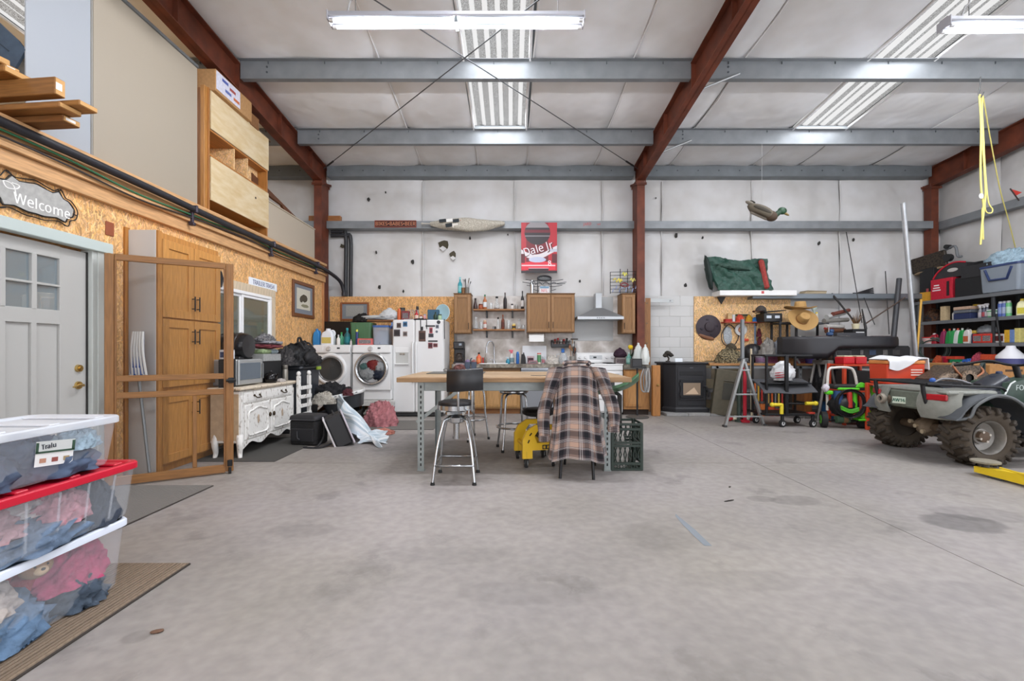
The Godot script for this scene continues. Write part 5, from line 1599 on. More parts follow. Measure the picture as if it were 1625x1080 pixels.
	for k in 2:
		var bkp:=PackedVector3Array()
		for j in 31:
			var u:=j/30.0
			for i in 41:
				var v:=i/40.0
				var w:=lerpf(0.42,0.72,u) if k==0 else lerpf(0.22,0.14,u)
				var fold:=sin(v*21.0+3.0*sin(u*4.0+k))*0.6+sin(v*38.0 - u*6.0)*0.3
				var hy: float=(0.5*pow(1.0 - u,0.85)*pow(sin(PI*clampf(v,0.02,0.98)),0.6) if k==0 else 0.1*sin(PI*v))+0.022*fold*(0.4+u)+0.02+0.03*sin(u*9.0+v*5.0)*(1.0 - u)
				var c:=V(lerpf(-2.42,-1.86,u),0,lerpf(-6.42,-6.0,u)) if k==0 else V(lerpf(-2.0,-1.6,u),0,lerpf(-5.85,-5.78,u))
				bkp.append(c+V(0.45,0,0.85)*(v - 0.5)*2.0*w+V(0.03*fold,maxf(hy,0.008),0.02*sin(u*8.0)))
		solo("blanket",["pale blue striped blanket heaped on the floor behind the tipped case","corner of the pale blue striped blanket trailing flat over the floor"][k],"blanket",B().grid(bkp,41,31,false,0.01),bm)
	heap_of("towel","rose pink towel in the heap behind the blue blanket","towel","c98286",V(-2.02,0.0,-7.05),V(0.5,0.36,0.4),79)
	heap_of("cloth","small salmon cloth on the floor at the end of the blue blanket","cloth","d58a78",V(-1.82,0.0,-6.35),V(0.34,0.07,0.24),80)
	for q in [["dark grey mat on the floor under the sideboard",-2.95,-5.4,0.95,1.3,"55534f"],["worn grey mat on the floor in front of the dryer and fridge",-1.75,-7.1,1.2,0.85,"85827c"]]:
		var mt:=thing("floor_mat",q[0],"mat",V(q[1],0,q[2]))
		part(mt,"pile",B().box(V(0,0.004,0),V(q[3],0.008,q[4]),0.002),M(q[5],0.95,0.0,"weave",2.0))
		part(mt,"edging",B().box(V(0,0.003,q[4]/2),V(q[3],0.007,0.016),0.002),M("4a4845",0.9))

func shaker_door(o: Node3D,c: Vector3,w: float,h: float,m: Material,m2: Material,fw:=0.05,called:="cabinet_door") ->MeshInstance3D:
	var d:=part(o,called,B().box(c+V(-(w - fw)/2,0,0),V(fw,h,0.022),0.004).box(c+V((w - fw)/2,0,0),V(fw,h,0.022),0.004).box(c+V(0,(h - fw)/2,0),V(w - 2*fw,fw,0.022),0.004).box(c - V(0,(h - fw)/2,0),V(w - 2*fw,fw,0.022),0.004),m)
	part(d,"inset_panel",B().box(c - V(0,0,0.006),V(w - 2*fw+0.008,h - 2*fw+0.008,0.01)),m2)
	return d
func pull(d: Node3D,c: Vector3,h: float) ->void:
	part(d,"handle",B().cyl(c+V(0,-h/2,0.025),c+V(0,h/2,0.025),0.006,-1,8).cyl(c+V(0,-h*0.3,0),c+V(0,-h*0.3,0.025),0.005,-1,6).cyl(c+V(0,h*0.3,0),c+V(0,h*0.3,0.025),0.005,-1,6),M("2a221c",0.4,0.4))

func build_kitchen() ->void:
	# fridge
	var f:=thing("refrigerator","white side-by-side fridge with an ice dispenser and magnets","refrigerator",V(-1.64,0,-7.95))
	var wh:=M("dededd",0.35)
	part(f,"cabinet",B().box(V(0,0.87,-0.4),V(0.9,1.66,0.66),0.012),M("dcdcda",0.4))
	var fz:=part(f,"freezer_door",B().box(V(-0.255,0.89,-0.035),V(0.385,1.62,0.07),0.02),wh)
	var rd:=part(f,"fridge_door",B().box(V(0.195,0.89,-0.035),V(0.505,1.62,0.07),0.02),wh)
	part(f,"grille",B().box(V(0,0.045,-0.06),V(0.88,0.06,0.04),0.006),M("2c2c2c",0.6))
	for s in [-1,1]:
		part(f,"foot",B().cyl(V(s*0.38,0,-0.08),V(s*0.38,0.03,-0.08),0.03),M("333333",0.7))
		part(f,"foot",B().cyl(V(s*0.38,0,-0.66),V(s*0.38,0.05,-0.66),0.03),M("333333",0.7))
	part(fz,"handle",B().tube(curve([V(-0.09,1.3,0.0),V(-0.09,1.25,0.045),V(-0.09,0.9,0.05),V(-0.09,0.66,0.045),V(-0.09,0.61,0.0)],5),0.018,8),wh)
	part(rd,"handle",B().tube(curve([V(-0.03,1.3,0.0),V(-0.03,1.25,0.045),V(-0.03,0.9,0.05),V(-0.03,0.66,0.045),V(-0.03,0.61,0.0)],5),0.018,8),wh)
	part(fz,"dispenser_panel",B().box(V(-0.28,1.17,0.004),V(0.24,0.09,0.012),0.004),M("e6e6e4",0.35))
	part(fz,"dispenser_recess",B().box(V(-0.28,1.025,0.002),V(0.22,0.2,0.006),0.002),M("bdbdb9",0.5))
	part(fz,"dispenser_lip",B().box(V(-0.28,0.925,0.02),V(0.24,0.025,0.05),0.006),wh)
	part(fz,"dispenser_lever",B().box(V(-0.3,1.1,0.012),V(0.04,0.03,0.02),0.004).box(V(-0.25,1.1,0.012),V(0.04,0.03,0.02),0.004),M("8d8478",0.5))
	var mg:=[[633,516,7,8,"6f5f58","tan photo magnet at the top of the freezer door"],[643,514,7,8,"4d7fa6","blue penguin-shaped magnet at the top of the freezer door"],[630,528,10,11,"4a4143","dark four-square photo magnet on the freezer door"],[643,529.5,7,8,"9c8d86","pale photo magnet right of the dark four-square one"],[670,533,11,17,"5c4238","tall brown picture magnet on the fridge door"],[670,521,3,6,"222222","black bottle-top magnet above the tall brown picture"],[683,517,15,2.5,"3a3a3a","upper black strip magnet on the fridge door"],[684,524,5,9,"a8444e","red figure magnet under the upper black strip"],[684,532,8,6,"53575e","grey photo magnet under the red figure"],[687,541,15,2.5,"3f3f3f","lower black strip magnet on the fridge door"],[683,548,7,9,"7c3a40","red and black magnet hanging left of the pair under the lower strip"],[691,547.5,7,6,"8a4a4c","red and black magnet hanging right of the pair under the lower strip"],[696,511,6,6,"2d2d30","black curled magnet near the top right of the fridge door"],[694,518,5,6,"8a8f9a","grey scroll magnet below the black curled one"],[693,526,4,5,"5f6570","round grey magnet at the right of the red figure"],[622,514,2.5,6,"5577aa","narrow blue magnet at the left edge of the freezer door"]]
	for q in mg:
		var o:=thing("magnet",q[5],"magnet",P(q[0],q[1],7.949),0,"magnets on the fridge")
		var k:=7.95/F
		if q[4]=="5f6570" or q[4]=="2d2d30":
			part(o,"disc",B().lathe_z(V(0,0,0),[[0.0,0.0],[q[2]*k/2,0.0],[q[2]*k/2,0.005],[0.0,0.005]],14),M(q[4],0.5))
		else:
			part(o,"backing",B().box(V(0,0,0.003),V(q[2]*k,q[3]*k,0.006),0.001),M(q[4],0.5))
			if q[2]>4 and q[3]>4:
				part(o,"print",B().box(V(0,0,0.0065),V(q[2]*k*0.75,q[3]*k*0.6,0.001)),M(q[4],0.5,0.0,"print",12.0))
	# things on the fridge
	var y:=1.701
	var z:=-8.12
	vessel("can","orange_can","tall orange canister at the left end of the fridge top","canister",V(X(633,8.1),y,z),0.21,0.034,"c25a28","c8602c")
	var ch:=thing("black_cup","dark speckled travel cup behind the orange canister","cup",V(X(638.5,8.3),y,-8.3))
	part(ch,"body",B().lathe(PR([0,0,0.04,0,0.05,0.2,0.0,0.2]),14),M("b8b0a8",0.5,0.0,"print",8.0))
	part(ch,"lid",B().lathe(PR([0.05,0.2,0.055,0.205,0.05,0.24,0,0.24]),14),M("1c1c1e",0.4))
	carton("snack_box","red and white snack box on the fridge beside the dark cup","box",V(X(644,8.12),y,z),V(0.13,0.16,0.08),"8d3a3e",0,"","d8c8c8")
	var rk:=thing("wire_rack","shiny wire dish rack on the middle of the fridge top","rack",V(X(652,8.15),y,-8.15))
	for i in 6:
		part(rk,"wire",B().tube([V(-0.08+i*0.03,0,0.06),V(-0.05+i*0.03,0.19,0.04),V(-0.05+i*0.03,0.19,-0.06),V(-0.08+i*0.03,0,-0.06)],0.004,6),M("c4c4c8",0.25,0.8))
	part(rk,"base",B().box(V(0,0.01,0),V(0.22,0.02,0.16),0.004),M("b4b4b8",0.3,0.7))
	vessel("bottle","sauce_bottle","bright red sauce bottle on the fridge","bottle",V(X(661,8.02),y,-8.02),0.17,0.034,"b31f24","8d1418","e4c9b8")
	vessel("jar","spice_jar","small black-lidded jar behind the red sauce bottle","jar",V(X(662.5,8.25),y,-8.25),0.26,0.028,"8f8a86","26262a")
	vessel("jar","spice_jar","small white jar with a red lid right of the sauce bottle","jar",V(X(668,8.02),y,-8.02),0.08,0.026,"d9d4d0","a03038")
	vessel("jar","spice_jar","pink jar with a grey lid in front of the blue box","jar",V(X(674,8.0),y,-8.0),0.1,0.028,"c48a8c","8d9094")
	heap_of("cable_tangle","black straps hanging over the top front edge of the fridge door","strap","1d1d20",V(X(668,7.97),y - 0.005,-7.99),V(0.28,0.03,0.06),91)
	for q in [[667.5,18,"short black strap hanging at the middle of the fridge door"],[677,14,"black strap hooked over the door beside the upper black strip"],[705,30,"long black strap hanging down the right side of the fridge"]]:
		var sx: float=X(q[0],7.94)
		solo("strap",q[2],"strap",B().tube(curve([V(0,0.01,-0.06),V(0,0.012,0.0),V(0,-0.03,0.012),V(0.004,-q[1]*0.011,0.01)],5),0.007,6),M("1d1d20",0.6),V(sx,1.692,-7.948))
	carton("blue_box","flat-sided teal blue box standing at the right of the fridge top","box",V(X(688,8.2),y,-8.2),V(0.2,0.19,0.1),"3b6078")
	var dish:=thing("blue_dish","pale blue scalloped dish standing on edge at the fridge's right rear corner","dish",V(X(704,8.22),y+0.145,-8.22),-25)
	part(dish,"plate",B().lathe_z(V(0,0,0),[[0.0,0.0],[0.09,0.005],[0.145,0.03],[0.15,0.034],[0.143,0.036],[0.09,0.012],[0.0,0.008]],28),M("a9cbd4",0.4))
	part(dish,"rim_beads",B().lathe_z(V(0,0,0),[[0.14,0.03],[0.152,0.033],[0.15,0.042],[0.138,0.036]],28),M("c8e0e6",0.4))
	vessel("bottle","green_bottle","dark green bottle in front of the pale blue dish","bottle",V(X(691,8.02),y,-8.02),0.14,0.035,"1f3a2c","182620")
	vessel("jar","green_jar","pale green jar by the right front corner of the fridge top","jar",V(X(698,8.02),y,-8.02),0.1,0.035,"9cb894","3a4a3a")
	# stone-look splash back and the counter run
	var sb:=struct("trim_splashback",B().box(V(0.64,1.55,-8.945),V(3.44,1.36,0.05),0.003),M("e2deda",0.5,0.0,"marble",0.55))
	var oak:=M("b98d55",0.5,0.0,"wy",1.0)
	var oak2:=M("c29660",0.5,0.0,"wy",1.2)
	var dark:=M("93693a",0.5,0.0,"wy",1.0)
	var dark2:=M("a0764a",0.5,0.0,"wy",1.4)
	var bc:=thing("base_cabinet","oak base cabinet with four panel doors under the sink","cabinet",V(-0.47,0,-8.6))
	part(bc,"body",B().box(V(0,0.47,0),V(1.24,0.74,0.56),0.004),oak)
	part(bc,"toe_kick",B().box(V(0,0.05,-0.03),V(1.24,0.1,0.5)),M("8a5a2c",0.6,0.0,"wx",1.0))
	part(bc,"rail",B().box(V(0,0.82,0.285),V(1.24,0.05,0.02),0.003),M("6f5134",0.6,0.0,"wx",1.0))
	for k in 4:
		var dd:=shaker_door(bc,V(-0.46+k*0.307,0.44,0.291),0.295,0.62,oak,oak2)
		pull(dd,V(-0.46+k*0.307+(0.1 if k % 2==0 else -0.1),0.64,0.302),0.1)
	var dw:=thing("dishwasher","stainless steel dishwasher beside the sink cabinet","dishwasher",V(0.46,0,-8.6))
	part(dw,"door",B().box(V(0,0.46,0.28),V(0.596,0.68,0.04),0.008),M("9da1a6",0.3,0.7))
	part(dw,"control_strip",B().box(V(0,0.835,0.28),V(0.596,0.06,0.04),0.006),M("c7cdd4",0.25,0.7))
	part(dw,"tub",B().box(V(0,0.45,-0.02),V(0.58,0.8,0.52)),M("6d7073",0.5))
	part(dw,"handle",B().cyl(V(-0.24,0.76,0.33),V(0.24,0.76,0.33),0.011,-1,10).cyl(V(-0.22,0.76,0.29),V(-0.22,0.76,0.33),0.008).cyl(V(0.22,0.76,0.29),V(0.22,0.76,0.33),0.008),M("bfc4ca",0.25,0.8))
	part(dw,"kick_plate",B().box(V(0,0.05,0.24),V(0.59,0.1,0.02)),M("2a2a2a",0.6))
	solo("paper_sheet","white sheet of paper stuck to the dishwasher front","paper",B().box(V(0,0,0),V(0.17,0.22,0.002)),M("dfe4dc",0.8),V(0.3,0.6,-8.277),0).rotation_degrees.z=8
	var nb:=thing("narrow_cabinet","narrow oak cabinet between the dishwasher and the stove","cabinet",V(0.995,0,-8.6))
	part(nb,"body",B().box(V(0,0.47,0),V(0.46,0.74,0.56),0.004),oak)
	part(nb,"toe_kick",B().box(V(0,0.05,-0.03),V(0.46,0.1,0.5)),M("8a5a2c",0.6,0.0,"wx",1.0))
	pull(shaker_door(nb,V(0,0.44,0.291),0.43,0.62,oak,oak2),V(-0.17,0.64,0.302),0.1)
	var ct:=thing("countertop","grey stone-look countertop running from the fridge to the stove","countertop",V(0.06,0.845,-8.6))
	var stone:=M("aaa294",0.45,0.0,"stone",1.5)
	# slab with an opening for the sink
	for q in [[-0.905,0.5],[0.545,1.24]]:
		part(ct,"slab",B().box(V(q[0] if q[0]<0 else 0.5,0.034,0),V(0.5 if q[0]<0 else 1.3,0.068,0.66),0.004),stone)
	part(ct,"slab",B().box(V(-0.4,0.034,0.29),V(0.51,0.068,0.08),0.004).box(V(-0.4,0.034,-0.27),V(0.51,0.068,0.12),0.004),stone)
	var sk:=thing("sink","white drop-in sink in the grey countertop","sink",V(-0.34,0.915,-8.58))
	part(sk,"rim",loft([ring(0.53,0.48,0.05,0.0),ring(0.53,0.48,0.05,0.01),ring(0.49,0.44,0.05,0.014),ring(0.46,0.4,0.05,0.004)],null,false,false),M("e6e6e4",0.2))
	part(sk,"bowl",loft([ring(0.47,0.41,0.05,0.006),ring(0.44,0.38,0.06,-0.1),ring(0.4,0.34,0.08,-0.16)],null,false,true),M("dcdcda",0.25))
	var chrome:=M("b9bcc0",0.16,0.9)
	var fc:=thing("faucet","tall chrome gooseneck faucet behind the sink","faucet",V(X(784,8.75),0.914,-8.75))
	part(fc,"base",B().cyl(V(0,0,0),V(0,0.05,0),0.028,0.024,16),chrome)
	part(fc,"spout",B().tube(curve([V(0,0.05,0),V(0,0.25,0),V(-0.01,0.36,0.01),V(-0.05,0.42,0.04),V(-0.1,0.41,0.07),V(-0.135,0.34,0.09),V(-0.14,0.26,0.095)],6),0.014,10),chrome)
	part(fc,"spray_head",B().cyl(V(-0.138,0.29,0.094),V(-0.142,0.2,0.096),0.017,0.02,12),chrome)
	part(fc,"lever",B().cyl(V(0,0.06,0),V(-0.05,0.065,0.02),0.01).cyl(V(-0.05,0.065,0.02),V(-0.09,0.09,0.03),0.007),chrome)
	# counter things, left to right
	var c:=0.914
	var cm:=thing("coffee_maker","black coffee maker at the left end of the counter","coffee maker",V(X(729,8.6),c,-8.6))
	var bk:=M("1a1a1c",0.35)
	part(cm,"tower",B().box(V(0,0.2,-0.06),V(0.2,0.4,0.1),0.012),bk)
	part(cm,"head",B().box(V(0,0.345,0.02),V(0.2,0.14,0.2),0.015),bk)
	part(cm,"base",B().box(V(0,0.02,0.02),V(0.2,0.04,0.24),0.01),bk)
	part(cm,"carafe",B().lathe(PR([0,0.04,0.07,0.04,0.08,0.1,0.06,0.18,0.045,0.2,0,0.2]),16,V(0,0,0.04)),glass("3a2a20",0.6,0.05))
	part(cm,"display",B().box(V(0.03,0.36,0.122),V(0.05,0.04,0.004),0.001),M("8d9aa6",0.3))
	part(cm,"carafe_handle",B().tube(curve([V(0.05,0.18,0.08),V(0.07,0.17,0.13),V(0.07,0.1,0.14),V(0.06,0.07,0.1)],4),0.008,6),bk)
	vessel("bottle","soap_bottle","orange dish soap bottle with a black pump by the sink","soap",V(X(760,8.5),c,-8.5),0.21,0.05,"d8643c","1c1c1c","e88a50")
	solo("sponge","red sponge beside the orange dish soap","sponge",B().box(V(0,0.06,0),V(0.03,0.12,0.08),0.01),M("a8342c",0.9),V(X(766.5,8.48),c,-8.48))
	vessel("bottle","soap_bottle","slim brown soap bottle left of the faucet","soap",V(X(770.5,8.6),c,-8.6),0.18,0.028,"8a7f74","a59c92")
	vessel("spray","spray_bottle","turquoise spray bottle right of the sink","spray bottle",V(X(806,8.5),c,-8.5),0.13,0.04,"2f86a0","c8d4d8")
	vessel("spray","spray_bottle","white spray bottle with a pink trigger on the counter","spray bottle",V(X(812,8.6),c,-8.6),0.27,0.046,"d5d7d6","d0606e","7f9aa0")
	vessel("can","spray_can","tall cobalt blue spray can on the counter","spray can",V(X(821.5,8.5),c,-8.5),0.225,0.03,"1f5fa8","2a6fb8")
	var kb:=thing("knife_block","black knife block on the counter beside the blue can","knife block",V(X(830.5,8.5),c,-8.5))
	part(kb,"block",B().at(V(0,0,0)).prism(P2([-0.05,0,0.05,0,0.04,0.12,0.015,0.19,-0.035,0.175]),0.11,-0.055),M("17171a",0.5))
	for i in 3:
		part(kb,"handle",B().box(V(0.005,0.185,-0.03+i*0.03),V(0.02,0.05,0.015),0.004),M("29292c",0.4))
	carton("tea_box","white and pink packet with black print on the counter","box",V(X(842,8.55),c,-8.55),V(0.13,0.14,0.08),"c9b2b4",0,"","8d5a66")
	carton("tea_box","low red and white box in front of the packet on the counter","box",V(X(846,8.42),c,-8.42),V(0.16,0.06,0.07),"b8868c",0,"","d9c8c8")
	vessel("tin","food_can","tall white can with a red lid on the counter","can",V(X(855.5,8.5),c,-8.5),0.2,0.038,"d8cdbc","d0423a","5f9a6a")
	vessel("jar","glass_jar","clear glass with red band right of the red-lidded can","jar",V(X(862,8.45),c,-8.45),0.14,0.03,glass("cfd6d8",0.3),"b8bcc0","b07078")
	solo("cutting_board","white cutting board standing against the splashback","board",B().at(V(0,0.17,0),-4,0,0).box(V(0,0,0),V(0.47,0.34,0.015),0.005),M("dfe2e6",0.5),V(X(848,8.88),c,-8.885))
	heap_of("dish_towel","crumpled white paper towels on the counter by the stove","towel","ddd6cc",V(X(876,8.5),c,-8.5),V(0.26,0.15,0.2),95)
	var pt:=thing("glass_pitcher","clear glass pitcher on the counter near the stove","pitcher",V(X(894,8.5),c,-8.5))
	part(pt,"body",B().lathe(PR([0,0,0.075,0,0.085,0.02,0.085,0.12,0.06,0.17,0.065,0.2,0.058,0.2,0.052,0.17,0.078,0.12,0.078,0.02]),20),glass("c9cfd2",0.3,0.05))
	part(pt,"handle",B().tube(curve([V(-0.06,0.18,0),V(-0.12,0.17,0),V(-0.13,0.1,0),V(-0.085,0.05,0)],5),0.009,8),glass("c9cfd2",0.4,0.05))
	var uc:=thing("utensil_crock","grey crock of wooden spoons beside the stove","crock",V(X(908,8.5),c,-8.5))
	part(uc,"crock",B().lathe(PR([0,0,0.045,0,0.05,0.14,0.045,0.14,0.04,0.02]),16),M("8d8a84",0.4,0.3))
	for i in 5:
		var a:=i*1.3
		part(uc,"spoon",B().cyl(V(cos(a)*0.015,0.05,sin(a)*0.015),V(cos(a)*0.05,0.25+0.02*i,sin(a)*0.04),0.006,-1,6).ell(V(cos(a)*0.055,0.27+0.02*i,sin(a)*0.044),V(0.022,0.035,0.01),10,6),M(["6a3a24","2a2a2a","8a5a34","5a2a24","a0a0a0"][i],0.5))
	# upper cabinets, open shelves, hood
	var k:=0
	for q in [[-0.935,0.32,1.48,2.225,1,"small oak wall cabinet at the left of the bottle shelves"],[0.73,0.9,1.5,2.225,2,"double-door oak wall cabinet above the paper towel"],[2.195,0.255,1.48,2.225,1,"narrow oak wall cabinet between the range hood and the red column"]]:
		var o:=thing("wall_cabinet",q[5],"cabinet",V(q[0],q[2],-8.745),0,"kitchen wall cabinets")
		var h: float=q[3] - q[2]
		part(o,"body",B().box(V(0,h/2,0),V(q[1],h,0.35),0.003),dark)
		part(o,"crown",B().box(V(0,h+0.008,0.01),V(q[1]+0.015,0.016,0.37),0.004),M("7c5429",0.5,0.0,"wx",1.0))
		for d in q[4]:
			var w: float=q[1]/q[4] - 0.02
			var dd:=shaker_door(o,V((d - (q[4] - 1)/2.0)*q[1]/q[4],h/2,0.187),w,h - 0.03,dark2,dark,0.055)
			pull(dd,V((d - (q[4] - 1)/2.0)*q[1]/q[4]+(w/2 - 0.03)*(1 if (d==0 and q[0]<2.0) else -1),0.14,0.198),0.12)
	for q in [[1.94,"upper wooden bottle shelf on black brackets"],[1.555,"lower wooden bottle shelf on black brackets"]]:
		var o:=thing("bottle_shelf",q[1],"shelf",V(-0.25,q[0],-8.79),0,"kitchen bottle shelves")
		part(o,"board",B().box(V(0,0,0),V(0.99,0.03,0.25),0.004),M("a4703f",0.5,0.0,"wx",1.0))
		for s in [-0.24,0.26]:
			part(o,"bracket",B().box(V(s,-0.08,-0.117),V(0.03,0.13,0.012),0.002).box(V(s,-0.021,-0.01),V(0.03,0.012,0.22),0.002).box(V(s,-0.08,0.0),V(0.028,0.12,0.012),0.002),bk)
	var gl:=glass("d7dcdc",0.28,0.04)
	var u:=1.9565
	var l:=1.5715
	var zz:=-8.76
	var bs:=[["decanter",754.5,u,0.215,0.042,"3a2420","1a1a1a",null,"small dark brown bottle at the left end of the upper shelf"],["jar",763,u,0.1,0.045,"9c4a26","6a3018",null,"squat amber flask beside the small dark bottle on the upper shelf"],["bottle",769.5,u,0.28,0.038,"b0683a","2e6a48","e0e6ea","green-capped whiskey bottle with a white label on the upper shelf"],["glass",779,u,0.12,0.036,gl,"",null,"clear tumbler in the middle of the upper shelf"],["decanter",788.5,u,0.25,0.055,gl,"1c1c1c","5a2a12","clear decanter with a black stopper on the upper shelf"],["bottle",801.5,u,0.32,0.033,"1c1618","4a3a38","2a2224","tall black wine bottle on the upper shelf"],["jar",812.5,u,0.1,0.026,"d9d5d0","202022",null,"white jar with a black lid on the upper shelf"],["jar",819.5,u,0.085,0.036,"8f8a84","a8a4a0",null,"grey tin beside the white jar on the upper shelf"],["bottle",829,u,0.35,0.031,"191719","1a1a1a","dfdad6","tall black bottle with a white label at the right end of the upper shelf"],
		["decanter",755,l,0.24,0.055,gl,"c8c8c8","4a2412","round clear bottle with dark liquid at the left end of the lower shelf"],["glass",763.5,l,0.14,0.03,gl,"",null,"tall clear glass at the left of the lower shelf"],["jar",769.5,l,0.17,0.036,"a8604c","c8a890","d8d0cc","red and tan mug jar on the lower shelf"],["jar",783,l,0.05,0.02,"8d9094","26262a",null,"tiny grey shot glass on the lower shelf"],["decanter",790.5,l,0.235,0.034,gl,"1a1a1a",null,"clear bottle with a big black stopper on the lower shelf"],["bottle",798,l,0.28,0.032,"6d3420","8a4a30","5a2a20","brown glass bottle on the lower shelf"],["glass",807,l,0.17,0.03,gl,"",null,"tall beer glass right of the brown bottle"],["jar",815.5,l,0.11,0.035,"e0b02c","d8c890","4a3a24","yellow mug on the lower shelf"],["decanter",824,l,0.2,0.042,gl,"b8b8b8","9a6a2c","small clear decanter at the right end of the lower shelf"],["glass",830.5,l,0.08,0.03,gl,"",null,"short clear glass against the lower shelf's right end"],["jar",786,l,0.055,0.018,"18181a","18181a",null,"tiny black pot beside the shot glass on the lower shelf"]]
	for q in bs:
		vessel(q[0],"glass" if q[0]=="glass" else "jar" if q[0]=="jar" else "bottle",q[8],"bottle" if q[0] in ["bottle","decanter"] else "glass" if q[0]=="glass" else "jar",V(X(q[1],8.76),q[2],zz),q[3],q[4],q[5],q[6] if q[6] else "cccccc",q[7],"bottles and glasses on the kitchen shelves")
	# on the wall cabinets
	var ft:=2.2425
	vessel("bottle","figure_bottle","tall turquoise bottle on top of the left wall cabinet","bottle",V(X(730,8.75),ft,-8.75),0.33,0.042,"2a93a0","8ec4c8","7ec8cc")
	solo("wood_cup","small wooden cup between the turquoise bottle and the brush jar","cup",B().lathe(PR([0,0,0.03,0,0.033,0.12,0.028,0.12,0.026,0.01]),14),M("8a6038",0.6,0.0,"wy",1.0),V(X(735,8.72),ft,-8.72))
	var bj:=thing("brush_jar","glass jar of paint brushes on the left wall cabinet","jar",V(X(741,8.75),ft,-8.75))
	part(bj,"jar",B().lathe(PR([0,0,0.045,0,0.048,0.13,0.044,0.13,0.042,0.01]),16),M("6a6660",0.3))
	for i in 6:
		var a:=i*1.05
		part(bj,"brush",B().cyl(V(0.01*cos(a),0.05,0.01*sin(a)),V(0.06*cos(a),0.2+0.014*i,0.04*sin(a)),0.005,-1,6).cyl(V(0.06*cos(a),0.2+0.014*i,0.04*sin(a)),V(0.075*cos(a),0.245+0.014*i,0.05*sin(a)),0.008,0.01,8),M(["4a4a4a","6a5a48","2a2a2a","8a8680","3a3a3c","70685c"][i],0.6))
	var sh:=thing("shaker","steel cocktail shaker at the left of the double wall cabinet's top","shaker",V(X(844,8.72),ft,-8.72))
	part(sh,"cup",B().lathe(PR([0,0,0.03,0,0.042,0.18,0,0.18]),18),chrome)
	part(sh,"cap",B().lathe(PR([0.042,0.18,0.03,0.22,0.018,0.235,0.018,0.26,0,0.265]),18),chrome)
	neon_sign()
	var hd:=thing("range_hood","stainless steel chimney range hood over the stove","range hood",V(1.64,1.74,-8.66))
	var steel:=M("a9acae",0.32,0.75)
	part(hd,"canopy",loft([ring(0.86,0.5,0.004,0.0,1),ring(0.86,0.5,0.004,0.05,1),ring(0.86,0.5,0.004,0.05,1),ring(0.14,0.24,0.004,0.22,1)]),steel)
	part(hd,"duct",B().box(V(0,0.35,-0.05),V(0.12,0.32,0.22),0.004),steel)
	part(hd,"duct_sleeve",B().box(V(0,0.2,-0.04),V(0.15,0.03,0.24),0.004),steel)
	for i in 4:
		part(hd,"button",B().cyl(V(-0.06+i*0.04,0.025,0.25),V(-0.06+i*0.04,0.025,0.256),0.01,-1,10),M("3a3a3c",0.4))
	var bpn:=struct("trim_steel_backing",B().box(V(1.58,1.78,-8.915),V(0.8,0.86,0.008),0.001),M("a6a7a6",0.5,0.3))
	# paper towel, spice rack, sink light strip
	var pw:=thing("paper_towel","roll of white paper towel hanging under the double wall cabinet","paper towel",V(X(851,8.7),1.5,-8.68))
	part(pw,"roll",B().cyl(V(-0.14,-0.09,0),V(0.14,-0.09,0),0.07,-1,24),M("e8e8e6",0.9))
	part(pw,"sheet",B().box(V(0,-0.12,0.071),V(0.28,0.1,0.002)),M("ebebe9",0.9))
	part(pw,"holder",B().tube([V(-0.16,0.0,0),V(-0.16,-0.09,0),V(0.16,-0.09,0),V(0.16,0.0,0)],0.007,6),M("6a5a4a",0.4,0.4))
	var sp:=thing("spice_rack","black wire spice rack on the splashback beside the hood","rack",V(X(890,8.88),1.23,-8.86))
	for yy in [0.0,0.1]:
		part(sp,"tray",B().tube([V(-0.19,yy,0.045),V(0.19,yy,0.045),V(0.19,yy,-0.05),V(-0.19,yy,-0.05)],0.007,6,true),bk)
	part(sp,"front_bar",B().box(V(0,0.03,0.047),V(0.38,0.06,0.006),0.002),bk)
	part(sp,"floor_plate",B().box(V(0,-0.004,0),V(0.38,0.008,0.095),0.002),bk)
	for i in 7:
		vessel("jar","spice_jar","%s-lidded spice jar, %s in the black wire rack" % [["dark","red","red","white","red","dark","grey"][i],["first from the left","second from the left","third from the left","in the middle","third from the right","second from the right","last on the right"][i]],"jar",V(X(876+i*4.7,8.86),1.2345,-8.85),0.13+0.02*(i % 3),0.022,["3a3a3c","8a5a4a","5a4a40","8d8a84","6a3a34","2c3a40","8a8884"][i],["222222","a02a2c","b02c30","d0d0d0","a82a30","202022","888888"][i],null,"spice jars in the wire rack")
	var tg:=thing("blue_tag","blue tag hanging below the spice rack","tag",V(X(893.5,8.85),1.16,-8.88))
	part(tg,"card",B().box(V(0,0,0),V(0.06,0.08,0.012),0.004),M("2c6fc0",0.5))
	part(tg,"string",B().cyl(V(0,0.04,0),V(0,0.066,0.0),0.003,-1,5),M("dddddd",0.6))
	for i in 3:
		solo("hanging_spoon","%s hanging right of the spice rack" % ["wooden spoon with a tan bowl","black slotted spoon","steel ladle"][i],"utensil",B().cyl(V(0,0,0),V(0,0.17,0),0.007,-1,6).ell(V(0,-0.03,0.004),V(0.03,0.04,0.012),12,8),M(["b58a5c","242426","b0b2b4"][i],0.5,0.5 if i==2 else 0.0),V(X(908.5+i*3.2,8.9),1.22 - i*0.05,-8.906+0.012*i))
	solo("hook_rail","small dark hook rail holding the hanging spoons","rail",B().box(V(0,0,0),V(0.14,0.02,0.035),0.003),M("3a3028",0.5),V(X(911.5,8.9),1.385,-8.902))
	# stove
	var sv:=thing("kitchen_stove","white electric kitchen range under the hood","stove",V(1.615,0,-8.5))
	part(sv,"body",B().box(V(0,0.47,0),V(0.755,0.86,0.62),0.008),wh)
	part(sv,"cooktop",B().box(V(0,0.908,0.01),V(0.765,0.022,0.66),0.006),M("e8e8e7",0.25))
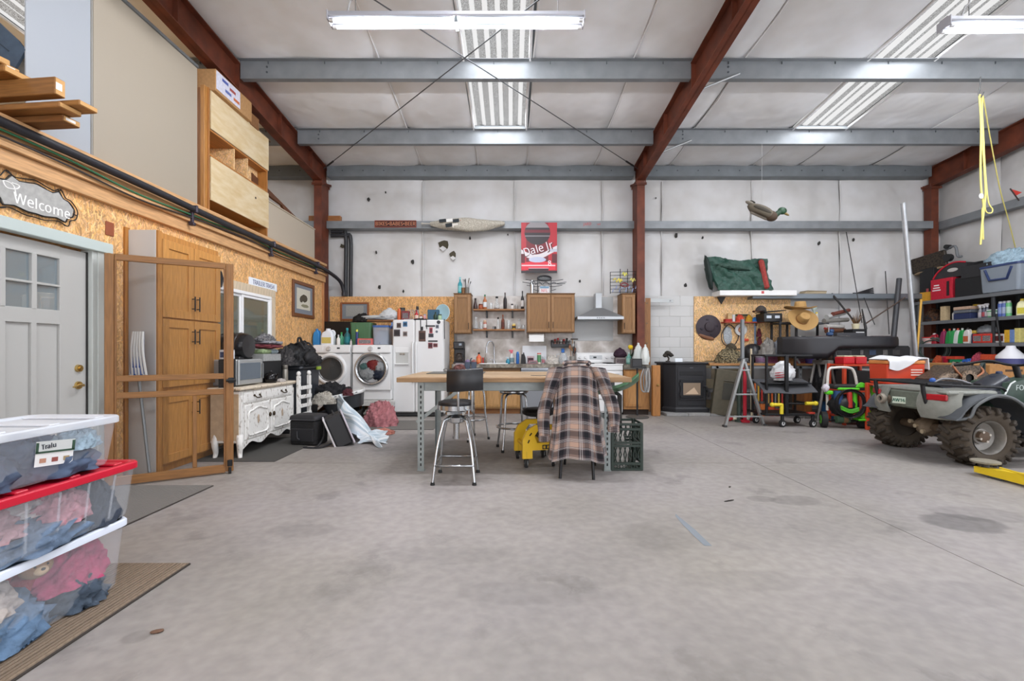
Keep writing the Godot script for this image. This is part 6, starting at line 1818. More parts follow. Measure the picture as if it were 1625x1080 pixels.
	part(sv,"backguard",B().at(V(0,1.02,-0.3),-8,0,0).box(V(0,0,0),V(0.765,0.2,0.07),0.02),M("e4e4e3",0.3))
	part(sv,"clock_panel",B().at(V(0,1.03,-0.262),-8,0,0).box(V(0,0,0),V(0.24,0.08,0.01),0.02),M("b9bcbe",0.3))
	part(sv,"display",B().at(V(-0.02,1.03,-0.256),-8,0,0).box(V(0,0,0),V(0.06,0.03,0.01),0.002),M("33393c",0.2))
	for q in [-0.31,-0.2,0.2,0.31]:
		part(sv,"knob",B().at(V(q,1.03,-0.26),-8,0,0).cyl(V(0,0,0),V(0,0,0.03),0.026,0.022,16),M("dcdcdb",0.3))
	for q in [[-0.2,0.15,0.1],[0.2,0.15,0.085],[-0.2,-0.14,0.085],[0.2,-0.14,0.1]]:
		var bu:=part(sv,"burner",B().cyl(V(q[0],0.915,q[1]),V(q[0],0.921,q[1]),q[2]*1.1,-1,24),M("2c2c2e",0.3,0.5))
		for j in 3:
			var rr:=[]
			for i in 24:
				rr.append(V(q[0]+cos(TAU*i/24)*q[2]*(0.35+0.28*j),0.926,q[1]+sin(TAU*i/24)*q[2]*(0.35+0.28*j)))
			part(bu,"coil",B().tube(rr,0.006,6,true),M("1b1b1c",0.5))
	var od:=part(sv,"oven_door",B().box(V(0,0.54,0.325),V(0.745,0.5,0.035),0.01),M("e2e2e1",0.3))
	part(od,"oven_window",B().box(V(0,0.52,0.344),V(0.45,0.24,0.004),0.002),M("2a2a2c",0.2))
	part(od,"handle",B().cyl(V(-0.3,0.75,0.38),V(0.3,0.75,0.38),0.013,-1,10).cyl(V(-0.28,0.75,0.34),V(-0.28,0.75,0.38),0.01).cyl(V(0.28,0.75,0.34),V(0.28,0.75,0.38),0.01),M("e0e0df",0.3))
	part(sv,"control_rail",B().box(V(0,0.85,0.32),V(0.75,0.09,0.03),0.008),wh)
	part(sv,"drawer",B().box(V(0,0.17,0.325),V(0.745,0.2,0.03),0.008),wh)
	part(sv,"base",B().box(V(0,0.03,0.28),V(0.74,0.06,0.03)),M("3a3a3a",0.6))
	solo("paper_note","small pale towel hanging on the oven door handle","towel",B().box(V(0,0,0),V(0.12,0.24,0.008),0.003),M("cfc4bc",0.9,0.0,"cloth",5.0),V(1.36,0.645,-8.103))
	# cabinet and posts right of the stove
	var rc:=thing("end_cabinet","knotty wood cabinet with a stone top right of the stove","cabinet",V(2.245,0,-8.5))
	var pine:=M("b98247",0.55,0.0,"wy",1.0)
	part(rc,"body",B().box(V(0,0.46,0),V(0.46,0.72,0.6),0.004),pine)
	part(rc,"plinth",B().box(V(0,0.05,-0.02),V(0.46,0.1,0.54)),M("2d2119",0.8))
	part(rc,"top",B().box(V(0,0.865,0.01),V(0.48,0.09,0.64),0.004),M("8f8a7c",0.5,0.0,"stone",1.5))
	shaker_door(rc,V(-0.06,0.4,0.31),0.3,0.5,pine,M("c28d52",0.55,0.0,"wy",1.0))
	part(rc,"drawer",B().box(V(-0.06,0.73,0.31),V(0.3,0.13,0.02),0.004),pine)
	var ps:=thing("wood_post","short orange wooden post with a knob beside the end cabinet","post",V(2.56,0,-8.1))
	part(ps,"post",B().box(V(0,0.45,0),V(0.14,0.9,0.09),0.006),M("b87c3e",0.5,0.0,"wy",1.0))
	part(ps,"knob",B().ell(V(0.02,0.55,0.06),V(0.022,0.022,0.02),12,8),M("a0834a",0.3,0.6))
	var tp:=thing("wood_post","tall brown wooden post bolted beside the middle red column","post",V(2.575,0.0,-8.7))
	part(tp,"post",B().box(V(0,1.08,0),V(0.125,2.16,0.09),0.005),M("9c6a38",0.5,0.0,"wy",1.0))
	for i in 3:
		part(tp,"bolt",B().cyl(V(-0.01,1.3+i*0.38,0.04),V(-0.01,1.3+i*0.38,0.056),0.013,-1,6),M("6a5a48",0.4,0.5))
	var ab:=thing("steel_bracket","grey steel arm sticking out from the top of the tall wooden post","bracket",V(2.66,2.11,-8.7))
	part(ab,"arm",B().at(V(0,0,0)).prism(P2([-0.02,-0.03,0.42,-0.03,0.42,0.03,0.38,0.03,-0.02,0.05]),0.03,-0.015),M("a8aaa9",0.4,0.5))
	part(ab,"bolt",B().cyl(V(0.36,0,0.0),V(0.36,0,0.026),0.012,-1,6),M("77797a",0.4,0.5))
	part(ab,"clip",B().box(V(-0.16,0.01,0.05),V(0.06,0.07,0.03),0.005),M("b4b6b5",0.4,0.5))
	# on the end cabinet
	var e:=0.9115
	bag("flower_bowl","round purple bouquet in a pot on the end cabinet","flowers",V(X(984,8.55),e+0.12,-8.55),V(0.24,0.17,0.2),M("5e2f50",0.8,0.0,"print",6.0),31)
	carton("basket_box","low grey patterned box under the purple bouquet","box",V(X(984,8.55),e,-8.55),V(0.2,0.113,0.16),"8d8280",0,"","b8a0a0")
	vessel("bottle","cleaner_bottle","teal cleaner bottle with a clear top on the end cabinet","bottle",V(X(998,8.4),e,-8.4),0.22,0.05,"6fa89c","d4e0dc","9ac8bc")
	var yf:=thing("yellow_flower","yellow artificial flower standing behind the teal cleaner bottle","flower",V(X(1000.5,8.55),e,-8.55))
	part(yf,"stem",B().cyl(V(0,0,0),V(0,0.28,0),0.006,-1,6),M("3f6a3a",0.7))
	part(yf,"blossom",B().ell(V(0,0.31,0),V(0.045,0.045,0.04),14,10,0.4,4,3.0),M("e2c02a",0.8))
	heap_of("pot_plant","leafy green plant behind the black planter box","plant","2f4a2c",V(X(1008,8.4),e+0.02,-8.4),V(0.2,0.2,0.14),97,0,"","print")
	bag("plastic_bag","crumpled clear plastic bag beside the red column","bag",V(X(1013,8.25),e+0.0,-8.25),V(0.2,0.36,0.16),M("c3c8c4",0.25),33)
	bag("plastic_bag","white plastic bag right of the crumpled clear one","bag",V(X(1024,8.15),e - 0.0,-8.15),V(0.15,0.33,0.14),M("d2d6d2",0.3),36)
	var fs:=thing("pedestal_stand","black pedestal stand with looped grey hoses hanging from it","stand",V(X(1010,7.95),0,-7.9))
	part(fs,"base",B().lathe(PR([0,0,0.19,0,0.2,0.012,0.17,0.025,0.03,0.04,0,0.04]),28),M("5a5a58",0.45,0.3))
	part(fs,"pole",B().cyl(V(0,0.03,0),V(0,0.86,0),0.017,-1,12),bk)
	part(fs,"tray",B().box(V(0.02,0.87,0),V(0.24,0.03,0.16),0.006),bk)
	part(fs,"box",B().box(V(-0.02,0.95,0),V(0.17,0.14,0.14),0.008),bk)
	for i in 3:
		part(fs,"hose",B().tube(curve([V(0.1+i*0.03,0.86,0.06),V(0.04+i*0.045,0.7,0.08),V(0.05+i*0.05,0.5,0.08),V(0.11+i*0.03,0.46,0.085),V(0.13+i*0.03,0.66,0.08),V(0.12+i*0.03,0.86,0.05)],6),0.013,8),M(["8b8a88","6f6e6c","a09f9c"][i],0.5))

func neon_sign() ->void:
	# unlit neon signs on wire frames
	var bk:=M("1c1c20",0.4,0.3)
	var o:=thing("neon_sign","unlit black-framed neon beer sign with a red and white shield on the double wall cabinet","sign",V(0.62,2.2425,-8.72))
	for s in [-0.13,0.13]:
		part(o,"upright",B().cyl(V(s,0,0),V(s,0.33,0),0.008,-1,6),bk)
	for q in [[0.06,0.22],[0.14,0.34],[0.2,0.42],[0.25,0.36]]:
		part(o,"wire",B().tube(curve([V(-q[1],q[0]+0.03,0.01),V(-q[1]*0.5,q[0],0.01),V(0,q[0]+0.01,0.01),V(q[1]*0.5,q[0],0.01),V(q[1],q[0]+0.03,0.01)],5),0.006,6),M("3a3a3e",0.4))
	var p:=[]
	for i in 20:
		p.append(V(cos(TAU*i/20.0)*0.13,0.3+sin(TAU*i/20.0)*0.05,0.015))
	part(o,"oval_tube",B().tube(p,0.014,8,true),M("26262a",0.35))
	part(o,"oval_plate",B().ell(V(0,0.3,0.005),V(0.12,0.042,0.008),18,8),M("4c4f50",0.4))
	part(o,"script_tube",B().tube(curve([V(-0.28,0.2,0.02),V(-0.2,0.24,0.02),V(-0.17,0.18,0.02),V(-0.1,0.23,0.02),V(-0.04,0.18,0.02),V(0.03,0.23,0.02),V(0.1,0.18,0.02),V(0.18,0.22,0.02),V(0.26,0.19,0.02),V(0.4,0.2,0.02)],6),0.008,6),M("55585c",0.3))
	var sd:=part(o,"shield",B().prism(P2([-0.095,0.14,-0.1,0.03,-0.05,0.008,0.05,0.008,0.1,0.03,0.095,0.14,0.05,0.155,0,0.145,-0.05,0.155]),0.012,0.018),M("d8d2d2",0.5))
	part(sd,"shield_top",B().box(V(0,0.125,0.031),V(0.17,0.04,0.003),0.001),M("6f93ac",0.5))
	text(sd,"NFL",V(0,0.06,0.032),0.055,M("c8343c",0.5))
	var r:=thing("neon_sign","square black neon rack with yellow and blue tubes on the narrow wall cabinet","sign",V(2.14,2.2425,-8.66))
	for i in 7:
		part(r,"wire",B().cyl(V(-0.27,0.02+i*0.065,0),V(0.27,0.02+i*0.065+0.015,0),0.005,-1,6),bk)
	for q in [[-0.27,0.41],[-0.08,0.47],[0.06,0.47],[0.2,0.41]]:
		part(r,"upright",B().cyl(V(q[0],0,0),V(q[0],q[1],0.0),0.007,-1,6),bk)
	for q in [[0.0,0.36,0.045,"d6cf5a"],[-0.15,0.25,0.07,"cbb94a"],[0.15,0.25,0.05,"d9cf6a"],[-0.09,0.24,0.04,"d8c84a"]]:
		part(r,"yellow_tube",B().tube(curve([V(q[0] - q[2],q[1],0.02),V(q[0] - q[2]*0.4,q[1]+0.04,0.02),V(q[0],q[1] - 0.03,0.02),V(q[0]+q[2]*0.5,q[1]+0.035,0.02),V(q[0]+q[2],q[1] - 0.01,0.02)],5),0.011,6),M(q[3],0.4))
	part(r,"red_tube",B().tube(curve([V(-0.08,0.17,0.02),V(0.0,0.2,0.02),V(0.07,0.16,0.02),V(0.0,0.13,0.02)],5,true),0.014,6,true),M("7c3a3c",0.4))
	for i in 8:
		part(r,"blue_tube",B().cyl(V(-0.23+i*0.062,0.03+0.06*(i % 2),0.015),V(-0.21+i*0.062,0.1+0.05*(i % 2),0.015),0.01,-1,6),M("8f9bc0",0.4))

func build_wall_things() ->void:
	var sg:=thing("girt_sign","long dark red sign reading bikes babes beer on the back wall girt","sign",V(X(628,8.78),P(0,355.5,8.78).y,-8.779))
	part(sg,"board",B().box(V(0,0,0.012),V(0.8,0.13,0.02),0.002),M("3a1410",0.6))
	var bm:=B()
	for s in [-1,1]:
		bm.box(V(0,s*0.06,0.0235),V(0.8,0.012,0.006),0.001).box(V(s*0.394,0,0.0235),V(0.012,0.11,0.006),0.001)
	part(sg,"border",bm,M("8d3a24",0.6))
	text(sg,"BIKES•BABES•BEER",V(0,0,0.0235),0.068,M("d08a64",0.6))
	# rolled flag on the girt
	var fl:=thing("rolled_flag","chequered and cream flag rolled up and laid along the girt","flag",V(X(742,8.7),3.58,-8.67))
	var p:=PackedVector3Array()
	for i in 29:
		var f:=i/28.0
		var r:=0.11*pow(sin(PI*clampf(f*0.94+0.03,0,1)),0.55)*(1.15 - 0.35*absf(f - 0.45))
		for k in 18:
			var a:=-TAU*k/18.0
			var q:=1.0+0.12*sin(a*3+f*9)+0.06*sin(a*7 - f*15)
			p.append(V((f - 0.5)*1.42,sin(a)*r*q - 0.03*sin(f*PI),cos(a)*r*q*0.8))
	part(fl,"roll",B().grid(p,18,29,true),M("cfc8b8",0.85,0.0,"cloth",4.0))
	for q in [[-0.46,0.05,0.13,"2a3034"],[-0.33,0.055,0.12,"e4e2dc"],[-0.34,-0.035,0.13,"30363a"],[-0.21,0.05,0.12,"30363a"],[-0.22,-0.04,0.11,"dfdcd4"]]:
		part(fl,"check_square",B().at(V(q[0],q[1] - 0.02,0.088),-20 if q[1]>0 else 20,0,8).box(V(0,0,0),V(q[2],0.07,0.008),0.003),M(q[3],0.85))
	part(fl,"red_panel",B().at(V(-0.06,0.055,0.035),-50,0,-2).ell(V(0,0,0),V(0.15,0.05,0.018),18,8,0.3,3,2.0),M("b04438",0.85,0.0,"cloth",4.0))
	part(fl,"staff",B().cyl(V(-0.85,0.0,-0.0),V(-0.5,-0.01,0),0.012,-1,8).ell(V(-0.86,0.0,0),V(0.03,0.02,0.02),10,8),M("b8b4aa",0.5))
	# racing poster: a printed cloth on a stretcher
	var po:=thing("racing_poster","tall red racing banner with white script and a red race car","poster",V(X(855.5,8.76),P(0,393,8.76).y,-8.77))
	var c:=func(x: int,y: int) ->Color:
		var fx:=x/192.0
		var fy:=y/272.0
		var col:=Color("8a1626").lerp(Color("5a1620"),fy)
		if fx>0.75 or fx<0.14:
			col=Color("b02430")
		var hx:=(fx - 0.45)/0.36
		var hy:=(fy - 0.2)/0.24
		if hx*hx+hy*hy<1.0:
			col=Color("2a2226")
			if fy<0.1:
				col=Color("8a8688")
			elif fy>0.14 and fy<0.2:
				col=Color("6a1a26")
			elif fy>0.255 and fy<0.275:
				col=Color("8d888a")
		if fy>0.4:
			var w:=fy - 0.58 - 0.1*sin(fx*4.0)
			if absf(w)<0.05:
				col=Color("d8d2d6")
		if fy>0.52 and fx>0.8 and fy<0.58:
			col=Color("b8bcc8")
		var cx:=(fx - 0.48)/0.47
		var cy:=(fy - 0.86)/0.1
		if absf(cx)<1.0 and absf(cy)<1.0 - 0.3*absf(cx):
			col=Color("d8263a") if absf(cy+0.1)>0.12 else Color("f0c8cc")
			if cy>0.35 and absf(cx)<0.6:
				col=Color("e8a0a8") if cy<0.5 else Color("2a1418")
		var gx:=(fx - 0.45)/0.24
		var gy:=(fy - 0.735)/0.055
		if gx*gx+gy*gy<1.0:
			col=Color("b9bfd6")
		if fy>0.62 and fy<0.8 and gx*gx+gy*gy>= 1.0 and absf(cx)>= 0.8:
			col=Color("5c1420")
		if fy>0.955:
			col=Color("1f1a1e")
		return col
	var mt:=uvmat(stripes("poster",c,192,272),0.45)
	part(po,"banner",B().rect(V(0,0,0.014),0.69,0.97),mt)
	part(po,"stretcher",B().box(V(0,0,0.006),V(0.69,0.97,0.014),0.002),M("7a1a24",0.6))
	text(po,"Dale Jr",V(-0.01,-0.03,0.0145),0.16,M("4a1018",0.5),Basis.from_euler(Vector3(0,0,0.28)))
	text(po,"Dale Jr",V(-0.02,-0.02,0.0165),0.15,M("e9dfe2",0.5),Basis.from_euler(Vector3(0,0,0.28)))
	text(po,"8",V(0.2,-0.3,0.015),0.1,M("f2f2f2",0.5),Basis.from_euler(Vector3(0,0,0.1)))
	for q in [[932,"JARD",0.055,"red lettered sticker on the girt right of the racing banner"],[950,"red",0.035,"smaller red sticker at the right of the lettered one on the girt"]]:
		var o:=thing("sticker",q[3],"sticker",V(X(q[0],8.78),P(0,355.5,8.78).y,-8.7795))
		text(o,q[1],V(0,0,0.001),q[2],M("b83a38",0.5),Basis.from_euler(Vector3(0,0,0.06)))
	# two black pipes dropping from the girt
	for q in [[548,3.5,"left-hand black pipe dropping down the back wall beside the left column"],[556,3.42,"right-hand black pipe dropping down the back wall, close to its twin"]]:
		var x: float=X(q[0],8.93)
		solo("vent_pipe",q[2],"pipe",B().tube(curve([V(-3.56,q[1],-8.95),V(x - 0.1,q[1],-8.95),V(x,q[1] - 0.06,-8.95),V(x,2.6,-8.95),V(x,2.222,-8.95)],5),0.036,12),M("2b2c2f",0.5))
	# duck decoy hanging on a thread
	var D:=7.6
	var dk:=thing("duck_decoy","green-headed duck decoy hanging from the ceiling on a thread","decoy",P(1212,337,D))
	dk.rotation_degrees=V(0,0,-24)
	var bd:=M("6a6152",0.75,0.0,"dust",8.0)
	part(dk,"body",B().ell(V(-0.04,0,0),V(0.25,0.095,0.11),24,14,0.05,3,1.0,-0.75),bd)
	part(dk,"breast",B().ell(V(0.13,-0.005,0),V(0.11,0.085,0.09),18,12),M("4a3a2c",0.75))
	part(dk,"wing_stripe",B().ell(V(-0.06,0.0,0.07),V(0.17,0.045,0.05),18,10),M("3d372e",0.75))
	part(dk,"tail",B().ell(V(-0.28,0.05,0),V(0.075,0.025,0.05),14,8),M("8b8478",0.75))
	part(dk,"tail_curl",B().ell(V(-0.24,0.09,0),V(0.05,0.014,0.02),12,8),M("3a352e",0.75))
	part(dk,"keel",B().box(V(-0.06,-0.085,0),V(0.3,0.04,0.03),0.01),M("6b6358",0.7))
	part(dk,"neck",B().at(V(0,0,0)).cyl(V(0.19,0.03,0),V(0.24,0.12,0),0.05,0.04,14),M("24402c",0.6))
	part(dk,"head",B().at(V(0.27,0.15,0),0,0,20).ell(V(0,0,0),V(0.075,0.06,0.05),18,12),M("25482e",0.45))
	part(dk,"bill",B().at(V(0.35,0.13,0),0,0,-4).ell(V(0,0,0),V(0.06,0.016,0.03),14,8),M("a08a5c",0.6))
	for s in [-1,1]:
		part(dk,"eye",B().ell(V(0.295,0.165,s*0.043),V(0.008,0.008,0.006),8,6),M("101010",0.2))
	solo("thread","thin thread from the roof to the duck decoy","thread",B().cyl(V(0,0,0),V(0,roof(D) - 0.02 - P(0,322,D).y,0),0.0025,-1,5),M("b8b8b6",0.6),V(P(1209,0,D).x,P(0,322,D).y,-D))

func build_table() ->void:
	var t:=thing("workbench_table","long butcher-block workbench on perforated steel legs in the room centre","table",V(0.02,0,-4.92))
	var wt:=M("b79b79",0.5,0.0,"wx",0.8)
	for i in 7:
		part(t,"plank",B().box(V(0,0.883,-0.525+i*0.178),V(2.22,0.045,0.1765),0.004),M(["b79b79","c2a785","ad8f6b","bda07e","b2946f","c6ab88","a9855c"][i],0.5,0.0,"wx",0.8))
	var st:=M("9aa19f",0.45,0.45,"dust",1.0)
	for sz in [-1,1]:
		part(t,"apron_rail",B().box(V(0,0.815,sz*0.5),V(1.86,0.09,0.03),0.004),st)
		for sx in [-1,1]:
			var m:=B().box(V(sx*0.9,0.43,sz*0.527),V(0.06,0.86,0.004),0.001).box(V(sx*0.93,0.43,sz*0.5),V(0.004,0.86,0.058),0.001)
			m.box(V(sx*0.9,0.004,sz*0.51),V(0.07,0.008,0.07),0.001)
			var lg:=part(t,"leg",m,st)
			for k in 16:
				part(lg,"slot",B().box(V(sx*0.9,0.06+k*0.05,sz*0.5295),V(0.014,0.026,0.002)),M("2a2c2c",0.8))
	for sx in [-1,1]:
		part(t,"brace",B().at(V(sx*0.74,0.62,0.5),0,0,sx*-37).box(V(0,0,0),V(0.52,0.035,0.012),0.002),st)
		part(t,"end_rail",B().box(V(sx*0.9,0.815,0),V(0.03,0.09,1.0),0.004),st)
	var top:=0.9065
	var rm:=solo("rubber_mat","thin dark rubber mat lying on the left end of the workbench","mat",B().box(V(0,0.004,0),V(0.62,0.008,0.42),0.002),M("62605a",0.8),V(-0.62,top,-5.15))
	var gs:=thing("eyeglasses","black framed eyeglasses on the rubber mat","eyeglasses",V(-0.72,top+0.0085,-5.18))
	for s in [-1,1]:
		var r:=[]
		for i in 12:
			r.append(V(s*0.035+cos(TAU*i/12)*0.026,0.022+sin(TAU*i/12)*0.02,0))
		part(gs,"rim",B().tube(r,0.003,6,true),M("1a1a1a",0.4))
		part(gs,"temple",B().tube([V(s*0.062,0.024,0),V(s*0.064,0.022,-0.1),V(s*0.06,0.003,-0.13)],0.003,6),M("1a1a1a",0.4))
	part(gs,"bridge",B().cyl(V(-0.01,0.024,0),V(0.01,0.024,0),0.003,-1,6),M("1a1a1a",0.4))
	heap_of("bandana","crumpled red and black cloth beside the eyeglasses","cloth","6a3a3e",V(-0.58,top+0.0085,-5.1),V(0.2,0.03,0.12),101,0,"","print")
	var cd:=thing("condiment_caddy","slate blue two-compartment caddy at the back of the workbench","caddy",V(X(747,5.3),top,-5.3))
	for s in [-1,1]:
		part(cd,"bin",loft([ring(0.055,0.07,0.01,0),ring(0.066,0.085,0.012,0.12),ring(0.058,0.077,0.01,0.12),ring(0.05,0.065,0.008,0.01)],B().at(V(s*0.036,0,0)),true,false),M("3d4a5c",0.5))
		part(cd,"contents",B().ell(V(s*0.036,0.12,0),V(0.028,0.03,0.03),12,8,0.6,4,4.0),M("7c4a48" if s>0 else "6a5a78",0.7))
	part(cd,"handle",B().tube(curve([V(-0.0,0.1,0),V(0,0.15,0),V(0.012,0.165,0),V(0.0,0.15,0.01)],4),0.007,6),M("333d4c",0.5))
	heap_of("snack_pile","pile of red, white and green packets at the back left of the workbench","packets","b06a60",V(X(729,5.25),top,-5.25),V(0.16,0.09,0.14),104,0,"","print")
	carton("snack_carton","small grey and pink carton behind the pile of packets","box",V(X(731,5.38),top,-5.38),V(0.12,0.1,0.08),"a49a9e")
	solo("magazine","open white and tan magazine on the right end of the workbench","magazine",B().at(V(-0.1,0.005,0),0,0,3).box(V(0,0,0),V(0.2,0.006,0.27),0.001).at(V(0.1,0.005,0),0,0,-3).box(V(0,0,0),V(0.2,0.006,0.27),0.001),M("c8b8a0",0.6),V(0.72,top,-4.85),14)
	var tag_:=solo("dark_strip","thin dark steel rule lying near the front edge of the workbench","ruler",B().box(V(0,0.002,0),V(0.3,0.004,0.03),0.001),M("4a4a48",0.4,0.5),V(0.34,top,-4.6),-8)
	stools()
	shirt_chair()
	crate()
	dolly()

func stools() ->void:
	var cr:=M("b9bcbe",0.18,0.9)
	var bl:=M("17171a",0.35)
	var o:=thing("shop_stool","chrome swivel shop stool with a black padded back in front of the workbench","stool",V(-0.505,0,-4.13),0)
	part(o,"seat",B().lathe(PR([0,0.665,0.155,0.665,0.165,0.68,0.16,0.7,0.12,0.712,0,0.715]),28),bl)
	part(o,"seat_band",B().lathe(PR([0.15,0.63,0.168,0.632,0.168,0.672,0.15,0.674]),28),cr)
	part(o,"screw_post",B().cyl(V(0,0.36,0),V(0,0.64,0),0.02,-1,14).cyl(V(0,0.36,0),V(0,0.5,0),0.028,-1,14),cr)
	part(o,"hub",B().lathe(PR([0.03,0.5,0.085,0.52,0.09,0.56,0.06,0.58,0.03,0.585]),20),cr)
	var ft:=[]
	for s in [[-1,1],[1,1],[1,-1],[-1,-1]]:
		part(o,"leg",B().tube(curve([V(s[0]*0.03,0.55,s[1]*0.03),V(s[0]*0.09,0.545,s[1]*0.095),V(s[0]*0.115,0.47,s[1]*0.12),V(s[0]*0.15,0.3,s[1]*0.16),V(s[0]*0.18,0.02,s[1]*0.205)],5),0.0125,8),cr)
		part(o,"foot",B().cyl(V(s[0]*0.18,0,s[1]*0.205),V(s[0]*0.18,0.025,s[1]*0.205),0.021,0.016,12),M("151515",0.7))
		ft.append(V(s[0]*0.168,0.16,s[1]*0.188))
		part(o,"mount_arm",B().at(V(0,0.6,0),0,45+90*ft.size(),0).box(V(0.06,0,0),V(0.1,0.035,0.03),0.004),cr)
	part(o,"foot_rail",B().tube(ft,0.0115,8,true),cr)
	for s in [-0.06,0.06]:
		part(o,"back_support",B().tube(curve([V(0.1+s,0.62,0.08),V(0.1+s,0.64,0.18),V(0.1+s,0.75,0.2),V(0.1+s,0.87,0.2)],5),0.011,8),cr)
	var p:=PackedVector3Array()
	for j in 7:
		for i in 13:
			var f:=i/12.0 - 0.5
			p.append(V(0.1+f*0.3,0.815+j*0.028+0.008*sin(f*3),0.235 - 0.16*f*f+0.012*sin(PI*j/6.0)))
	part(o,"backrest",B().grid(p,13,7,false,0.035),bl)
	part(o,"backrest_piping",B().tube([p[6*13],p[6*13+4],p[6*13+8],p[6*13+12]],0.019,8),M("222225",0.3))
	# two round bar stools behind the table
	var q:=thing("bar_stool","chrome ring bar stool with a worn dark brown seat behind the workbench","stool",V(0.02,0,-5.36),12,"round chrome bar stools")
	part(q,"seat",B().lathe(PR([0,0.66,0.155,0.66,0.17,0.675,0.17,0.72,0.15,0.735,0,0.74]),26),M("2a1d18",0.6,0.0,"dust",6.0))
	part(q,"seat_band",B().lathe(PR([0.168,0.672,0.174,0.675,0.174,0.69,0.168,0.692]),26),cr)
	for k in 4:
		var a:=TAU*(k+0.5)/4
		var d:=V(cos(a),0,sin(a))
		part(q,"leg",B().tube(curve([d*0.05+V(0,0.655,0),d*0.14+V(0,0.645,0),d*0.17+V(0,0.58,0),d*0.19+V(0,0.3,0),d*0.23+V(0,0.02,0)],5),0.0125,8),cr)
		part(q,"foot",B().cyl(d*0.23,d*0.23+V(0,0.03,0),0.018,-1,10),M("151515",0.7))
	var r:=[]
	for i in 28:
		r.append(V(cos(TAU*i/28)*0.2,0.27,sin(TAU*i/28)*0.2))
	part(q,"foot_ring",B().tube(r,0.012,8,true),cr)
	copy(q,"chrome ring bar stool with a dark seat behind the shop stool's back",V(X(748,5.98),0,-5.98),40)
	var s:=thing("swivel_stool","low black padded stool on a single black post beside the yellow dolly","stool",V(0.3,0,-5.2))
	part(s,"seat",B().lathe(PR([0,0.42,0.14,0.42,0.18,0.44,0.185,0.47,0.15,0.5,0,0.505]),26),M("161618",0.6,0.0,"cloth",5.0))
	part(s,"post",B().cyl(V(0,0.05,0),V(0,0.43,0),0.026,-1,14),bl)
	for k in 5:
		var a:=TAU*k/5
		part(s,"base_arm",B().tube([V(0,0.09,0),V(cos(a)*0.2,0.06,sin(a)*0.2)],0.018,8,false,0.7),bl)
		part(s,"caster_wheel",B().cyl(V(cos(a)*0.2 - 0.012,0.025,sin(a)*0.2),V(cos(a)*0.2+0.012,0.025,sin(a)*0.2),0.025,-1,12).cyl(V(cos(a)*0.2,0.03,sin(a)*0.2),V(cos(a)*0.2,0.065,sin(a)*0.2),0.01),bl)
	# green pressed-steel tractor seat
	var g:=thing("tractor_stool","green pressed-steel tractor seat on a dark post at the right end of the workbench","stool",V(1.15,0,-4.95),-15)
	var pp:=PackedVector3Array()
	for j in 15:
		for i in 21:
			var u:=i/20.0*2 - 1
			var v:=j/14.0
			var w:=0.215*(0.6+0.55*sin(PI*(0.18+0.66*v)))
			var h:=0.11*pow(v,3)+0.075*u*u*(0.35+0.65*v) - 0.02*sin(PI*v) - 0.05*pow(1 - v,4)*(1 - 0.5*u*u)
			pp.append(V(-0.2+0.42*v,0.73+h,u*w))
	part(g,"seat",B().grid(pp,21,15,false,0.006),M("3b6a45",0.3,0.2))
	part(g,"seat_spring",B().tube(curve([V(-0.12,0.715,0),V(0.0,0.69,0),V(0.03,0.64,0)],4),0.02,8),M("30342f",0.5,0.4))
	part(g,"post",B().box(V(0.02,0.35,0),V(0.05,0.66,0.05),0.006),M("3a3733",0.5,0.3))
	part(g,"base",B().lathe(PR([0,0,0.2,0,0.2,0.015,0.05,0.03,0,0.03]),26,V(0.02,0,0)),M("3a3733",0.5,0.3))

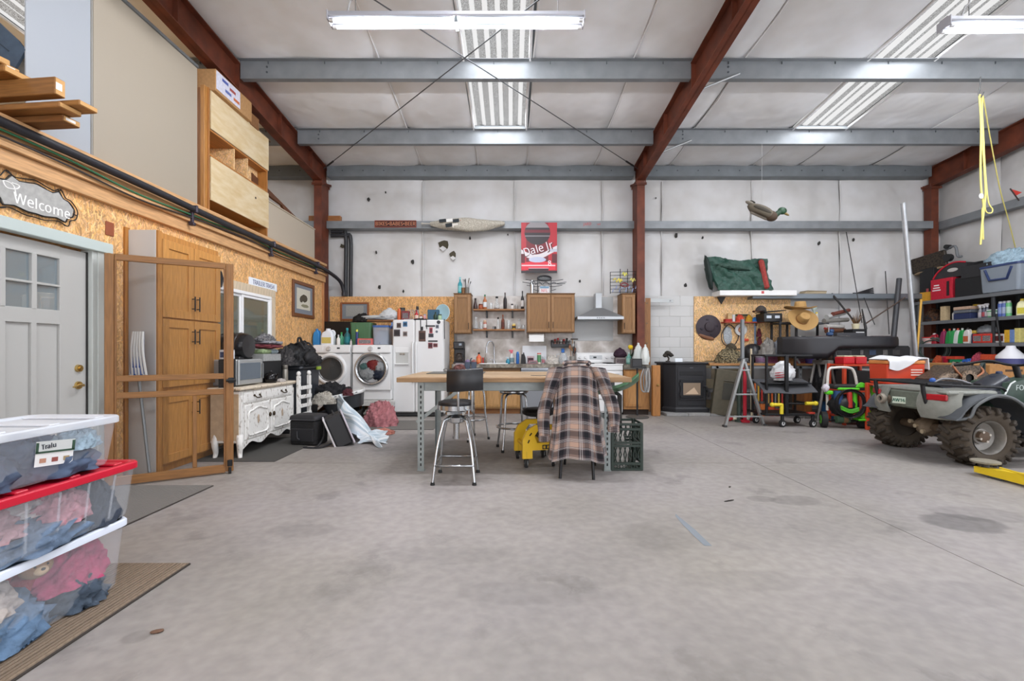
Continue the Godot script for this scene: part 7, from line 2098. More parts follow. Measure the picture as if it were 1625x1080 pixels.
func shirt_chair() ->void:
	var o:=thing("high_chair","black metal-legged chair under the plaid shirt in front of the workbench","chair",V(0.6,0,-4.36),-8)
	var bk:=M("19191b",0.45,0.3)
	for s in [[-0.13,0.25,-0.1,0.12],[0.17,0.25,0.14,0.12],[-0.1,-0.27,-0.08,-0.16],[0.2,-0.27,0.15,-0.16]]:
		part(o,"leg",B().tube([V(s[0],0.0,s[1]),V(s[2],0.6,s[3])],0.014,8),bk)
	part(o,"seat",B().box(V(0.02,0.62,-0.02),V(0.38,0.05,0.36),0.02),M("1d1d1f",0.6))
	for s in [-0.13,0.17]:
		part(o,"back_post",B().tube([V(s,0.6,0.14),V(s,0.98,0.17)],0.013,8),bk)
	part(o,"backrest",B().box(V(0.02,0.88,0.165),V(0.34,0.2,0.03),0.012),M("1d1d1f",0.6))
	for k in [0.3,0.2]:
		part(o,"stretcher",B().tube([V(-0.12,k,0.19 if k>0.25 else -0.22),V(0.16,k,0.19 if k>0.25 else -0.22)],0.008,6),bk)
	var pl:=func(x: int,y: int) ->Color:
		var st:=func(i: int) ->int:
			var k:=i % 64
			if k<17: return 2
			if k<24: return 1
			if k in [26,29,32,35]: return 3
			if k<38: return 1
			if k<54: return 0
			if k in [56,59]: return 3
			return 1
		var a: int=st.call(x)
		var b: int=st.call(y+20)
		var c:=[Color("cba893"),Color("5a4c4e"),Color("13131b"),Color("e8e2dc")]
		if a==3 or b==3:
			return c[3].lerp(c[mini(a,b)],0.25 if (x+y) % 2==0 else 0.05)
		if a==b:
			return c[a]
		return (c[a] as Color).lerp(c[b],0.5)
	var pt:=stripes("plaid",pl)
	var mt:=uvmat(pt,0.9)
	mt.albedo_color=g(0.88)
	mt.uv1_scale=V(1.9,1.3,1)
	var ms:=uvmat(pt,0.9)
	ms.albedo_color=g(0.88)
	ms.uv1_scale=V(0.6,0.85,1)
	var sh:=thing("plaid_shirt","black, tan and white plaid flannel shirt hung over the chair back","shirt",V(0.6,0,-4.36),-8)
	# the body: round the chair back, down in front of it (towards the viewer) with loose folds
	var p:=PackedVector3Array()
	var nu:=41
	var nv:=26
	for j in nv:
		var v:=j/(nv - 1.0)
		for i in nu:
			var a:=PI*(1.25 - 1.5*i/(nu - 1.0))+0.0
			var w:=lerpf(0.185,0.2,v)+0.05*v*v
			var dp:=lerpf(0.045,0.13,pow(v,0.8))
			var f:=0.018*v*(sin(i*0.9+1.5*v)+0.6*sin(i*1.7 - 2.0*v))
			var sq:=0.62
			var cx:=signf(cos(a))*pow(absf(cos(a)),sq)
			var cz:=signf(sin(a))*pow(absf(sin(a)),sq)
			var y:=1.02 - 0.84*v - 0.055*pow(absf(cx),3)*(1 - v)+0.02*sin(i*0.4)*v
			p.append(V(0.02+cx*(w+f),y,0.16+cz*(dp+f)+0.04*v))
	part(sh,"body",B().grid(p,nu,nv,false,0.006),mt)
	var yk:=PackedVector3Array()
	for j in 6:
		for i in 21:
			var f:=i/20.0*2 - 1
			yk.append(V(0.02+f*0.185,1.02 - 0.055*pow(absf(f),3)+0.012*sin(PI*j/5.0),0.21 - j*0.026*1.0))
	part(sh,"yoke",B().grid(yk,21,6,false,0.006),ms)
	part(sh,"collar",B().tube(curve([V(-0.08,1.03,0.2),V(-0.09,1.05,0.14),V(0.02,1.055,0.1),V(0.13,1.05,0.14),V(0.12,1.03,0.2)],5),0.018,8),ms)
	for s in [-1,1]:
		var q:=PackedVector3Array()
		for j in 18:
			var v:=j/17.0
			var c:=V(0.02+s*(0.185+0.1*sin(v*2.0)+(0.05*v if s>0 else 0.02*v)),0.99 - (0.52 if s>0 else 0.62)*v,0.19+0.05*v)
			for i in 16:
				var a:=-TAU*i/16.0
				var r:=lerpf(0.068,0.05,v)*(1.0+0.16*sin(a*3+v*9+s))
				q.append(c+V(cos(a)*r,sin(a)*r*0.35,sin(a)*r*0.9))
		part(sh,"sleeve",B().grid(q,16,18,true),ms)
		part(sh,"cuff",B().at(V(0.02+s*(0.185+0.1*sin(2.0)+(0.05 if s>0 else 0.02)),(0.455 if s>0 else 0.355),0.24)).cyl(V(0,-0.02,0),V(0,0.03,0),0.052,0.05,16),ms)

func crate() ->void:
	var o:=thing("milk_crate","tall dark green plastic crate beside the plaid shirt chair","crate",V(1.11,0,-4.545))
	var gm:=M("26332b",0.5)
	var w:=0.3
	var h:=0.46
	for y in [0.012,0.07,0.24,0.27,h - 0.06,h - 0.012]:
		for s in [-1,1]:
			part(o,"band",B().box(V(0,y,s*w/2),V(w,0.024,0.012),0.003),gm)
			part(o,"band",B().box(V(s*w/2,y,0),V(0.012,0.024,w),0.003),gm)
	for sx in [-1,1]:
		for sz in [-1,1]:
			part(o,"corner_post",B().box(V(sx*(w/2 - 0.01),h/2,sz*(w/2 - 0.01)),V(0.034,h,0.034),0.006),gm)
	part(o,"floor_grid",B().box(V(0,0.008,0),V(w,0.012,w),0.002),gm)
	var lat:=B()
	for face in 4:
		lat.at(V(0,0,0),0,face*90,0)
		for i in 6:
			for j in [[0.085,0.225],[0.285,0.4]]:
				lat.tube([V(-0.12+i*0.048,j[0],w/2),V(-0.12+i*0.048+0.02,(j[0]+j[1])/2,w/2),V(-0.12+i*0.048,j[1],w/2)],0.006,5)
				lat.tube([V(-0.1+i*0.045,j[0],w/2),V(-0.12+i*0.045,(j[0]+j[1])/2,w/2),V(-0.1+i*0.045,j[1],w/2)],0.006,5)
	part(o,"lattice",lat,gm).set_meta("kind","stuff")
	for i in 5:
		var r:=[]
		for k in 12:
			r.append(V(-0.11+i*0.055+cos(TAU*k/12)*0.02,0.042+sin(TAU*k/12)*0.016,w/2+0.001))
		part(o,"ring",B().tube(r,0.005,5,true),gm)
	var b:=bag("paper_bundle","crumpled white papers inside the green crate","papers",V(1.05,0.016,-4.52),V(0.2,0.34,0.2),M("bdb7b0",0.85),111)

func dolly() ->void:
	var o:=thing("wheel_dolly","bright yellow steel wheel dolly on black casters under the workbench","dolly",V(0.19,0,-4.72),12)
	var ye:=M("e0b41e",0.45)
	for sz in [-0.19,0.19]:
		part(o,"side_arch",B().at(V(0,0,sz - 0.02)).prism(P2([-0.13,0.09,-0.03,0.09,-0.03,0.17,0.22,0.17,0.22,0.24,0.02,0.24,-0.01,0.31,0.03,0.37,0.22,0.37,0.22,0.42,0.0,0.42,-0.09,0.36,-0.13,0.28]),0.04),ye)
		for k in [[-0.07,0.26,65],[-0.05,0.33,50],[0.05,0.395,0],[0.13,0.395,0]]:
			part(o,"slot",B().at(V(k[0],k[1],sz+(0.0205 if sz>0 else -0.0205)),0,0,k[2]).box(V(0,0,0),V(0.035,0.013,0.002)),M("1e1a12",0.8))
	for x in [-0.08,0.2]:
		part(o,"cross_tube",B().cyl(V(x,0.2,-0.19),V(x,0.2,0.19),0.022,-1,12),ye)
	part(o,"roller",B().cyl(V(0.06,0.3,-0.17),V(0.06,0.3,0.17),0.026,-1,14),M("2a2a2c",0.5))
	for sx in [-0.09,0.19]:
		for sz in [-0.19,0.19]:
			caster(o,V(sx,0,sz),0.045,0.16,20)
	var lb:=part(o,"label_plate",B().box(V(0.13,0.2,0.212),V(0.12,0.045,0.003),0.001),M("1d1d1d",0.5))
	for i in 3:
		part(lb,"print",B().box(V(0.09+i*0.04,0.2,0.2145),V(0.022,0.026,0.001)),M("c9a21c",0.6))

func build_stove_corner() ->void:
	var bk:=M("232326",0.5,0.2)
	var hp:=sgroup("trim_hearth","grey stone hearth slab under the pellet stove")
	for i in 3:
		part(hp,"paver",B().box(V(2.92+i*0.39,0.025,-8.42),V(0.385,0.05,0.8),0.006),M(["9a9a98","a09f9c","949492"][i],0.8,0.0,"dust",2.0))
	var o:=thing("pellet_stove","black pellet stove with a cut-off corner and a small glass door","stove",V(3.14,0.05,-8.48))
	var oct:=func(w: float,d: float,y: float) ->PackedVector3Array:
		var p:=PackedVector3Array()
		for q in [[1,1],[0.99,1.0],[-0.5,1],[-0.52,0.99],[-1,0.45],[-1,0.42],[-1,-1],[-0.99,-1],[0.99,-1],[1,-1]]:
			p.append(V(q[0]*w/2,y,q[1]*d/2))
		return p
	part(o,"base",loft([oct.call(0.78,0.62,0.0),oct.call(0.78,0.62,0.06),oct.call(0.78,0.62,0.06),oct.call(0.74,0.58,0.09)]),bk)
	part(o,"body",loft([oct.call(0.72,0.56,0.08),oct.call(0.72,0.56,0.87)]),bk)
	part(o,"top",loft([oct.call(0.76,0.6,0.865),oct.call(0.78,0.62,0.875),oct.call(0.78,0.62,0.895),oct.call(0.76,0.6,0.9)]),M("2a2a2d",0.4,0.2))
	part(o,"front_plate",B().box(V(0.09,0.47,0.283),V(0.5,0.7,0.012),0.004),M("28282b",0.45,0.2))
	part(o,"vent_slot",B().box(V(0.09,0.7,0.292),V(0.42,0.07,0.008),0.003),M("121214",0.6))
	part(o,"badge",B().box(V(0.09,0.8,0.291),V(0.06,0.02,0.004),0.001),M("55555a",0.4,0.5))
	var dr:=part(o,"stove_door",B().box(V(0.09,0.42,0.297),V(0.42,0.33,0.025),0.008),M("1c1c1f",0.4,0.2))
	part(dr,"glass",B().box(V(0.09,0.42,0.311),V(0.31,0.22,0.004),0.001),M("8d7a66",0.25))
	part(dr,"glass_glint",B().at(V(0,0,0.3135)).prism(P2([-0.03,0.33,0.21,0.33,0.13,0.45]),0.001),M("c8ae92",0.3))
	part(dr,"handle",B().tube(curve([V(0.3,0.47,0.31),V(0.34,0.46,0.34),V(0.37,0.36,0.35),V(0.37,0.28,0.34)],4),0.012,8),bk)
	part(dr,"hinge",B().cyl(V(-0.125,0.3,0.31),V(-0.125,0.36,0.31),0.012).cyl(V(-0.125,0.48,0.31),V(-0.125,0.54,0.31),0.012),bk)
	part(o,"ash_lip",B().box(V(0.09,0.24,0.3),V(0.44,0.015,0.05),0.004),bk)
	var bt:=thing("bonsai_figure","small dark tree-shaped figure on the left of the pellet stove","figure",V(X(1060,8.4),0.9515,-8.4))
	part(bt,"base",B().lathe(PR([0,0,0.045,0,0.04,0.02,0,0.02]),14),M("2d2622",0.6))
	part(bt,"trunk",B().tube(curve([V(0,0.02,0),V(0.015,0.06,0),V(-0.01,0.11,0)],4),0.016,8),M("3a2f28",0.7))
	for q in [[0,0.16,0.06],[-0.05,0.12,0.045],[0.055,0.125,0.045]]:
		part(bt,"crown",B().ell(V(q[0],q[1],0),V(q[2],q[2]*0.7,q[2]),14,10,0.5,int(q[1]*100),3.0),M("35302a",0.8))
	solo("stove_card","small white tilted card beside the tree figure on the pellet stove","card",B().at(V(0,0.035,0),-25,0,0).box(V(0,0,0),V(0.14,0.075,0.012),0.003),M("d4dade",0.4),V(X(1077,8.35),0.951,-8.35))

func stick(called: String,label: String,cat: String,a: Vector3,b: Vector3,r: float,m: Material,r2:=-1.0) ->MeshInstance3D:
	return solo(called,label,cat,B().cyl(a,b,r,r2,10),m)
func at_bench(x: float,d:=8.45) ->Vector3:
	return V(X(x,d),0.9305,-d)

func build_bench() ->void:
	var o:=thing("tool_bench","long wooden-topped tool bench on slotted steel legs against the back wall","workbench",V(5.2,0,-8.5))
	var wd:=M("b98550",0.55,0.0,"wx",1.0)
	part(o,"top",B().box(V(0,0.91,0),V(3.3,0.04,0.66),0.005),wd)
	part(o,"front_rail",B().box(V(0,0.86,0.29),V(3.2,0.05,0.03),0.004),M("8b8f92",0.5,0.4))
	part(o,"lower_shelf",B().box(V(0,0.42,0),V(3.2,0.03,0.58),0.004),M("7f7f80",0.6))
	for x in [-1.5,0.0,1.5]:
		for z in [-0.28,0.28]:
			var l:=part(o,"leg",B().box(V(x,0.445,z),V(0.05,0.89,0.05),0.003),M("8f9294",0.5,0.4))
			for k in 9:
				part(l,"slot",B().box(V(x,0.1+k*0.09,z+0.026),V(0.014,0.04,0.002)),M("232425",0.8))
	var oc:=thing("olive_cabinet","olive brown metal cabinet tilted against the left end of the bench","cabinet",V(X(1147,8.05),0,-8.05),-12)
	oc.rotation_degrees.z=-7
	part(oc,"body",B().box(V(0,0.42,0),V(0.42,0.8,0.12),0.008),M("5c5646",0.5,0.2,"dust",2.0))
	part(oc,"recess",B().box(V(0.06,0.45,0.061),V(0.26,0.3,0.006),0.002),M("3b3a33",0.5))
	part(oc,"lip",B().box(V(0.06,0.63,0.066),V(0.27,0.02,0.014),0.004),M("4a473c",0.5))
	# on the strand board
	var zb:=-8.884
	var hat:=thing("round_hat","dark plum-brown round hat with a brown band hung on the strand board","hat",V(X(1125,8.85),P(0,519,8.85).y,zb),0)
	hat.rotation_degrees.z=-18
	part(hat,"brim",B().lathe_z(V(0,0,0),[[0.0,0.0],[0.24,0.0],[0.245,0.015],[0.15,0.05],[0.0,0.07]],30),M("3b3038",0.6,0.0,"dust",6.0))
	part(hat,"crown",B().lathe_z(V(0,0.01,0.05),[[0.1,0.0],[0.095,0.04],[0.06,0.055],[0.0,0.05]],24),M("33282f",0.6))
	part(hat,"band",B().at(V(0.02,-0.19,0.02)).ell(V(0,0,0),V(0.16,0.045,0.025),20,8),M("7a4f34",0.6))
	for i in 4:
		part(hat,"patch",B().ell(V(0.14*cos(i*1.6+0.5),0.14*sin(i*1.6+0.5),0.045),V(0.04,0.03,0.01),12,6),M("241d26",0.7))
	var sh:=thing("tool_shelf","thin red-edged board shelf on the strand board","shelf",V(X(1178,8.8),P(0,511.5,8.8).y,-8.79))
	part(sh,"board",B().box(V(0,0,0),V(0.76,0.022,0.19),0.003),M("a8442c",0.6))
	part(sh,"support",B().box(V(-0.3,-0.035,-0.08),V(0.03,0.06,0.02)).box(V(0.3,-0.035,-0.08),V(0.03,0.06,0.02)),M("7a5a3a",0.6))
	var ys: float=P(0,511.5,8.8).y+0.0115
	carton("red_case","flat red case at the left end of the red-edged shelf","case",V(X(1155,8.78),ys,-8.78),V(0.13,0.05,0.1),"a82820")
	carton("tan_box","tan box standing behind the flat red case","box",V(X(1157,8.84),ys+0.051,-8.81),V(0.1,0.11,0.06),"c8a878")
	vessel("tin","white_tin","white tin beside the red case on the red-edged shelf","tin",V(X(1164,8.78),ys,-8.78),0.14,0.03,"c4c8c8","d4d4d4")
	heap_of("tool_heap","orange-red power tool lying on the red-edged shelf","tool","c8442c",V(X(1174,8.78),ys,-8.78),V(0.15,0.13,0.12),201,0,"","dust")
	heap_of("tool_heap","yellow drill lying on the red-edged shelf","tool","d6a02c",V(X(1189,8.78),ys,-8.78),V(0.13,0.12,0.1),202,0,"","dust")
	heap_of("tool_heap","bright blue cloth at the right end of the red-edged shelf","cloth","2f7cc4",V(X(1199,8.75),ys,-8.76),V(0.14,0.08,0.1),203,0,"","dust")
	solo("level","dark green level lying across the tools on the red-edged shelf","tool",B().box(V(0,0,0),V(0.26,0.03,0.04),0.004),M("24362c",0.5),V(X(1178,8.82),ys+0.135,-8.82),4)
	var bc:=thing("black_crate","black crate with two white labels on the shelf below the brown cap","crate",V(X(1220,8.6),P(0,511,8.6).y,-8.6))
	part(bc,"body",B().box(V(0,0.08,0),V(0.34,0.16,0.3),0.008),M("1c1c1e",0.5))
	for s in [-0.08,0.075]:
		part(bc,"paper_label",B().box(V(s,0.09,0.151),V(0.09,0.05,0.003),0.001),M("c4ccd6",0.7))
	part(bc,"lid",B().at(V(0.03,0.2,0),0,0,4).box(V(0,0,0),V(0.42,0.014,0.32),0.003),M("2a2a2c",0.5))
	part(bc,"prop",B().box(V(-0.1,0.178,0),V(0.03,0.04,0.2)),M("1c1c1e",0.5))
	var cb:=cap_hat("grey-brown baseball cap with a dark red peak on the black crate",V(X(1209,8.55),P(0,511,8.6).y+0.205,-8.58),"4c4540","6a3230",-70)
	cb.rotation_degrees.z=4
	# hung below the shelf
	var gv:=thing("hanging_rag","white printed rag hung in a black cord loop on the strand board","rag",V(X(1156,8.84),P(0,532,8.84).y,-8.87))
	part(gv,"cloth",B().ell(V(0,0,0),V(0.085,0.17,0.02),20,12,0.25,5,1.5),M("c6ccd0",0.85,0.0,"cloth",4.0))
	part(gv,"cord_loop",B().tube(curve([V(-0.13,0.02,0.02),V(0.0,0.21,0.02),V(0.12,0.14,0.02),V(0.2,-0.02,0.02),V(0.1,-0.2,0.02),V(-0.08,-0.17,0.02)],5,true),0.009,6,true),M("222226",0.6))
	var tp:=thing("tape_roll","large white tape roll hung right of the rag","tape",V(X(1176,8.84),P(0,523,8.84).y,-8.88))
	part(tp,"roll",B().lathe_z(V(0,0,0),[[0.06,0.0],[0.115,0.0],[0.12,0.02],[0.115,0.045],[0.06,0.045],[0.055,0.02]],26),M("c4c4c2",0.6))
	part(tp,"core",B().lathe_z(V(0,0,0),[[0.035,0.005],[0.06,0.0],[0.06,0.046],[0.035,0.04]],20),M("9a5a3c",0.7))
	solo("hanging_saw","blue-handled white saw hanging on the strand board","saw",B().box(V(0,0,0),V(0.035,0.26,0.008),0.002).box(V(0,0.17,0),V(0.045,0.1,0.03),0.01).box(V(0.01,-0.16,0),V(0.05,0.07,0.03),0.01),M("8fa8c4",0.5),V(X(1200,8.84),P(0,530,8.84).y,-8.88),0)
	for q in [[1207,530,"red and white work glove hung highest beside the blue-handled saw"],[1208,543,"red and white work glove hung just above the grey bags"]]:
		heap_of("work_glove",q[2],"glove","b8404c",V(X(q[0],8.75),P(0,q[1],8.75).y - 0.05,-8.8),V(0.1,0.15,0.07),int(q[1]),20,"red work gloves","print")
	solo("orange_bracket","orange clamp hung under the tape roll","clamp",B().box(V(0,0,0),V(0.15,0.05,0.05),0.008).box(V(-0.05,-0.04,0),V(0.03,0.06,0.04),0.006),M("cf4a2a",0.5),V(X(1184,8.8),P(0,539,8.8).y,-8.86))
	# on the bench top, left to right
	heap_of("camo_bag","camouflage duffel bag at the left end of the bench","bag","d8ccb4",at_bench(1157),V(0.5,0.26,0.34),211,0,"","camo",0.18)
	cap_hat("dark camouflage cap on top of the duffel bag",at_bench(1160,8.5)+V(0,0.26,0),"8a7f70","4c463e",30,"","camo")
	var hm:=thing("helmet","large matte black helmet on the bench beside the duffel bag","helmet",at_bench(1194,8.5))
	part(hm,"shell",B().ell(V(0,0.16,0),V(0.19,0.2,0.2),22,14,0.03,3,1.0,-0.8),M("252528",0.35))
	part(hm,"visor",B().ell(V(0.02,0.14,0.12),V(0.14,0.07,0.09),18,10),M("3a3a40",0.2))
	part(hm,"strap",B().tube(curve([V(-0.15,0.03,0.08),V(-0.05,0.0,0.17),V(0.1,0.02,0.16)],5),0.012,6),M("4c4c50",0.6))
	vessel("tub","clear_tub","clear plastic tub with purple things on the bench beside the helmet","tub",at_bench(1207,8.25),0.14,0.09,glass("b9b4c0",0.4),"8a8690","7a5a78")
	stick("wood_pole","pale wooden pole standing in front of the bench by the ladder","pole",V(X(1193,7.9),0.0,-7.9),V(X(1192,7.95),P(0,553,7.95).y,-7.95),0.018,M("d8c8a8",0.6,0.0,"wy",1.0))
	carton("pink_box","pink cardboard box with purple print on the bench behind the cart","box",at_bench(1222,8.3),V(0.2,0.12,0.14),"8d4a64",0,"","c05a84")
	carton("brown_box","open brown cardboard box on the bench behind the white sack","box",at_bench(1246,8.3),V(0.26,0.13,0.18),"a8784a")
	carton("pink_box","long red and pink box on the bench right of the brown box","box",at_bench(1270,8.3),V(0.22,0.12,0.14),"a84a54",0,"","c8788a")
	for q in [[1218,8.25,"8a8680","grey canvas bag slumped on the left of the cart's tool pile",0.3],[1236,8.2,"777a80","slate grey pouch in the middle of the cart's tool pile",0.28],[1256,8.25,"626264","charcoal fabric roll behind the slate grey pouch",0.34],[1276,8.2,"8f8f91","light grey fabric bag at the right of the tool pile",0.26]]:
		heap_of("tool_bag",q[3],"bag",q[2],at_bench(q[0],q[1])+V(0,0.125,0.02),V(q[4],0.3,0.26),int(q[0]),15,"","dust")
	solo("steel_wrench","long bright steel wrench sticking out of the tool pile","wrench",B().at(V(0,0,0),0,0,-58).box(V(0,0,0),V(0.3,0.035,0.012),0.004).cyl(V(-0.16,0,-0.006),V(-0.16,0,0.006),0.032,-1,12),M("a9a9a6",0.3,0.7),V(X(1262,8.05),1.06,-8.05))
	# black shelving above the bench
	var sv:=thing("bench_shelving","black steel shelving on the bench holding boxes under the straw hats","shelf",V(X(1268,8.6),0.931,-8.6))
	for x in [-0.44,-0.14,0.44]:
		for z in [-0.14,0.14]:
			part(sv,"upright",B().box(V(x,0.39,z),V(0.035,0.78,0.035),0.003),M("333437",0.5,0.3))
	for y in [0.26,0.74]:
		part(sv,"shelf_board",B().box(V(0,y,0),V(0.92,0.03,0.32),0.003),M("4a4c50",0.5,0.3))
	for q in [[-0.33,0.1,0.19,"8a6440","brown book-like box at the left of the black shelving"],[-0.23,0.05,0.2,"5a2a3c","dark plum box next to the brown one on the black shelving"],[0.0,0.08,0.22,"2c3444","navy box in the middle of the black shelving"],[0.09,0.06,0.2,"d8dcde","white box right of the navy one on the black shelving"],[0.19,0.09,0.2,"141416","black box on the black shelving beside the white one"],[0.31,0.12,0.22,"b5803c","yellow-brown carton at the right of the black shelving"]]:
		carton("shelf_box",q[4],"box",V(X(1268,8.6)+q[0],1.2065,-8.56),V(q[1],q[2],0.2),q[3],0,"boxes on the bench shelving","9a8a80" if q[0]==0.31 else null)
	for q in [[1270,490,"tall straw cowboy hat on top of the black shelving",0,8.4],[1272,507,"wide straw hat hanging with its brim towards the room",62,8.3]]:
		var h:=thing("straw_hat",q[2],"hat",V(X(q[0],q[4]),P(0,q[1],q[4]).y,-q[4]))
		h.rotation_degrees.x=q[3]
		var sm:=M("d0a566",0.8,0.0,"weave",6.0)
		var p:=PackedVector3Array()
		for j in 7:
			for i in 33:
				var a:=-TAU*i/32.0
				var r:=0.1+0.028*j
				p.append(V(cos(a)*r*1.02,0.012*j*j*0.045*(1.0+2.2*cos(a)*cos(a)) - 0.002*j,sin(a)*r*0.86))
		part(h,"brim",B().grid(p,33,7,false,0.006),sm)
		var c:=PackedVector3Array()
		for q2 in [[1.0,0.0],[0.98,0.05],[0.92,0.1],[0.86,0.135],[0.7,0.14],[0.4,0.115],[0.02,0.11]]:
			for i in 32:
				var a:=-TAU*i/32.0
				c.append(V(cos(a)*0.105*q2[0],q2[1],sin(a)*0.09*q2[0]))
		part(h,"crown",B().grid(c,32,7,true),sm)
		part(h,"band",B().lathe(PR([0.104,0.008,0.108,0.01,0.106,0.035,0.1,0.036]),28),M("8a6238",0.7))
	var yt:=1.687
	for q in [[1284,"d8d2c4"],[1289.5,"e0d8a0"],[1297,"cfc9ba"]]:
		vessel("can","yellow_can","white can with a bright yellow cap, %s of three on the black shelving" % {1284: "leftmost",1289.5: "middle",1297: "rightmost"}[q[0]],"spray can",V(X(q[0],8.6),yt,-8.62),0.2,0.028,q[1],"d9c030",null,"yellow-capped cans on the black shelving")
	var fn:=thing("funnel","pale green plastic funnel upside up behind the yellow-capped cans","funnel",V(X(1293,8.7),yt,-8.72))
	part(fn,"spout",B().lathe(PR([0.012,0,0.016,0.18,0.02,0.22]),14),M("b4c0b8",0.5))
	part(fn,"cone",B().lathe(PR([0.02,0.22,0.055,0.29,0.058,0.3]),18),M("b4c0b8",0.5))
	bag("white_sack","white plastic sack hanging from the black shelving","bag",at_bench(1267,8.3)+V(0.02,0.1,0.02),V(0.3,0.36,0.16),M("d8d6d2",0.5),231)
	# right part of the bench
	for q in [[1322,498,1347,492,0.035,"7a4236","brown leather roll on top of the pile right of the straw hats"],[1312,503,1340,496,0.04,"b9b9b6","bright silver tube in the pile right of the straw hats"],[1308,509,1345,507,0.04,"8d8a84","grey roll in the middle of the pile beside the black box"],[1310,517,1338,518,0.035,"d4d0ca","white roll near the bottom of the pile beside the black box"],[1312,525,1340,524,0.04,"6e4630","brown cardboard tube at the bottom of the pile"],[1309,521,1330,520,0.02,"b04038","thin red tube between the white and brown rolls"]]:
		var a:=P(q[0],q[1],8.4)
		var b:=P(q[2],q[3],8.6)
		solo("roll",q[6],"roll",B().cyl(a,b,q[4],-1,12).cyl(a - (b - a)*0.01,a+(b - a)*0.02,q[4]*1.12,-1,12),M(q[5],0.6,0.0,"dust",4.0),Vector3.ZERO,0,"rolls piled on the bench")
	carton("pile_base","dark wooden box under the pile of rolls","box",at_bench(1326,8.5),V(0.36,0.36,0.26),"4a3a30")
	var bx:=carton("black_box","black box with a white label under the spiky plant","box",at_bench(1357,8.4)+V(0,0.0,0),V(0.26,0.62,0.24),"1e1e20")
	part(bx,"white_label",B().box(V(0,0.56,0.1215),V(0.15,0.025,0.003)),M("d8d8d8",0.6))
	var pl:=thing("spiky_plant","dried spiky plant in a cream pot on the black box","plant",at_bench(1358,8.4)+V(0,0.6255,0))
	part(pl,"pot",B().lathe(PR([0,0,0.05,0,0.065,0.1,0.058,0.1,0.05,0.02]),16),M("d8cfae",0.7))
	for i in 16:
		var a:=i*2.4
		var r:=0.1+0.012*(i % 5)
		part(pl,"spike",B().cyl(V(cos(a)*0.02,0.08,sin(a)*0.02),V(cos(a)*r,0.24+0.018*(i % 7),sin(a)*r*0.7),0.009,0.001,6),M(["6a4a2c","8a6a40","4c3a26"][i % 3],0.8))
	# leaning rods and things on the ledge
	var gr:=M("55565a",0.45,0.4)
	var dk:=M("2c2a2a",0.6)
	stick("grey_pipe","thick dark grey pipe leaning on the back wall beside the rack","pipe",P(1418,535,8.55),P(1427,442,8.72),0.045,M("4a4b4e",0.5,0.3))
	stick("scale_rod","thin dark rod with notches standing left of the thick grey pipe","rod",P(1411,530,8.6),P(1405,430,8.8),0.008,dk)
	stick("long_rod","very long thin rod leaning high on the back wall","rod",P(1368,512,8.4),P(1343,368,8.93),0.008,dk)
	stick("dark_rod","dark rod leaning left over the spiky plant","rod",P(1353,506,8.3),P(1320,466,8.75),0.012,dk,0.02)
	stick("steel_rod","rusty steel bar rising to the right across the wall behind the bench","rod",P(1371,515,8.35),P(1436,472,8.6),0.012,M("6a5a50",0.5,0.4))
	stick("thin_rod","black bent wire hanging from the ledge above the bench","wire",P(1388,515,8.6),P(1371,472,8.7),0.008,dk)
	for q in [[1374,522,1368,490,"black folded tripod standing right of the spiky plant"]]:
		stick("folded_tripod",q[4],"tripod",P(q[0],q[1],8.3),P(q[2],q[3],8.35),0.025,dk,0.01)
	var yl:=2.2505
	for i in 3:
		solo("flat_board","%s tan sheet of the three stacked on the ledge" % ["lowest","middle","topmost"][i],"board",B().box(V(0,0,0),V(0.42,0.02,0.2),0.003),M(["a89a80","b8a98c","8d8068"][i],0.7),V(X(1288,8.85)+i*0.012,yl+0.01+i*0.0205,-8.84),i*5)
	for i in 4:
		stick("black_strip","%s black strip lying on the ledge above the bench" % ["front","second","third","rear"][i],"strip",V(X(1352,8.8)+i*0.03,yl+0.012,-8.77 - i*0.03),V(X(1385,8.8)+i*0.02,yl+0.02+i*0.035,-8.78 - i*0.03),0.012,M("1d1d20",0.5))
	# white shelf with the green pack
	var ws:=thing("white_shelf","white foam-board shelf on the back wall with a small red mark","shelf",V(X(1197,8.75),P(0,466,8.75).y,-8.78))
	part(ws,"board",B().box(V(0,0,0),V(1.46,0.1,0.36),0.006),M("e4e4e2",0.5))
	part(ws,"red_mark",B().box(V(0.08,0.01,0.181),V(0.05,0.05,0.002)),M("c0484a",0.6))
	part(ws,"strut",B().at(V(-0.6,-0.13,-0.06)).prism(P2([-0.08,0.08,0.08,0.08,0.0,-0.06]),0.03),M("1d1d1d",0.6))
	var gp:=thing("garment_bag","large dark green folded tarp bag with a red stripe on the white shelf","bag",V(X(1170,8.72),P(0,466,8.75).y+0.051,-8.74))
	var gm:=M("335c4e",0.55,0.0,"cloth",2.0)
	var pf:=PackedVector3Array()
	var no:=FastNoiseLite.new()
	no.seed=9
	no.frequency=1.4
	for j in 15:
		for i in 25:
			var u:=i/24.0
			var v:=j/14.0
			var fold:=no.get_noise_2d(u*4,v*3)
			pf.append(V(lerpf(-0.5 - 0.12*v+0.1*(1 - v),0.62 - 0.07*v,u),v*(0.63+0.03*sin(u*9) - 0.05*u),0.1+0.08*fold - 0.1*v+0.03*sin(u*14+v*7)))
	part(gp,"front",B().grid(pf,25,15,false,0.05),gm)
	part(gp,"bulk",B().ell(V(0.03,0.28,-0.02),V(0.5,0.28,0.1),24,12,0.25,7,1.3),gm)
	part(gp,"red_stripe",B().at(V(0.47,0.31,0.09),-9,0,7).box(V(0,0,0),V(0.1,0.58,0.09),0.03),M("b04038",0.7,0.0,"cloth",3.0))
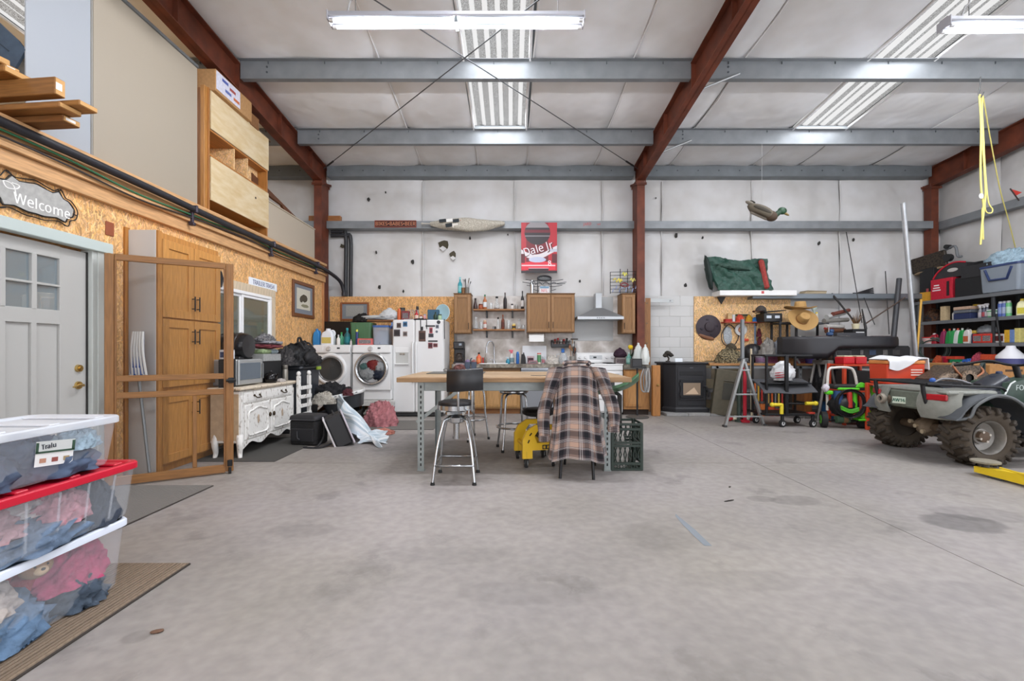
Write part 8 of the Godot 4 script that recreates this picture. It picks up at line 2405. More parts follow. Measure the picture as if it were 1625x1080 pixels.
	part(gp,"fold_flap",B().at(V(-0.12,0.45,0.1),0,0,-8).ell(V(0,0,0),V(0.3,0.05,0.05),20,10,0.4,5,1.5),M("3b5a4e",0.7,0.0,"cloth",2.0))
	part(gp,"dark_edge",B().at(V(-0.55,0.34,0.02),0,0,10).ell(V(0,0,0),V(0.05,0.32,0.08),16,12,0.3,6,1.5),M("1b2a26",0.7))
	# the jumble under the bench
	for i in 9:
		var x:=1199+i*5.4
		var y0: float=[0.12,0.2,0.1,0.25,0.14,0.22,0.12,0.2,0.16][i]
		var t:=thing("hammer","%s-handled hammer hanging under the bench, %s from the left" % [["orange","yellow","red","black","brass","orange","grey","yellow","red"][i],["first","second","third","fourth","fifth","sixth","seventh","eighth","ninth"][i]],"hammer",V(X(x,8.1),0.215+y0*0.04,-8.118),0,"hammers hanging under the bench")
		part(t,"handle",B().cyl(V(0,0,0),V(0,0.36,0),0.016,0.013,8),M(["d0682c","cfa83a","b83028","2a2a2c","a8854a","c85a28","77787a","d8b84a","a8342c"][i],0.5))
		part(t,"head",B().box(V(0,0.39,0),V(0.12,0.05,0.045),0.01),M(["b86a3a","8d8a86","d0a868","c8582c"][i % 4],0.4,0.4))
	solo("hammer_rail","dark rail under the bench front that the hammers hang from","rail",B().box(V(0,0,0),V(0.7,0.03,0.04),0.004).box(V(-0.3,0.135,0),V(0.03,0.27,0.02),0.003).box(V(0.3,0.135,0),V(0.03,0.27,0.02),0.003),M("2d2b2a",0.6),V(X(1221,8.1),0.62,-8.155))
	for q in [[1208,0.26,"c06a34","orange canister on the floor under the hammers"],[1223,0.2,"b84a2a","red-orange canister on the floor left of the yellow fitting"],[1232,0.16,"a83a2a","low red canister on the floor behind the cart"]]:
		vessel("tub","canister",q[3],"canister",V(X(q[0],8.1),0,-8.1),q[1],0.07,q[2],"3a3230")
	for q in [[1267,0.34,16,"6d4322"],[1280,0.38,14,"8a5428"]]:
		solo("wood_plank","%s brown plank standing under the felt mat" % ("left-hand dark" if q[0]==1267 else "right-hand orange"),"plank",B().box(V(0,q[1]/2,0),V(q[2]*0.011,q[1],0.06),0.006),M(q[3],0.5,0.0,"wy",1.0),V(X(q[0],7.75),0.12,-7.75))
	vessel("tub","blue_drum","blue plastic drum on the floor behind the green washer","drum",V(X(1316,7.8),0,-7.8),0.5,0.13,"2a5f90","234c76")
	solo("dark_sheet","tall dark panel leaning behind the green washer","panel",B().at(V(0,0.43,0),-8,0,0).box(V(0,0,0),V(0.56,0.86,0.03),0.004),M("2b2b2e",0.6),V(X(1338,8.0),0,-8.05))
	heap_of("dark_cloth","dark fabric hanging off the right side of the bench","cloth","1f1e20",V(X(1300,7.85),0.3,-7.85),V(0.3,0.6,0.3),251)
	vessel("tub","pink_tub","pink lidded tub on the bench edge behind the bumper's left end","tub",V(X(1284,8.22),0.9305,-8.22),0.1,0.07,"5a4a9a","d0589c")

func build_carts() ->void:
	var bk:=M("1b1b1d",0.45,0.3)
	# stepladder seen from its narrow side
	var al:=M("9b9d9c",0.38,0.6)
	var o:=thing("step_ladder","grey aluminium A-shaped ladder with a tall centre rail in front of the bench","ladder",V(X(1179,7.0),0,-7.0))
	var k:=7.0/F
	for s in [[-33,-0.14,0.16],[36,0.14,-0.1]]:
		part(o,"rail",B().at(V(s[0]*k/2.0+s[1]*0.12,0.51,s[2]*0.5),0,0,rad_to_deg(atan2(s[0]*k*0.88,1.02))).box(V(0,0,0),V(0.036,1.08,0.06),0.004),al)
		part(o,"foot",B().box(V(s[0]*k,0.015,s[2]*0.5),V(0.05,0.03,0.08),0.006),M("3a3a3a",0.7))
	part(o,"centre_rail",B().box(V(-0.01,1.33,0),V(0.045,0.62,0.05),0.004),M("75787a",0.4,0.5))
	part(o,"top_cap",B().box(V(0,1.02,0),V(0.12,0.05,0.12),0.008),M("3f4142",0.5))
	for q in [[0.49,0.38],[0.86,0.16],[0.15,0.56]]:
		part(o,"crossbar",B().box(V(0.01,q[0],0.03),V(q[1],0.022,0.03),0.003),al)
	solo("red_bar","tall red painted bar standing behind the ladder","bar",B().box(V(0,0.47,0),V(0.05,0.86,0.03),0.004).box(V(0,0.02,0),V(0.12,0.04,0.1),0.006),M("b01f30",0.5),V(X(1182,7.35),0,-7.35))
	solo("green_post","dark green post standing beside the red bar behind the ladder","post",B().cyl(V(0,0,0),V(0,0.78,0),0.035,-1,14).cyl(V(0,0,0),V(0,0.03,0),0.07,-1,14),M("2c3b33",0.5),V(X(1174,7.4),0,-7.42))
	for i in 5:
		solo("float_ball","%s float ball on the floor under the ladder, %s from the left" % [["red","cream","dark red","white","red"][i],["first","second","third","fourth","fifth"][i]],"ball",B().ell(V(0,0.045,0),V(0.055,0.045,0.045),16,10),M(["b4242c","d8d2b8","8d1f24","d4d0c4","b8262e"][i],0.4),V(X(1158+i*9,7.5),0,-7.5),0,"float balls under the ladder")
	# flat black cart
	var c:=thing("utility_cart","black pipe-frame cart on four casters with a top bar in front of the bench","cart",V(4.2,0,-7.1))
	part(c,"platform",B().box(V(0,0.19,0),V(0.74,0.035,0.46),0.006),bk)
	part(c,"side_lip",B().box(V(0.33,0.215,0.2),V(0.1,0.03,0.06),0.004),M("a8321f",0.5))
	for q in [[-0.34,0.2],[-0.05,0.22],[-0.34,-0.2],[0.34,-0.2]]:
		part(c,"post",B().box(V(q[0],0.64,q[1]),V(0.05 if q[0]==-0.05 else 0.028,0.9,0.04),0.004),bk)
	part(c,"top_bar",B().box(V(-0.02,1.085,0.21),V(0.72,0.026,0.04),0.004).box(V(0,1.085,-0.2),V(0.72,0.026,0.04),0.004).box(V(-0.34,1.085,0),V(0.03,0.026,0.4),0.004),bk)
	part(c,"middle_bar",B().cyl(V(-0.05,0.36,0.2),V(0.36,0.35,0.2),0.016,-1,10).cyl(V(0.34,0.35,0.2),V(0.34,0.35,-0.2),0.016,-1,10),bk)
	part(c,"mat_support",B().box(V(0.0,0.66,0),V(0.7,0.02,0.4),0.004),bk)
	for sx in [-0.1,0.36]:
		for sz in [-0.18,0.2]:
			caster(c,V(sx - (0.2 if sx<0 and sz<0 else 0.0),0,sz),0.055,0.18,75)
	var fm:=PackedVector3Array()
	for j in 9:
		for i in 15:
			var u:=i/14.0
			var v:=j/8.0
			fm.append(V(-0.4+0.8*u,0.695+0.012*sin(u*7) - 0.18*pow(v,2.0) - 0.02*u*sin(u*6.0),-0.2+0.46*v))
	solo("felt_mat","thick charcoal felt mat draped over the middle of the black cart","mat",B().grid(fm,15,9,false,0.014),M("58595d",0.95,0.0,"weave",3.0),V(4.2,0,-7.1))
	var wb:=bag("grocery_bag","white plastic bag with red print on the felt mat","bag",V(X(1244,7.05),0.7,-7.08),V(0.36,0.3,0.26),M("d9dadb",0.45),261,0,false)
	for i in 3:
		part(wb,"red_print",B().at(V(-0.1,0.05+i*0.035,0.1 - 0.01*i),0,-25,8).ell(V(0,0,0),V(0.07,0.009,0.035),14,6),M("b8303a",0.5))
	for q in [[1234,646,0,"yellow pipe elbow hooked on the left post of the black cart"],[1286,644,1,"yellow pipe end at the right of the black cart's middle bar"]]:
		var p:=P(q[0],q[1],6.86)
		solo("pipe_fitting",q[3],"fitting",B().cyl(V(-0.07,0.04,0),V(0.06,0.04,0),0.026,-1,12).ell(V(-0.08+0.16*q[2],0.04,0),V(0.035,0.035,0.035),12,8).cyl(V(0.06,0.055,0),V(0.06,-0.1 if q[2]==0 else 0.03,0),0.026,-1,12),M("dcc62c",0.45),p)
	# green pressure washer
	var w:=thing("pressure_washer","lime green and black pressure washer with coiled hoses and a white handle","pressure washer",V(X(1342,6.8),0,-6.85),-8)
	var gn:=M("58c425",0.4)
	part(w,"handle",B().tube(curve([V(-0.19,0.25,-0.06),V(-0.19,0.6,-0.06),V(-0.17,0.86,-0.06),V(-0.08,0.9,-0.06),V(0.1,0.9,-0.06),V(0.18,0.84,-0.06),V(0.23,0.6,-0.06)],6),0.02,10),M("d8d4cc",0.45))
	part(w,"body",B().ell(V(0.0,0.34,0),V(0.2,0.17,0.15),20,12,0.15,3),M("1c1c1d",0.5))
	part(w,"deck",B().box(V(0,0.62,0),V(0.36,0.07,0.2),0.02),M("1d1e1d",0.5))
	for q in [[0.02,0.59,0.09,0.3,0.04,0.06,"green_strip"],[-0.22,0.53,0.04,0.1,0.06,0.08,"green_valve"],[0.24,0.2,0.06,0.12,0.1,0.14,"green_mount"],[0.26,0.14,0.06,0.26,0.03,0.2,"green_foot"]]:
		part(w,q[6],B().box(V(q[0],q[1],q[2]),V(q[3],q[4],q[5]),0.015),gn)
	part(w,"red_cylinder",B().cyl(V(0.02,0.32,0.13),V(0.02,0.56,0.12),0.034,-1,14),M("b8322a",0.5))
	part(w,"green_tank",B().cyl(V(0.1,0.32,0.09),V(0.1,0.56,0.09),0.04,-1,14),gn)
	part(w,"blue_tank",B().cyl(V(-0.1,0.3,0.06),V(-0.1,0.56,0.06),0.06,-1,14),M("2b4f80",0.5))
	for i in 5:
		var r:=[]
		for n in 20:
			var a:=TAU*n/20.0
			r.append(V(0.02+cos(a)*(0.17+0.012*i),0.38+sin(a)*(0.18+0.008*i),0.15+0.012*sin(a*2+i)))
		part(w,"black_hose",B().tube(r,0.008,6,true),bk)
	for i in 7:
		part(w,"green_hose",B().tube(curve([V(0.12,0.62,0.1),V(0.2+0.02*i,0.68 - 0.01*i,0.1),V(0.32+0.015*i,0.56,0.1),V(0.34+0.01*i,0.36,0.1),V(0.27+0.01*i,0.22,0.11)],5),0.012,6),gn)
	for i in 3:
		part(w,"coil_hose",B().tube(curve([V(-0.12,0.3+i*0.02,0.16),V(0.0,0.25+i*0.02,0.18),V(0.12,0.28+i*0.02,0.17)],5),0.012,6),M("4fae2a",0.4))
	part(w,"axle",B().cyl(V(-0.24,0.11,0),V(0.24,0.11,0),0.016,-1,10),bk)
	part(w,"motor_can",B().cyl(V(-0.12,0.13,0.03),V(0.06,0.13,0.03),0.055,-1,16),M("3d5a44",0.5))
	part(w,"copper_winding",B().cyl(V(-0.03,0.13,0.03),V(0.03,0.13,0.03),0.058,-1,16),M("8a6a4a",0.4,0.4))
	wheel(w,V(-0.27,0.12,0),0.12,0.07,V(1,0,0.25),"1f1f20","4fae2a")
	wheel(w,V(0.25,0.1,0.0),0.1,0.08,V(1,0,0.25),"1f1f20","2a2a2a")
	part(w,"white_grip",B().ell(V(-0.27,0.6,0.05),V(0.05,0.06,0.04),14,10,0.4,3,3.0),M("c9c4cc",0.6))
	# orange tool carts and the cooler
	var orr:=M("c9482a",0.5)
	for q in [["orange steel tool cart with red trays behind the green washer",5.42,-7.25,0.5,0.95,true],["low orange steel cart carrying the orange cooler behind the quad",5.5,-6.5,0.58,0.69,false]]:
		var t:=thing("tool_cart",q[0],"cart",V(q[1],0,q[2]))
		for sx in [-1,1]:
			for sz in [-1,1]:
				part(t,"post",B().box(V(sx*q[3]/2,q[4]/2,sz*0.17),V(0.045,q[4],0.045),0.004),orr)
		for y in [0.12,q[4]*0.55,q[4] - 0.02]:
			part(t,"tray",B().box(V(0,y,0),V(q[3],0.03,0.36),0.004),orr)
	var tray:=thing("red_organizer","bright red parts trays on top of the orange tool cart","tray",V(5.38,0.951,-7.22))
	for i in 2:
		part(tray,"bin",B().box(V(-0.1+i*0.19,0.055,0),V(0.17,0.11,0.22),0.012),M("c01f28",0.4))
		part(tray,"papers",B().box(V(-0.1+i*0.19,0.12,0),V(0.14,0.02,0.18),0.006),M("d4c8a8",0.7))
	carton("black_toolbox","black toolbox on the middle shelf of the orange tool cart","toolbox",V(5.44,0.538,-7.22),V(0.4,0.3,0.3),"1f1c1c")
	var co:=thing("cooler","orange cooler box with white print behind the quad's rear rack","cooler",V(5.49,0.691,-6.5))
	part(co,"body",rbox(0.54,0.28,0.34,0.03,0.96),M("d4472a",0.45))
	part(co,"lid",rbox(0.55,0.05,0.35,0.03,1.0,0.28),M("d98a4a",0.5))
	for i in 3:
		part(co,"print_line",B().box(V(0.14,0.2 - i*0.035,0.171),V(0.16,0.016,0.003)),M("e8cfc4",0.6))
	var tw:=PackedVector3Array()
	for j in 11:
		for i in 21:
			var u:=i/20.0
			var v:=j/10.0
			var sx:=0.62*u
			var sz:=(0.42+0.1*sin(u*5.0+0.6))*v
			tw.append(V(-0.27+minf(sx,0.56)+0.012*sin(v*9),0.345+0.05*absf(sin(u*5.0))*(1 - v*0.6) - maxf(0.0,sz - 0.35) - maxf(0.0,sx - 0.56)*2.6,-0.17+minf(sz,0.355)+0.012+0.01*sin(u*16)))
	solo("white_towel","white towel thrown over the orange cooler","towel",B().grid(tw,21,11,false,0.012),M("dadadb",0.9),V(5.49,0.691,-6.5))
	# truck bumper
	var b:=thing("truck_bumper","long black plastic truck bumper resting across the sawhorses behind the washer","bumper",V(5.68,0,-7.65))
	var pb:=M("26262a",0.42)
	var p:=PackedVector3Array()
	var prof:=[[-0.02,0.0],[0.07,-0.004],[0.085,-0.012],[0.1,-0.06],[0.1,-0.15],[0.085,-0.2],[-0.06,-0.205],[-0.06,-0.01]]
	for i in 25:
		var u:=i/24.0*2 - 1
		var e:=pow(absf(u),5)
		for q in prof:
			var low: float=1.0+(0.85*smoothstep(-0.3,-0.5,u))*(1.0 if q[1]<-0.1 else 0.0)
			p.append(V(u*0.99,1.4+q[1]*low*(1 - 0.12*pow(absf(u),14)),q[0] - 0.34*e+0.12*(1 - u*u)))
	part(b,"cover",B().grid(p,8,25,true),pb)
	for sx in [0,24]:
		var f:=[]
		for n in 8:
			f.append(p[sx*8+n])
		part(b,"end_cap",B().face(f,V(-1 if sx==0 else 1,0,0)),pb)
	part(b,"lower_valance",B().box(V(0.34,1.11,0.03),V(1.24,0.26,0.12),0.03),M("19191b",0.6))
	part(b,"fog_lamp_frame",B().box(V(-0.2,1.09,0.1),V(0.3,0.19,0.06),0.02),M("2a2a2c",0.5))
	part(b,"fog_lamp_slot",B().box(V(-0.2,1.09,0.132),V(0.2,0.1,0.006),0.002),M("0f0f10",0.5))
	for q in [[0.13,"c8c8c4",0.05],[0.31,"4a78b0",0.11],[0.52,"b8b6b0",0.08],[0.7,"6a6664",0.12]]:
		part(b,"sticker",B().box(V(q[0],1.13,0.093),V(q[2],0.08,0.004),0.001),M(q[1],0.5,0.0,"print",8.0))
	for q in [["left",-0.48,1306],["right",0.55,1392]]:
		var t:=thing("sawhorse","grey sawhorse under the %s half of the truck bumper" % q[0],"sawhorse",V(5.68+q[1],0,-7.62))
		part(t,"beam",B().box(V(0,0.965,0),V(0.09,0.07,0.4),0.005),M("6e6c68",0.6))
		for s in [[-1,-1],[1,-1],[-1,1],[1,1]]:
			part(t,"leg",B().tube([V(s[0]*0.03,0.95,s[1]*0.15),V(s[0]*0.2,0,s[1]*0.18)],0.02,6),M("8a8884",0.6))
	for q in [[1308,0.26,"d8a8a0","red and white label strip on the left of the bumper's top"],[1340,0.2,"c4b8b0","pale label strip in the middle of the bumper's top"],[1400,0.34,"d8bcb4","pink and white papers on the right of the bumper's top"]]:
		solo("paper_strip",q[3],"paper",B().box(V(0,0.004,0),V(q[1],0.008,0.06),0.002),M(q[2],0.7,0.0,"print",5.0),V(X(q[0],7.6),1.4,-7.62),6)
	var bt:=thing("blue_clamp","small dark blue clamp standing on the left of the bumper","clamp",V(X(1317,7.6),1.408,-7.6))
	part(bt,"jaw",B().box(V(0,0.03,0),V(0.09,0.06,0.07),0.015).ell(V(0.03,0.08,0),V(0.04,0.035,0.03),12,8),M("22426a",0.5))
	part(bt,"screw",B().cyl(V(-0.02,0.05,0),V(-0.02,0.15,0),0.009),M("9a9a9c",0.3,0.6))
	solo("dark_beam","dark grey board lying behind the bumper under the black box","board",B().box(V(0,0,0),V(0.5,0.07,0.1),0.01),M("3a3a3e",0.5),V(X(1344,7.85),1.43,-7.8),3)
	solo("beam_box","dark box under the dark grey board behind the bumper","box",B().box(V(0,0.697,0),V(0.4,1.394,0.1),0.01),M("262629",0.6),V(X(1344,7.85),0,-7.86),3)
	# poles
	stick("conduit_pole","tall galvanised conduit leaning beside the rack in front of the bumper","pole",P(1462,669,7.41),P(1433,322,7.0),0.034,M("b9bcbf",0.35,0.6,"dust",2.0))
	stick("bamboo_pole","thin yellow bamboo stick leaning beside the conduit pole","pole",V(X(1447,7.6),0,-7.6),P(1462,475,7.75),0.016,M("c99a3c",0.5))
	# yellow lift arm on the floor at the right
	var ye:=M("e3c21c",0.4)
	var a:=thing("lift_arm","yellow steel lift arm with a round pad on the floor at the right","lift arm",V(4.39,0,-3.2))
	part(a,"arm",B().at(V(0,0,0),0,90,0).prism(P2([1.08,0.02,1.08,0.075,0.75,0.1,-0.6,0.15,-0.6,0.02]),0.09,-0.045),ye)
	part(a,"arm_lip",B().at(V(-0.05,0.075,-0.25),2.3,0,0).box(V(0,0.02,0),V(0.012,0.012,1.2),0.002),ye)
	part(a,"pad_post",B().cyl(V(-0.0,0.07,-1.02),V(0.0,0.12,-1.02),0.028,-1,14),M("4a4a48",0.5,0.4))
	part(a,"pad",B().lathe(PR([0,0.118,0.09,0.118,0.105,0.125,0.105,0.14,0.09,0.145,0,0.14]),24,V(0,0,-1.02)),M("8a8372",0.7,0.0,"dust",8.0))
	part(a,"support",B().box(V(0,0.01,-0.9),V(0.09,0.02,0.12),0.002).box(V(0,0.01,0.4),V(0.09,0.02,0.12),0.002),M("3a3a38",0.6))
	for z in [-0.62,-0.56]:
		part(a,"bolt",B().cyl(V(0,0.1,z),V(0,0.13,z),0.014,-1,6),M("3a3326",0.6))
	# rope from the purlin
	var rp:=thing("yellow_rope","long yellow rope bundle hanging from a purlin hook on the right","rope",V(0,0,0))
	var yr:=M("d2c670",0.8)
	part(rp,"hook",B().tube(curve([P(1556,122,5.95),P(1555,140,5.95),P(1553,150,5.95),P(1557,154,5.95),P(1561,146,5.95)],4),0.008,6),M("6a6a6a",0.4,0.5))
	for q in [[0,[1554,150],[1557,200],[1556,260],[1557,300],[1561,330],[1558,360],[1556,388]],[1,[1559,152],[1558,190],[1561,250],[1564,300],[1562,325],[1559,335],[1560,380]],[2,[1556,150],[1560,200],[1563,262],[1568,318],[1575,332],[1572,338],[1564,334],[1563,310]],[3,[1560,152],[1568,200],[1578,255],[1588,305],[1600,348],[1612,395],[1624,436]]]:
		var pts:=[]
		for n in range(1,q.size()):
			pts.append(P(q[n][0],q[n][1],5.95+0.01*q[0]+(0.25*n if q[0]==3 else 0.0)))
		part(rp,"strand",B().tube(curve(pts,5),0.011 if q[0]<2 else 0.0075,7),yr)
	part(rp,"white_tag",B().ell(P(1557,311,5.92),V(0.03,0.035,0.012),12,8),M("e2e2dc",0.6))
	var pn:=thing("pennant","small red pennant on a dark stick at the right wall girt","flag",V(0,0,0))
	var pd:=7.4
	part(pn,"stick",B().cyl(P(1617,318,pd),P(1603,299,pd),0.01,-1,6),M("3a2a24",0.6))
	part(pn,"cloth",B().face([P(1602,299,pd),P(1613,310,pd),P(1622,305,pd)],V(0,0,1)).face([P(1602,299,pd+0.01),P(1613,310,pd+0.01),P(1622,305,pd+0.01)],V(0,0,-1)),M("c8382c",0.7))

func rk(x: float,y: float,xx:=8.02) ->Vector3:
	return V(xx,y,-minf(F*xx/(x - CX),8.66))

func build_rack() ->void:
	var gm:=M("707376",0.5,0.2)
	var o:=thing("metal_rack","long dark steel storage rack along the right wall","rack",V(8.03,0,-7.4),-90)
	for y in [2.08,1.69,1.27,0.92,0.2]:
		part(o,"shelf_board",B().box(V(0,y,0),V(2.9,0.03,0.44),0.003).box(V(0,y - 0.015,0.225),V(2.9,0.06,0.014),0.003),gm)
	for x in [-1.42,0.0,1.42]:
		for z in [-0.2,0.2]:
			part(o,"upright",B().box(V(x,1.06 if z>0 else 1.3,z),V(0.045,2.12 if z>0 else 2.6,0.03),0.003),M("3a3c3f",0.5,0.3))
	part(o,"back_sheet",B().box(V(0,1.1,-0.222),V(2.86,1.95,0.006)),M("2c2a2a",0.7))
	var y:=2.0965
	var c:=carton("black_case","tall black case with a red badge at the far end of the rack top","case",rk(1454,y),V(0.3,0.62,0.26),"1c1c1e",-90)
	part(c,"badge",B().box(V(0.02,0.2,0.131),V(0.05,0.08,0.004)),M("a8484a",0.5))
	carton("yellow_box","orange-yellow carton at the front of the rack's top shelf","box",rk(1468,y,7.9),V(0.2,0.17,0.1),"d49a2a",-80)
	vessel("tub","lilac_bin","lilac plastic bin stacked above the orange-yellow carton","bin",rk(1473,y+0.18,8.06),0.22,0.12,"a58cb8","b49cc6")
	vessel("tin","navy_bucket","shiny navy bucket stacked on the lilac bin","bucket",rk(1473,y+0.4,8.06),0.22,0.12,"1c2436","222c40")
	solo("bin_riser","grey block lifting the lilac bin behind the orange-yellow carton","block",B().box(V(0,0.089,0),V(0.2,0.178,0.2),0.005),M("5a5a5c",0.6),rk(1473,y,8.1))
	var sf:=thing("seat_frame","rusty dark seat frame with a bent bar lying on top of the black case","frame",rk(1468,y+0.74,8.0),-80)
	sf.rotation_degrees.z=7
	part(sf,"panel",B().box(V(-0.06,0.02,0),V(0.62,0.3,0.06),0.015),M("3a3026",0.6,0.2,"worn",2.0))
	part(sf,"bracket",B().tube(curve([V(0.25,0.16,0),V(0.42,0.17,0.02),V(0.44,-0.02,0.02),V(0.5,-0.05,0.02)],4),0.022,8),gm)
	part(sf,"knob",B().cyl(V(0.3,0.2,-0.04),V(0.3,0.2,0.06),0.04,-1,14).cyl(V(0.28,0.0,-0.03),V(0.28,0.0,0.05),0.07,-1,12),M("1d1d1e",0.6))
	part(sf,"foam",B().ell(V(-0.05,-0.15,0),V(0.3,0.04,0.1),16,8),M("8a765c",0.9))
	var rb:=carton("red_box","red tool carton with white lettering on the rack's top shelf","box",rk(1503,y,7.93),V(0.42,0.37,0.22),"c81a34",-90)
	for i in 3:
		part(rb,"print_line",B().box(V(-0.09,0.26 - 0.045*i,0.111),V(0.1+0.03*i,0.02,0.003)),M("e8e0e0",0.6))
	part(rb,"black_print",B().box(V(0.13,0.18,0.111),V(0.05,0.26,0.003)),M("2a1216",0.6))
	carton("clear_case","grey-green translucent case behind the red tool carton","case",rk(1490,y,8.18),V(0.3,0.55,0.12),"8a9080",-90)
	var kc:=thing("tool_case","black tool case with a red arched edge on top of the red carton","case",rk(1516,y+0.376,7.98),-90)
	part(kc,"shell",B().at(V(0,0,0)).prism(P2([-0.32,0.0,0.3,0.0,0.3,0.22,0.1,0.27,-0.1,0.22,-0.26,0.1]),0.2,-0.1),M("242325",0.45))
	part(kc,"red_edge",B().tube(curve([V(-0.32,0.02,0.1),V(-0.24,0.12,0.1),V(-0.08,0.22,0.1),V(0.1,0.26,0.1),V(0.28,0.23,0.1)],5),0.016,6),M("c01c30",0.45))
	part(kc,"window",B().ell(V(0.05,0.13,0.1),V(0.1,0.035,0.006),16,8),M("b8b4b0",0.3))
	for q in [[1554,0.0,0.34,0.3,"1a1a1c","black duffel low on the rack beside the red carton",0.55],[1563,0.3,0.22,0.32,"2b2b2d","charcoal hard case stacked on the black duffel",0.5]]:
		carton("black_luggage",q[5],"case",rk(q[0],y+q[1],7.95),V(q[6],q[2] - 0.01,q[3]),q[4],-90)
	carton("black_chest","large black chest behind the charcoal hard case on the top shelf","chest",rk(1556,y,8.2),V(0.7,0.62,0.1),"161618",-90)
	var ct:=tote("clear tote with a navy lid and handle at the near end of the top shelf",rk(1604,y,7.97),V(0.42,0.44,0.62),glass("b4c0cc",0.5,0.35),M("2c3c66",0.45))
	part(ct,"handle_frame",B().at(V(-0.205,0.3,0),0,-90,0).tube([V(-0.2,0.08,0),V(-0.13,-0.1,0),V(0.13,-0.1,0),V(0.2,0.08,0)],0.02,6),M("2c3c66",0.45))
	heap_of("tote_cloths","grey and red cloths inside the navy-lidded tote","cloths","6d7484",rk(1604,y+0.02,8.0),V(0.34,0.3,0.5),301,0,"","print")
	heap_of("plastic_sheeting","pale blue bundle of sheeting on the navy-lidded tote","sheeting","b4d0e0",rk(1602,y+0.441,8.0),V(0.42,0.24,0.7),302)
	# second shelf
	y=1.7065
	for q in [[1445,"6a4a34",0.2,"brown rags and hardware at the far end of the second rack shelf"],[1461,"8a5a34",0.24,"rusty brown parts beside the brown rags on the second shelf"],[1478,"3a3c44",0.2,"dark tangle of parts left of the tan block on the second shelf"]]:
		heap_of("parts_heap",q[3],"parts",q[1],rk(q[0],y),V(0.24,q[2],0.3),int(q[0]),0,"","print")
	carton("tan_block","upright tan block on the second rack shelf","block",rk(1500,y,7.92),V(0.1,0.26,0.1),"d0b890",-90)
	vessel("bottle","white_bottle","white bottle right of the tan block","bottle",rk(1515,y,7.9),0.19,0.035,"d6d2cc","c8c4c0")
	for q in [[0.0,0.1,"28335c","navy flat box at the bottom of the stack right of the white bottle"],[0.108,0.05,"6a6e74","grey flat box in the middle of the stack right of the white bottle"],[0.166,0.05,"c8a890","peach flat box on top of the stack right of the white bottle"]]:
		carton("flat_box",q[3],"box",rk(1535,y+q[0],7.94),V(0.3,q[1],0.2),q[2],-90)
	vessel("tin","yellow_tin","yellow tin behind the peach box on the second shelf","tin",rk(1550,y,8.08),0.26,0.05,"d8b430","c8a028")
	var cans:=[["spray",1556,0.24,0.034,"8a8c94","e2e2e4","c0b8bc","white-topped spray can leftmost of the three beside the yellow tin"],["spray",1562,0.24,0.034,"54586c","e6e6e8","b04a54","white-topped spray can in the middle of the three beside the yellow tin"],["spray",1567,0.25,0.034,"6a6e78","e0e0e4","d0c8cc","white-topped spray can rightmost of the three beside the yellow tin"],["tub",1576,0.13,0.075,"3f9a5c","dfe6e0","d8e4d8","green and white tub on the second shelf"],["can",1588,0.25,0.036,"4a62a8","d8dce6","8a9cc8","blue spray can with a white cap, left of the pair beside the green tub"],["can",1594,0.25,0.034,"5c70b0","c8ccd8","a8b4d0","lighter blue spray can, right of the pair beside the green tub"],["can",1601,0.25,0.036,"6ab87c","d8e0dc","b8d8c0","mint green spray can on the second shelf"],["jug",1622,0.26,0.06,"d9d6a8","d8c030","cfc23c","cream and yellow jug at the near end of the second shelf"]]
	for q in cans:
		vessel(q[0],"rack_can" if q[0] != "jug" else "rack_jug",q[7],"spray can" if q[0] in ["spray","can"] else q[0],rk(q[1],y,7.93),q[2],q[3],q[4],q[5],q[6],"cans on the rack",-60)
	# third shelf
	y=1.2865
	vessel("tub","red_tub","white tub with a red lid at the far end of the third shelf","tub",rk(1459,y,7.95),0.13,0.11,"d0c8c8","c8322c","d8b0a8")
	vessel("jug","dark_jug","dark red jug with a white top on the third shelf","jug",rk(1483,y,7.95),0.2,0.07,"a82030","dcd8d8",null,"",-90)
	for q in [[1496,"8d2050","d0503c","crimson oil bottle leaning leftmost in the row of bottles"],[1505,"1f8a44","cf4a30","green oil bottle with an orange cap next to the crimson one"],[1512,"2a9a50","e2e0dc","second green oil bottle in the row on the third shelf"],[1518,"d8dcd8","d8553a","white oil bottle between the green ones"],[1525,"1f9a48","dfe4e0","last green oil bottle at the right of the row"]]:
		var b:=vessel("jug","oil_bottle",q[3],"bottle",rk(q[0],y,7.9),0.27,0.045,q[1],q[2],null,"row of oil bottles",-90)
		b.rotation_degrees.x=0
		b.rotation_degrees.z=-6
	vessel("jug","white_jug","white jug with an orange and black label on the third shelf","jug",rk(1536,y,7.9),0.27,0.06,"dcd8d4","2a2624","c8663c","",-90)
	vessel("jar","navy_jar","dark navy jar with a yellow lid beside the white jug","jar",rk(1547,y,7.95),0.22,0.055,"232c4c","c8a83c")
	for q in [1560,1575]:
		carton("red_carton","red carton with a white label, %s of the pair on the third shelf" % ("left" if q==1560 else "right"),"box",rk(q,y,7.9),V(0.155,0.15,0.2),"d4382a",-90,"","e6dcd8")
	bag("plastic_bag","clear crumpled bag on the red cartons","bag",rk(1566,y+0.153,8.0),V(0.2,0.15,0.3),M("8d9498",0.3),321)
	for q in [[1593,0.16,0.14,"d8d2d0","white carton with a red car printed on it on the third shelf"],[1606,0.09,0.2,"d8a82c","golden yellow carton on the third shelf"],[1614,0.08,0.2,"6f8cc0","pale blue carton right of the golden yellow one"],[1622,0.08,0.22,"d4c87a","pale yellow carton at the near end of the third shelf"]]:
		carton("rack_carton",q[4],"box",rk(q[0],y,7.92),V(q[1],q[2],0.16),q[3],-90,"","b04a48" if q[0]==1593 else null)
	stick("black_strap","black strap hanging across the rack's lower shelves","strap",rk(1581,1.75,7.79),rk(1588,1.24,7.79),0.014,M("1b1b1c",0.6))
	# bottom level
	y=0.9365
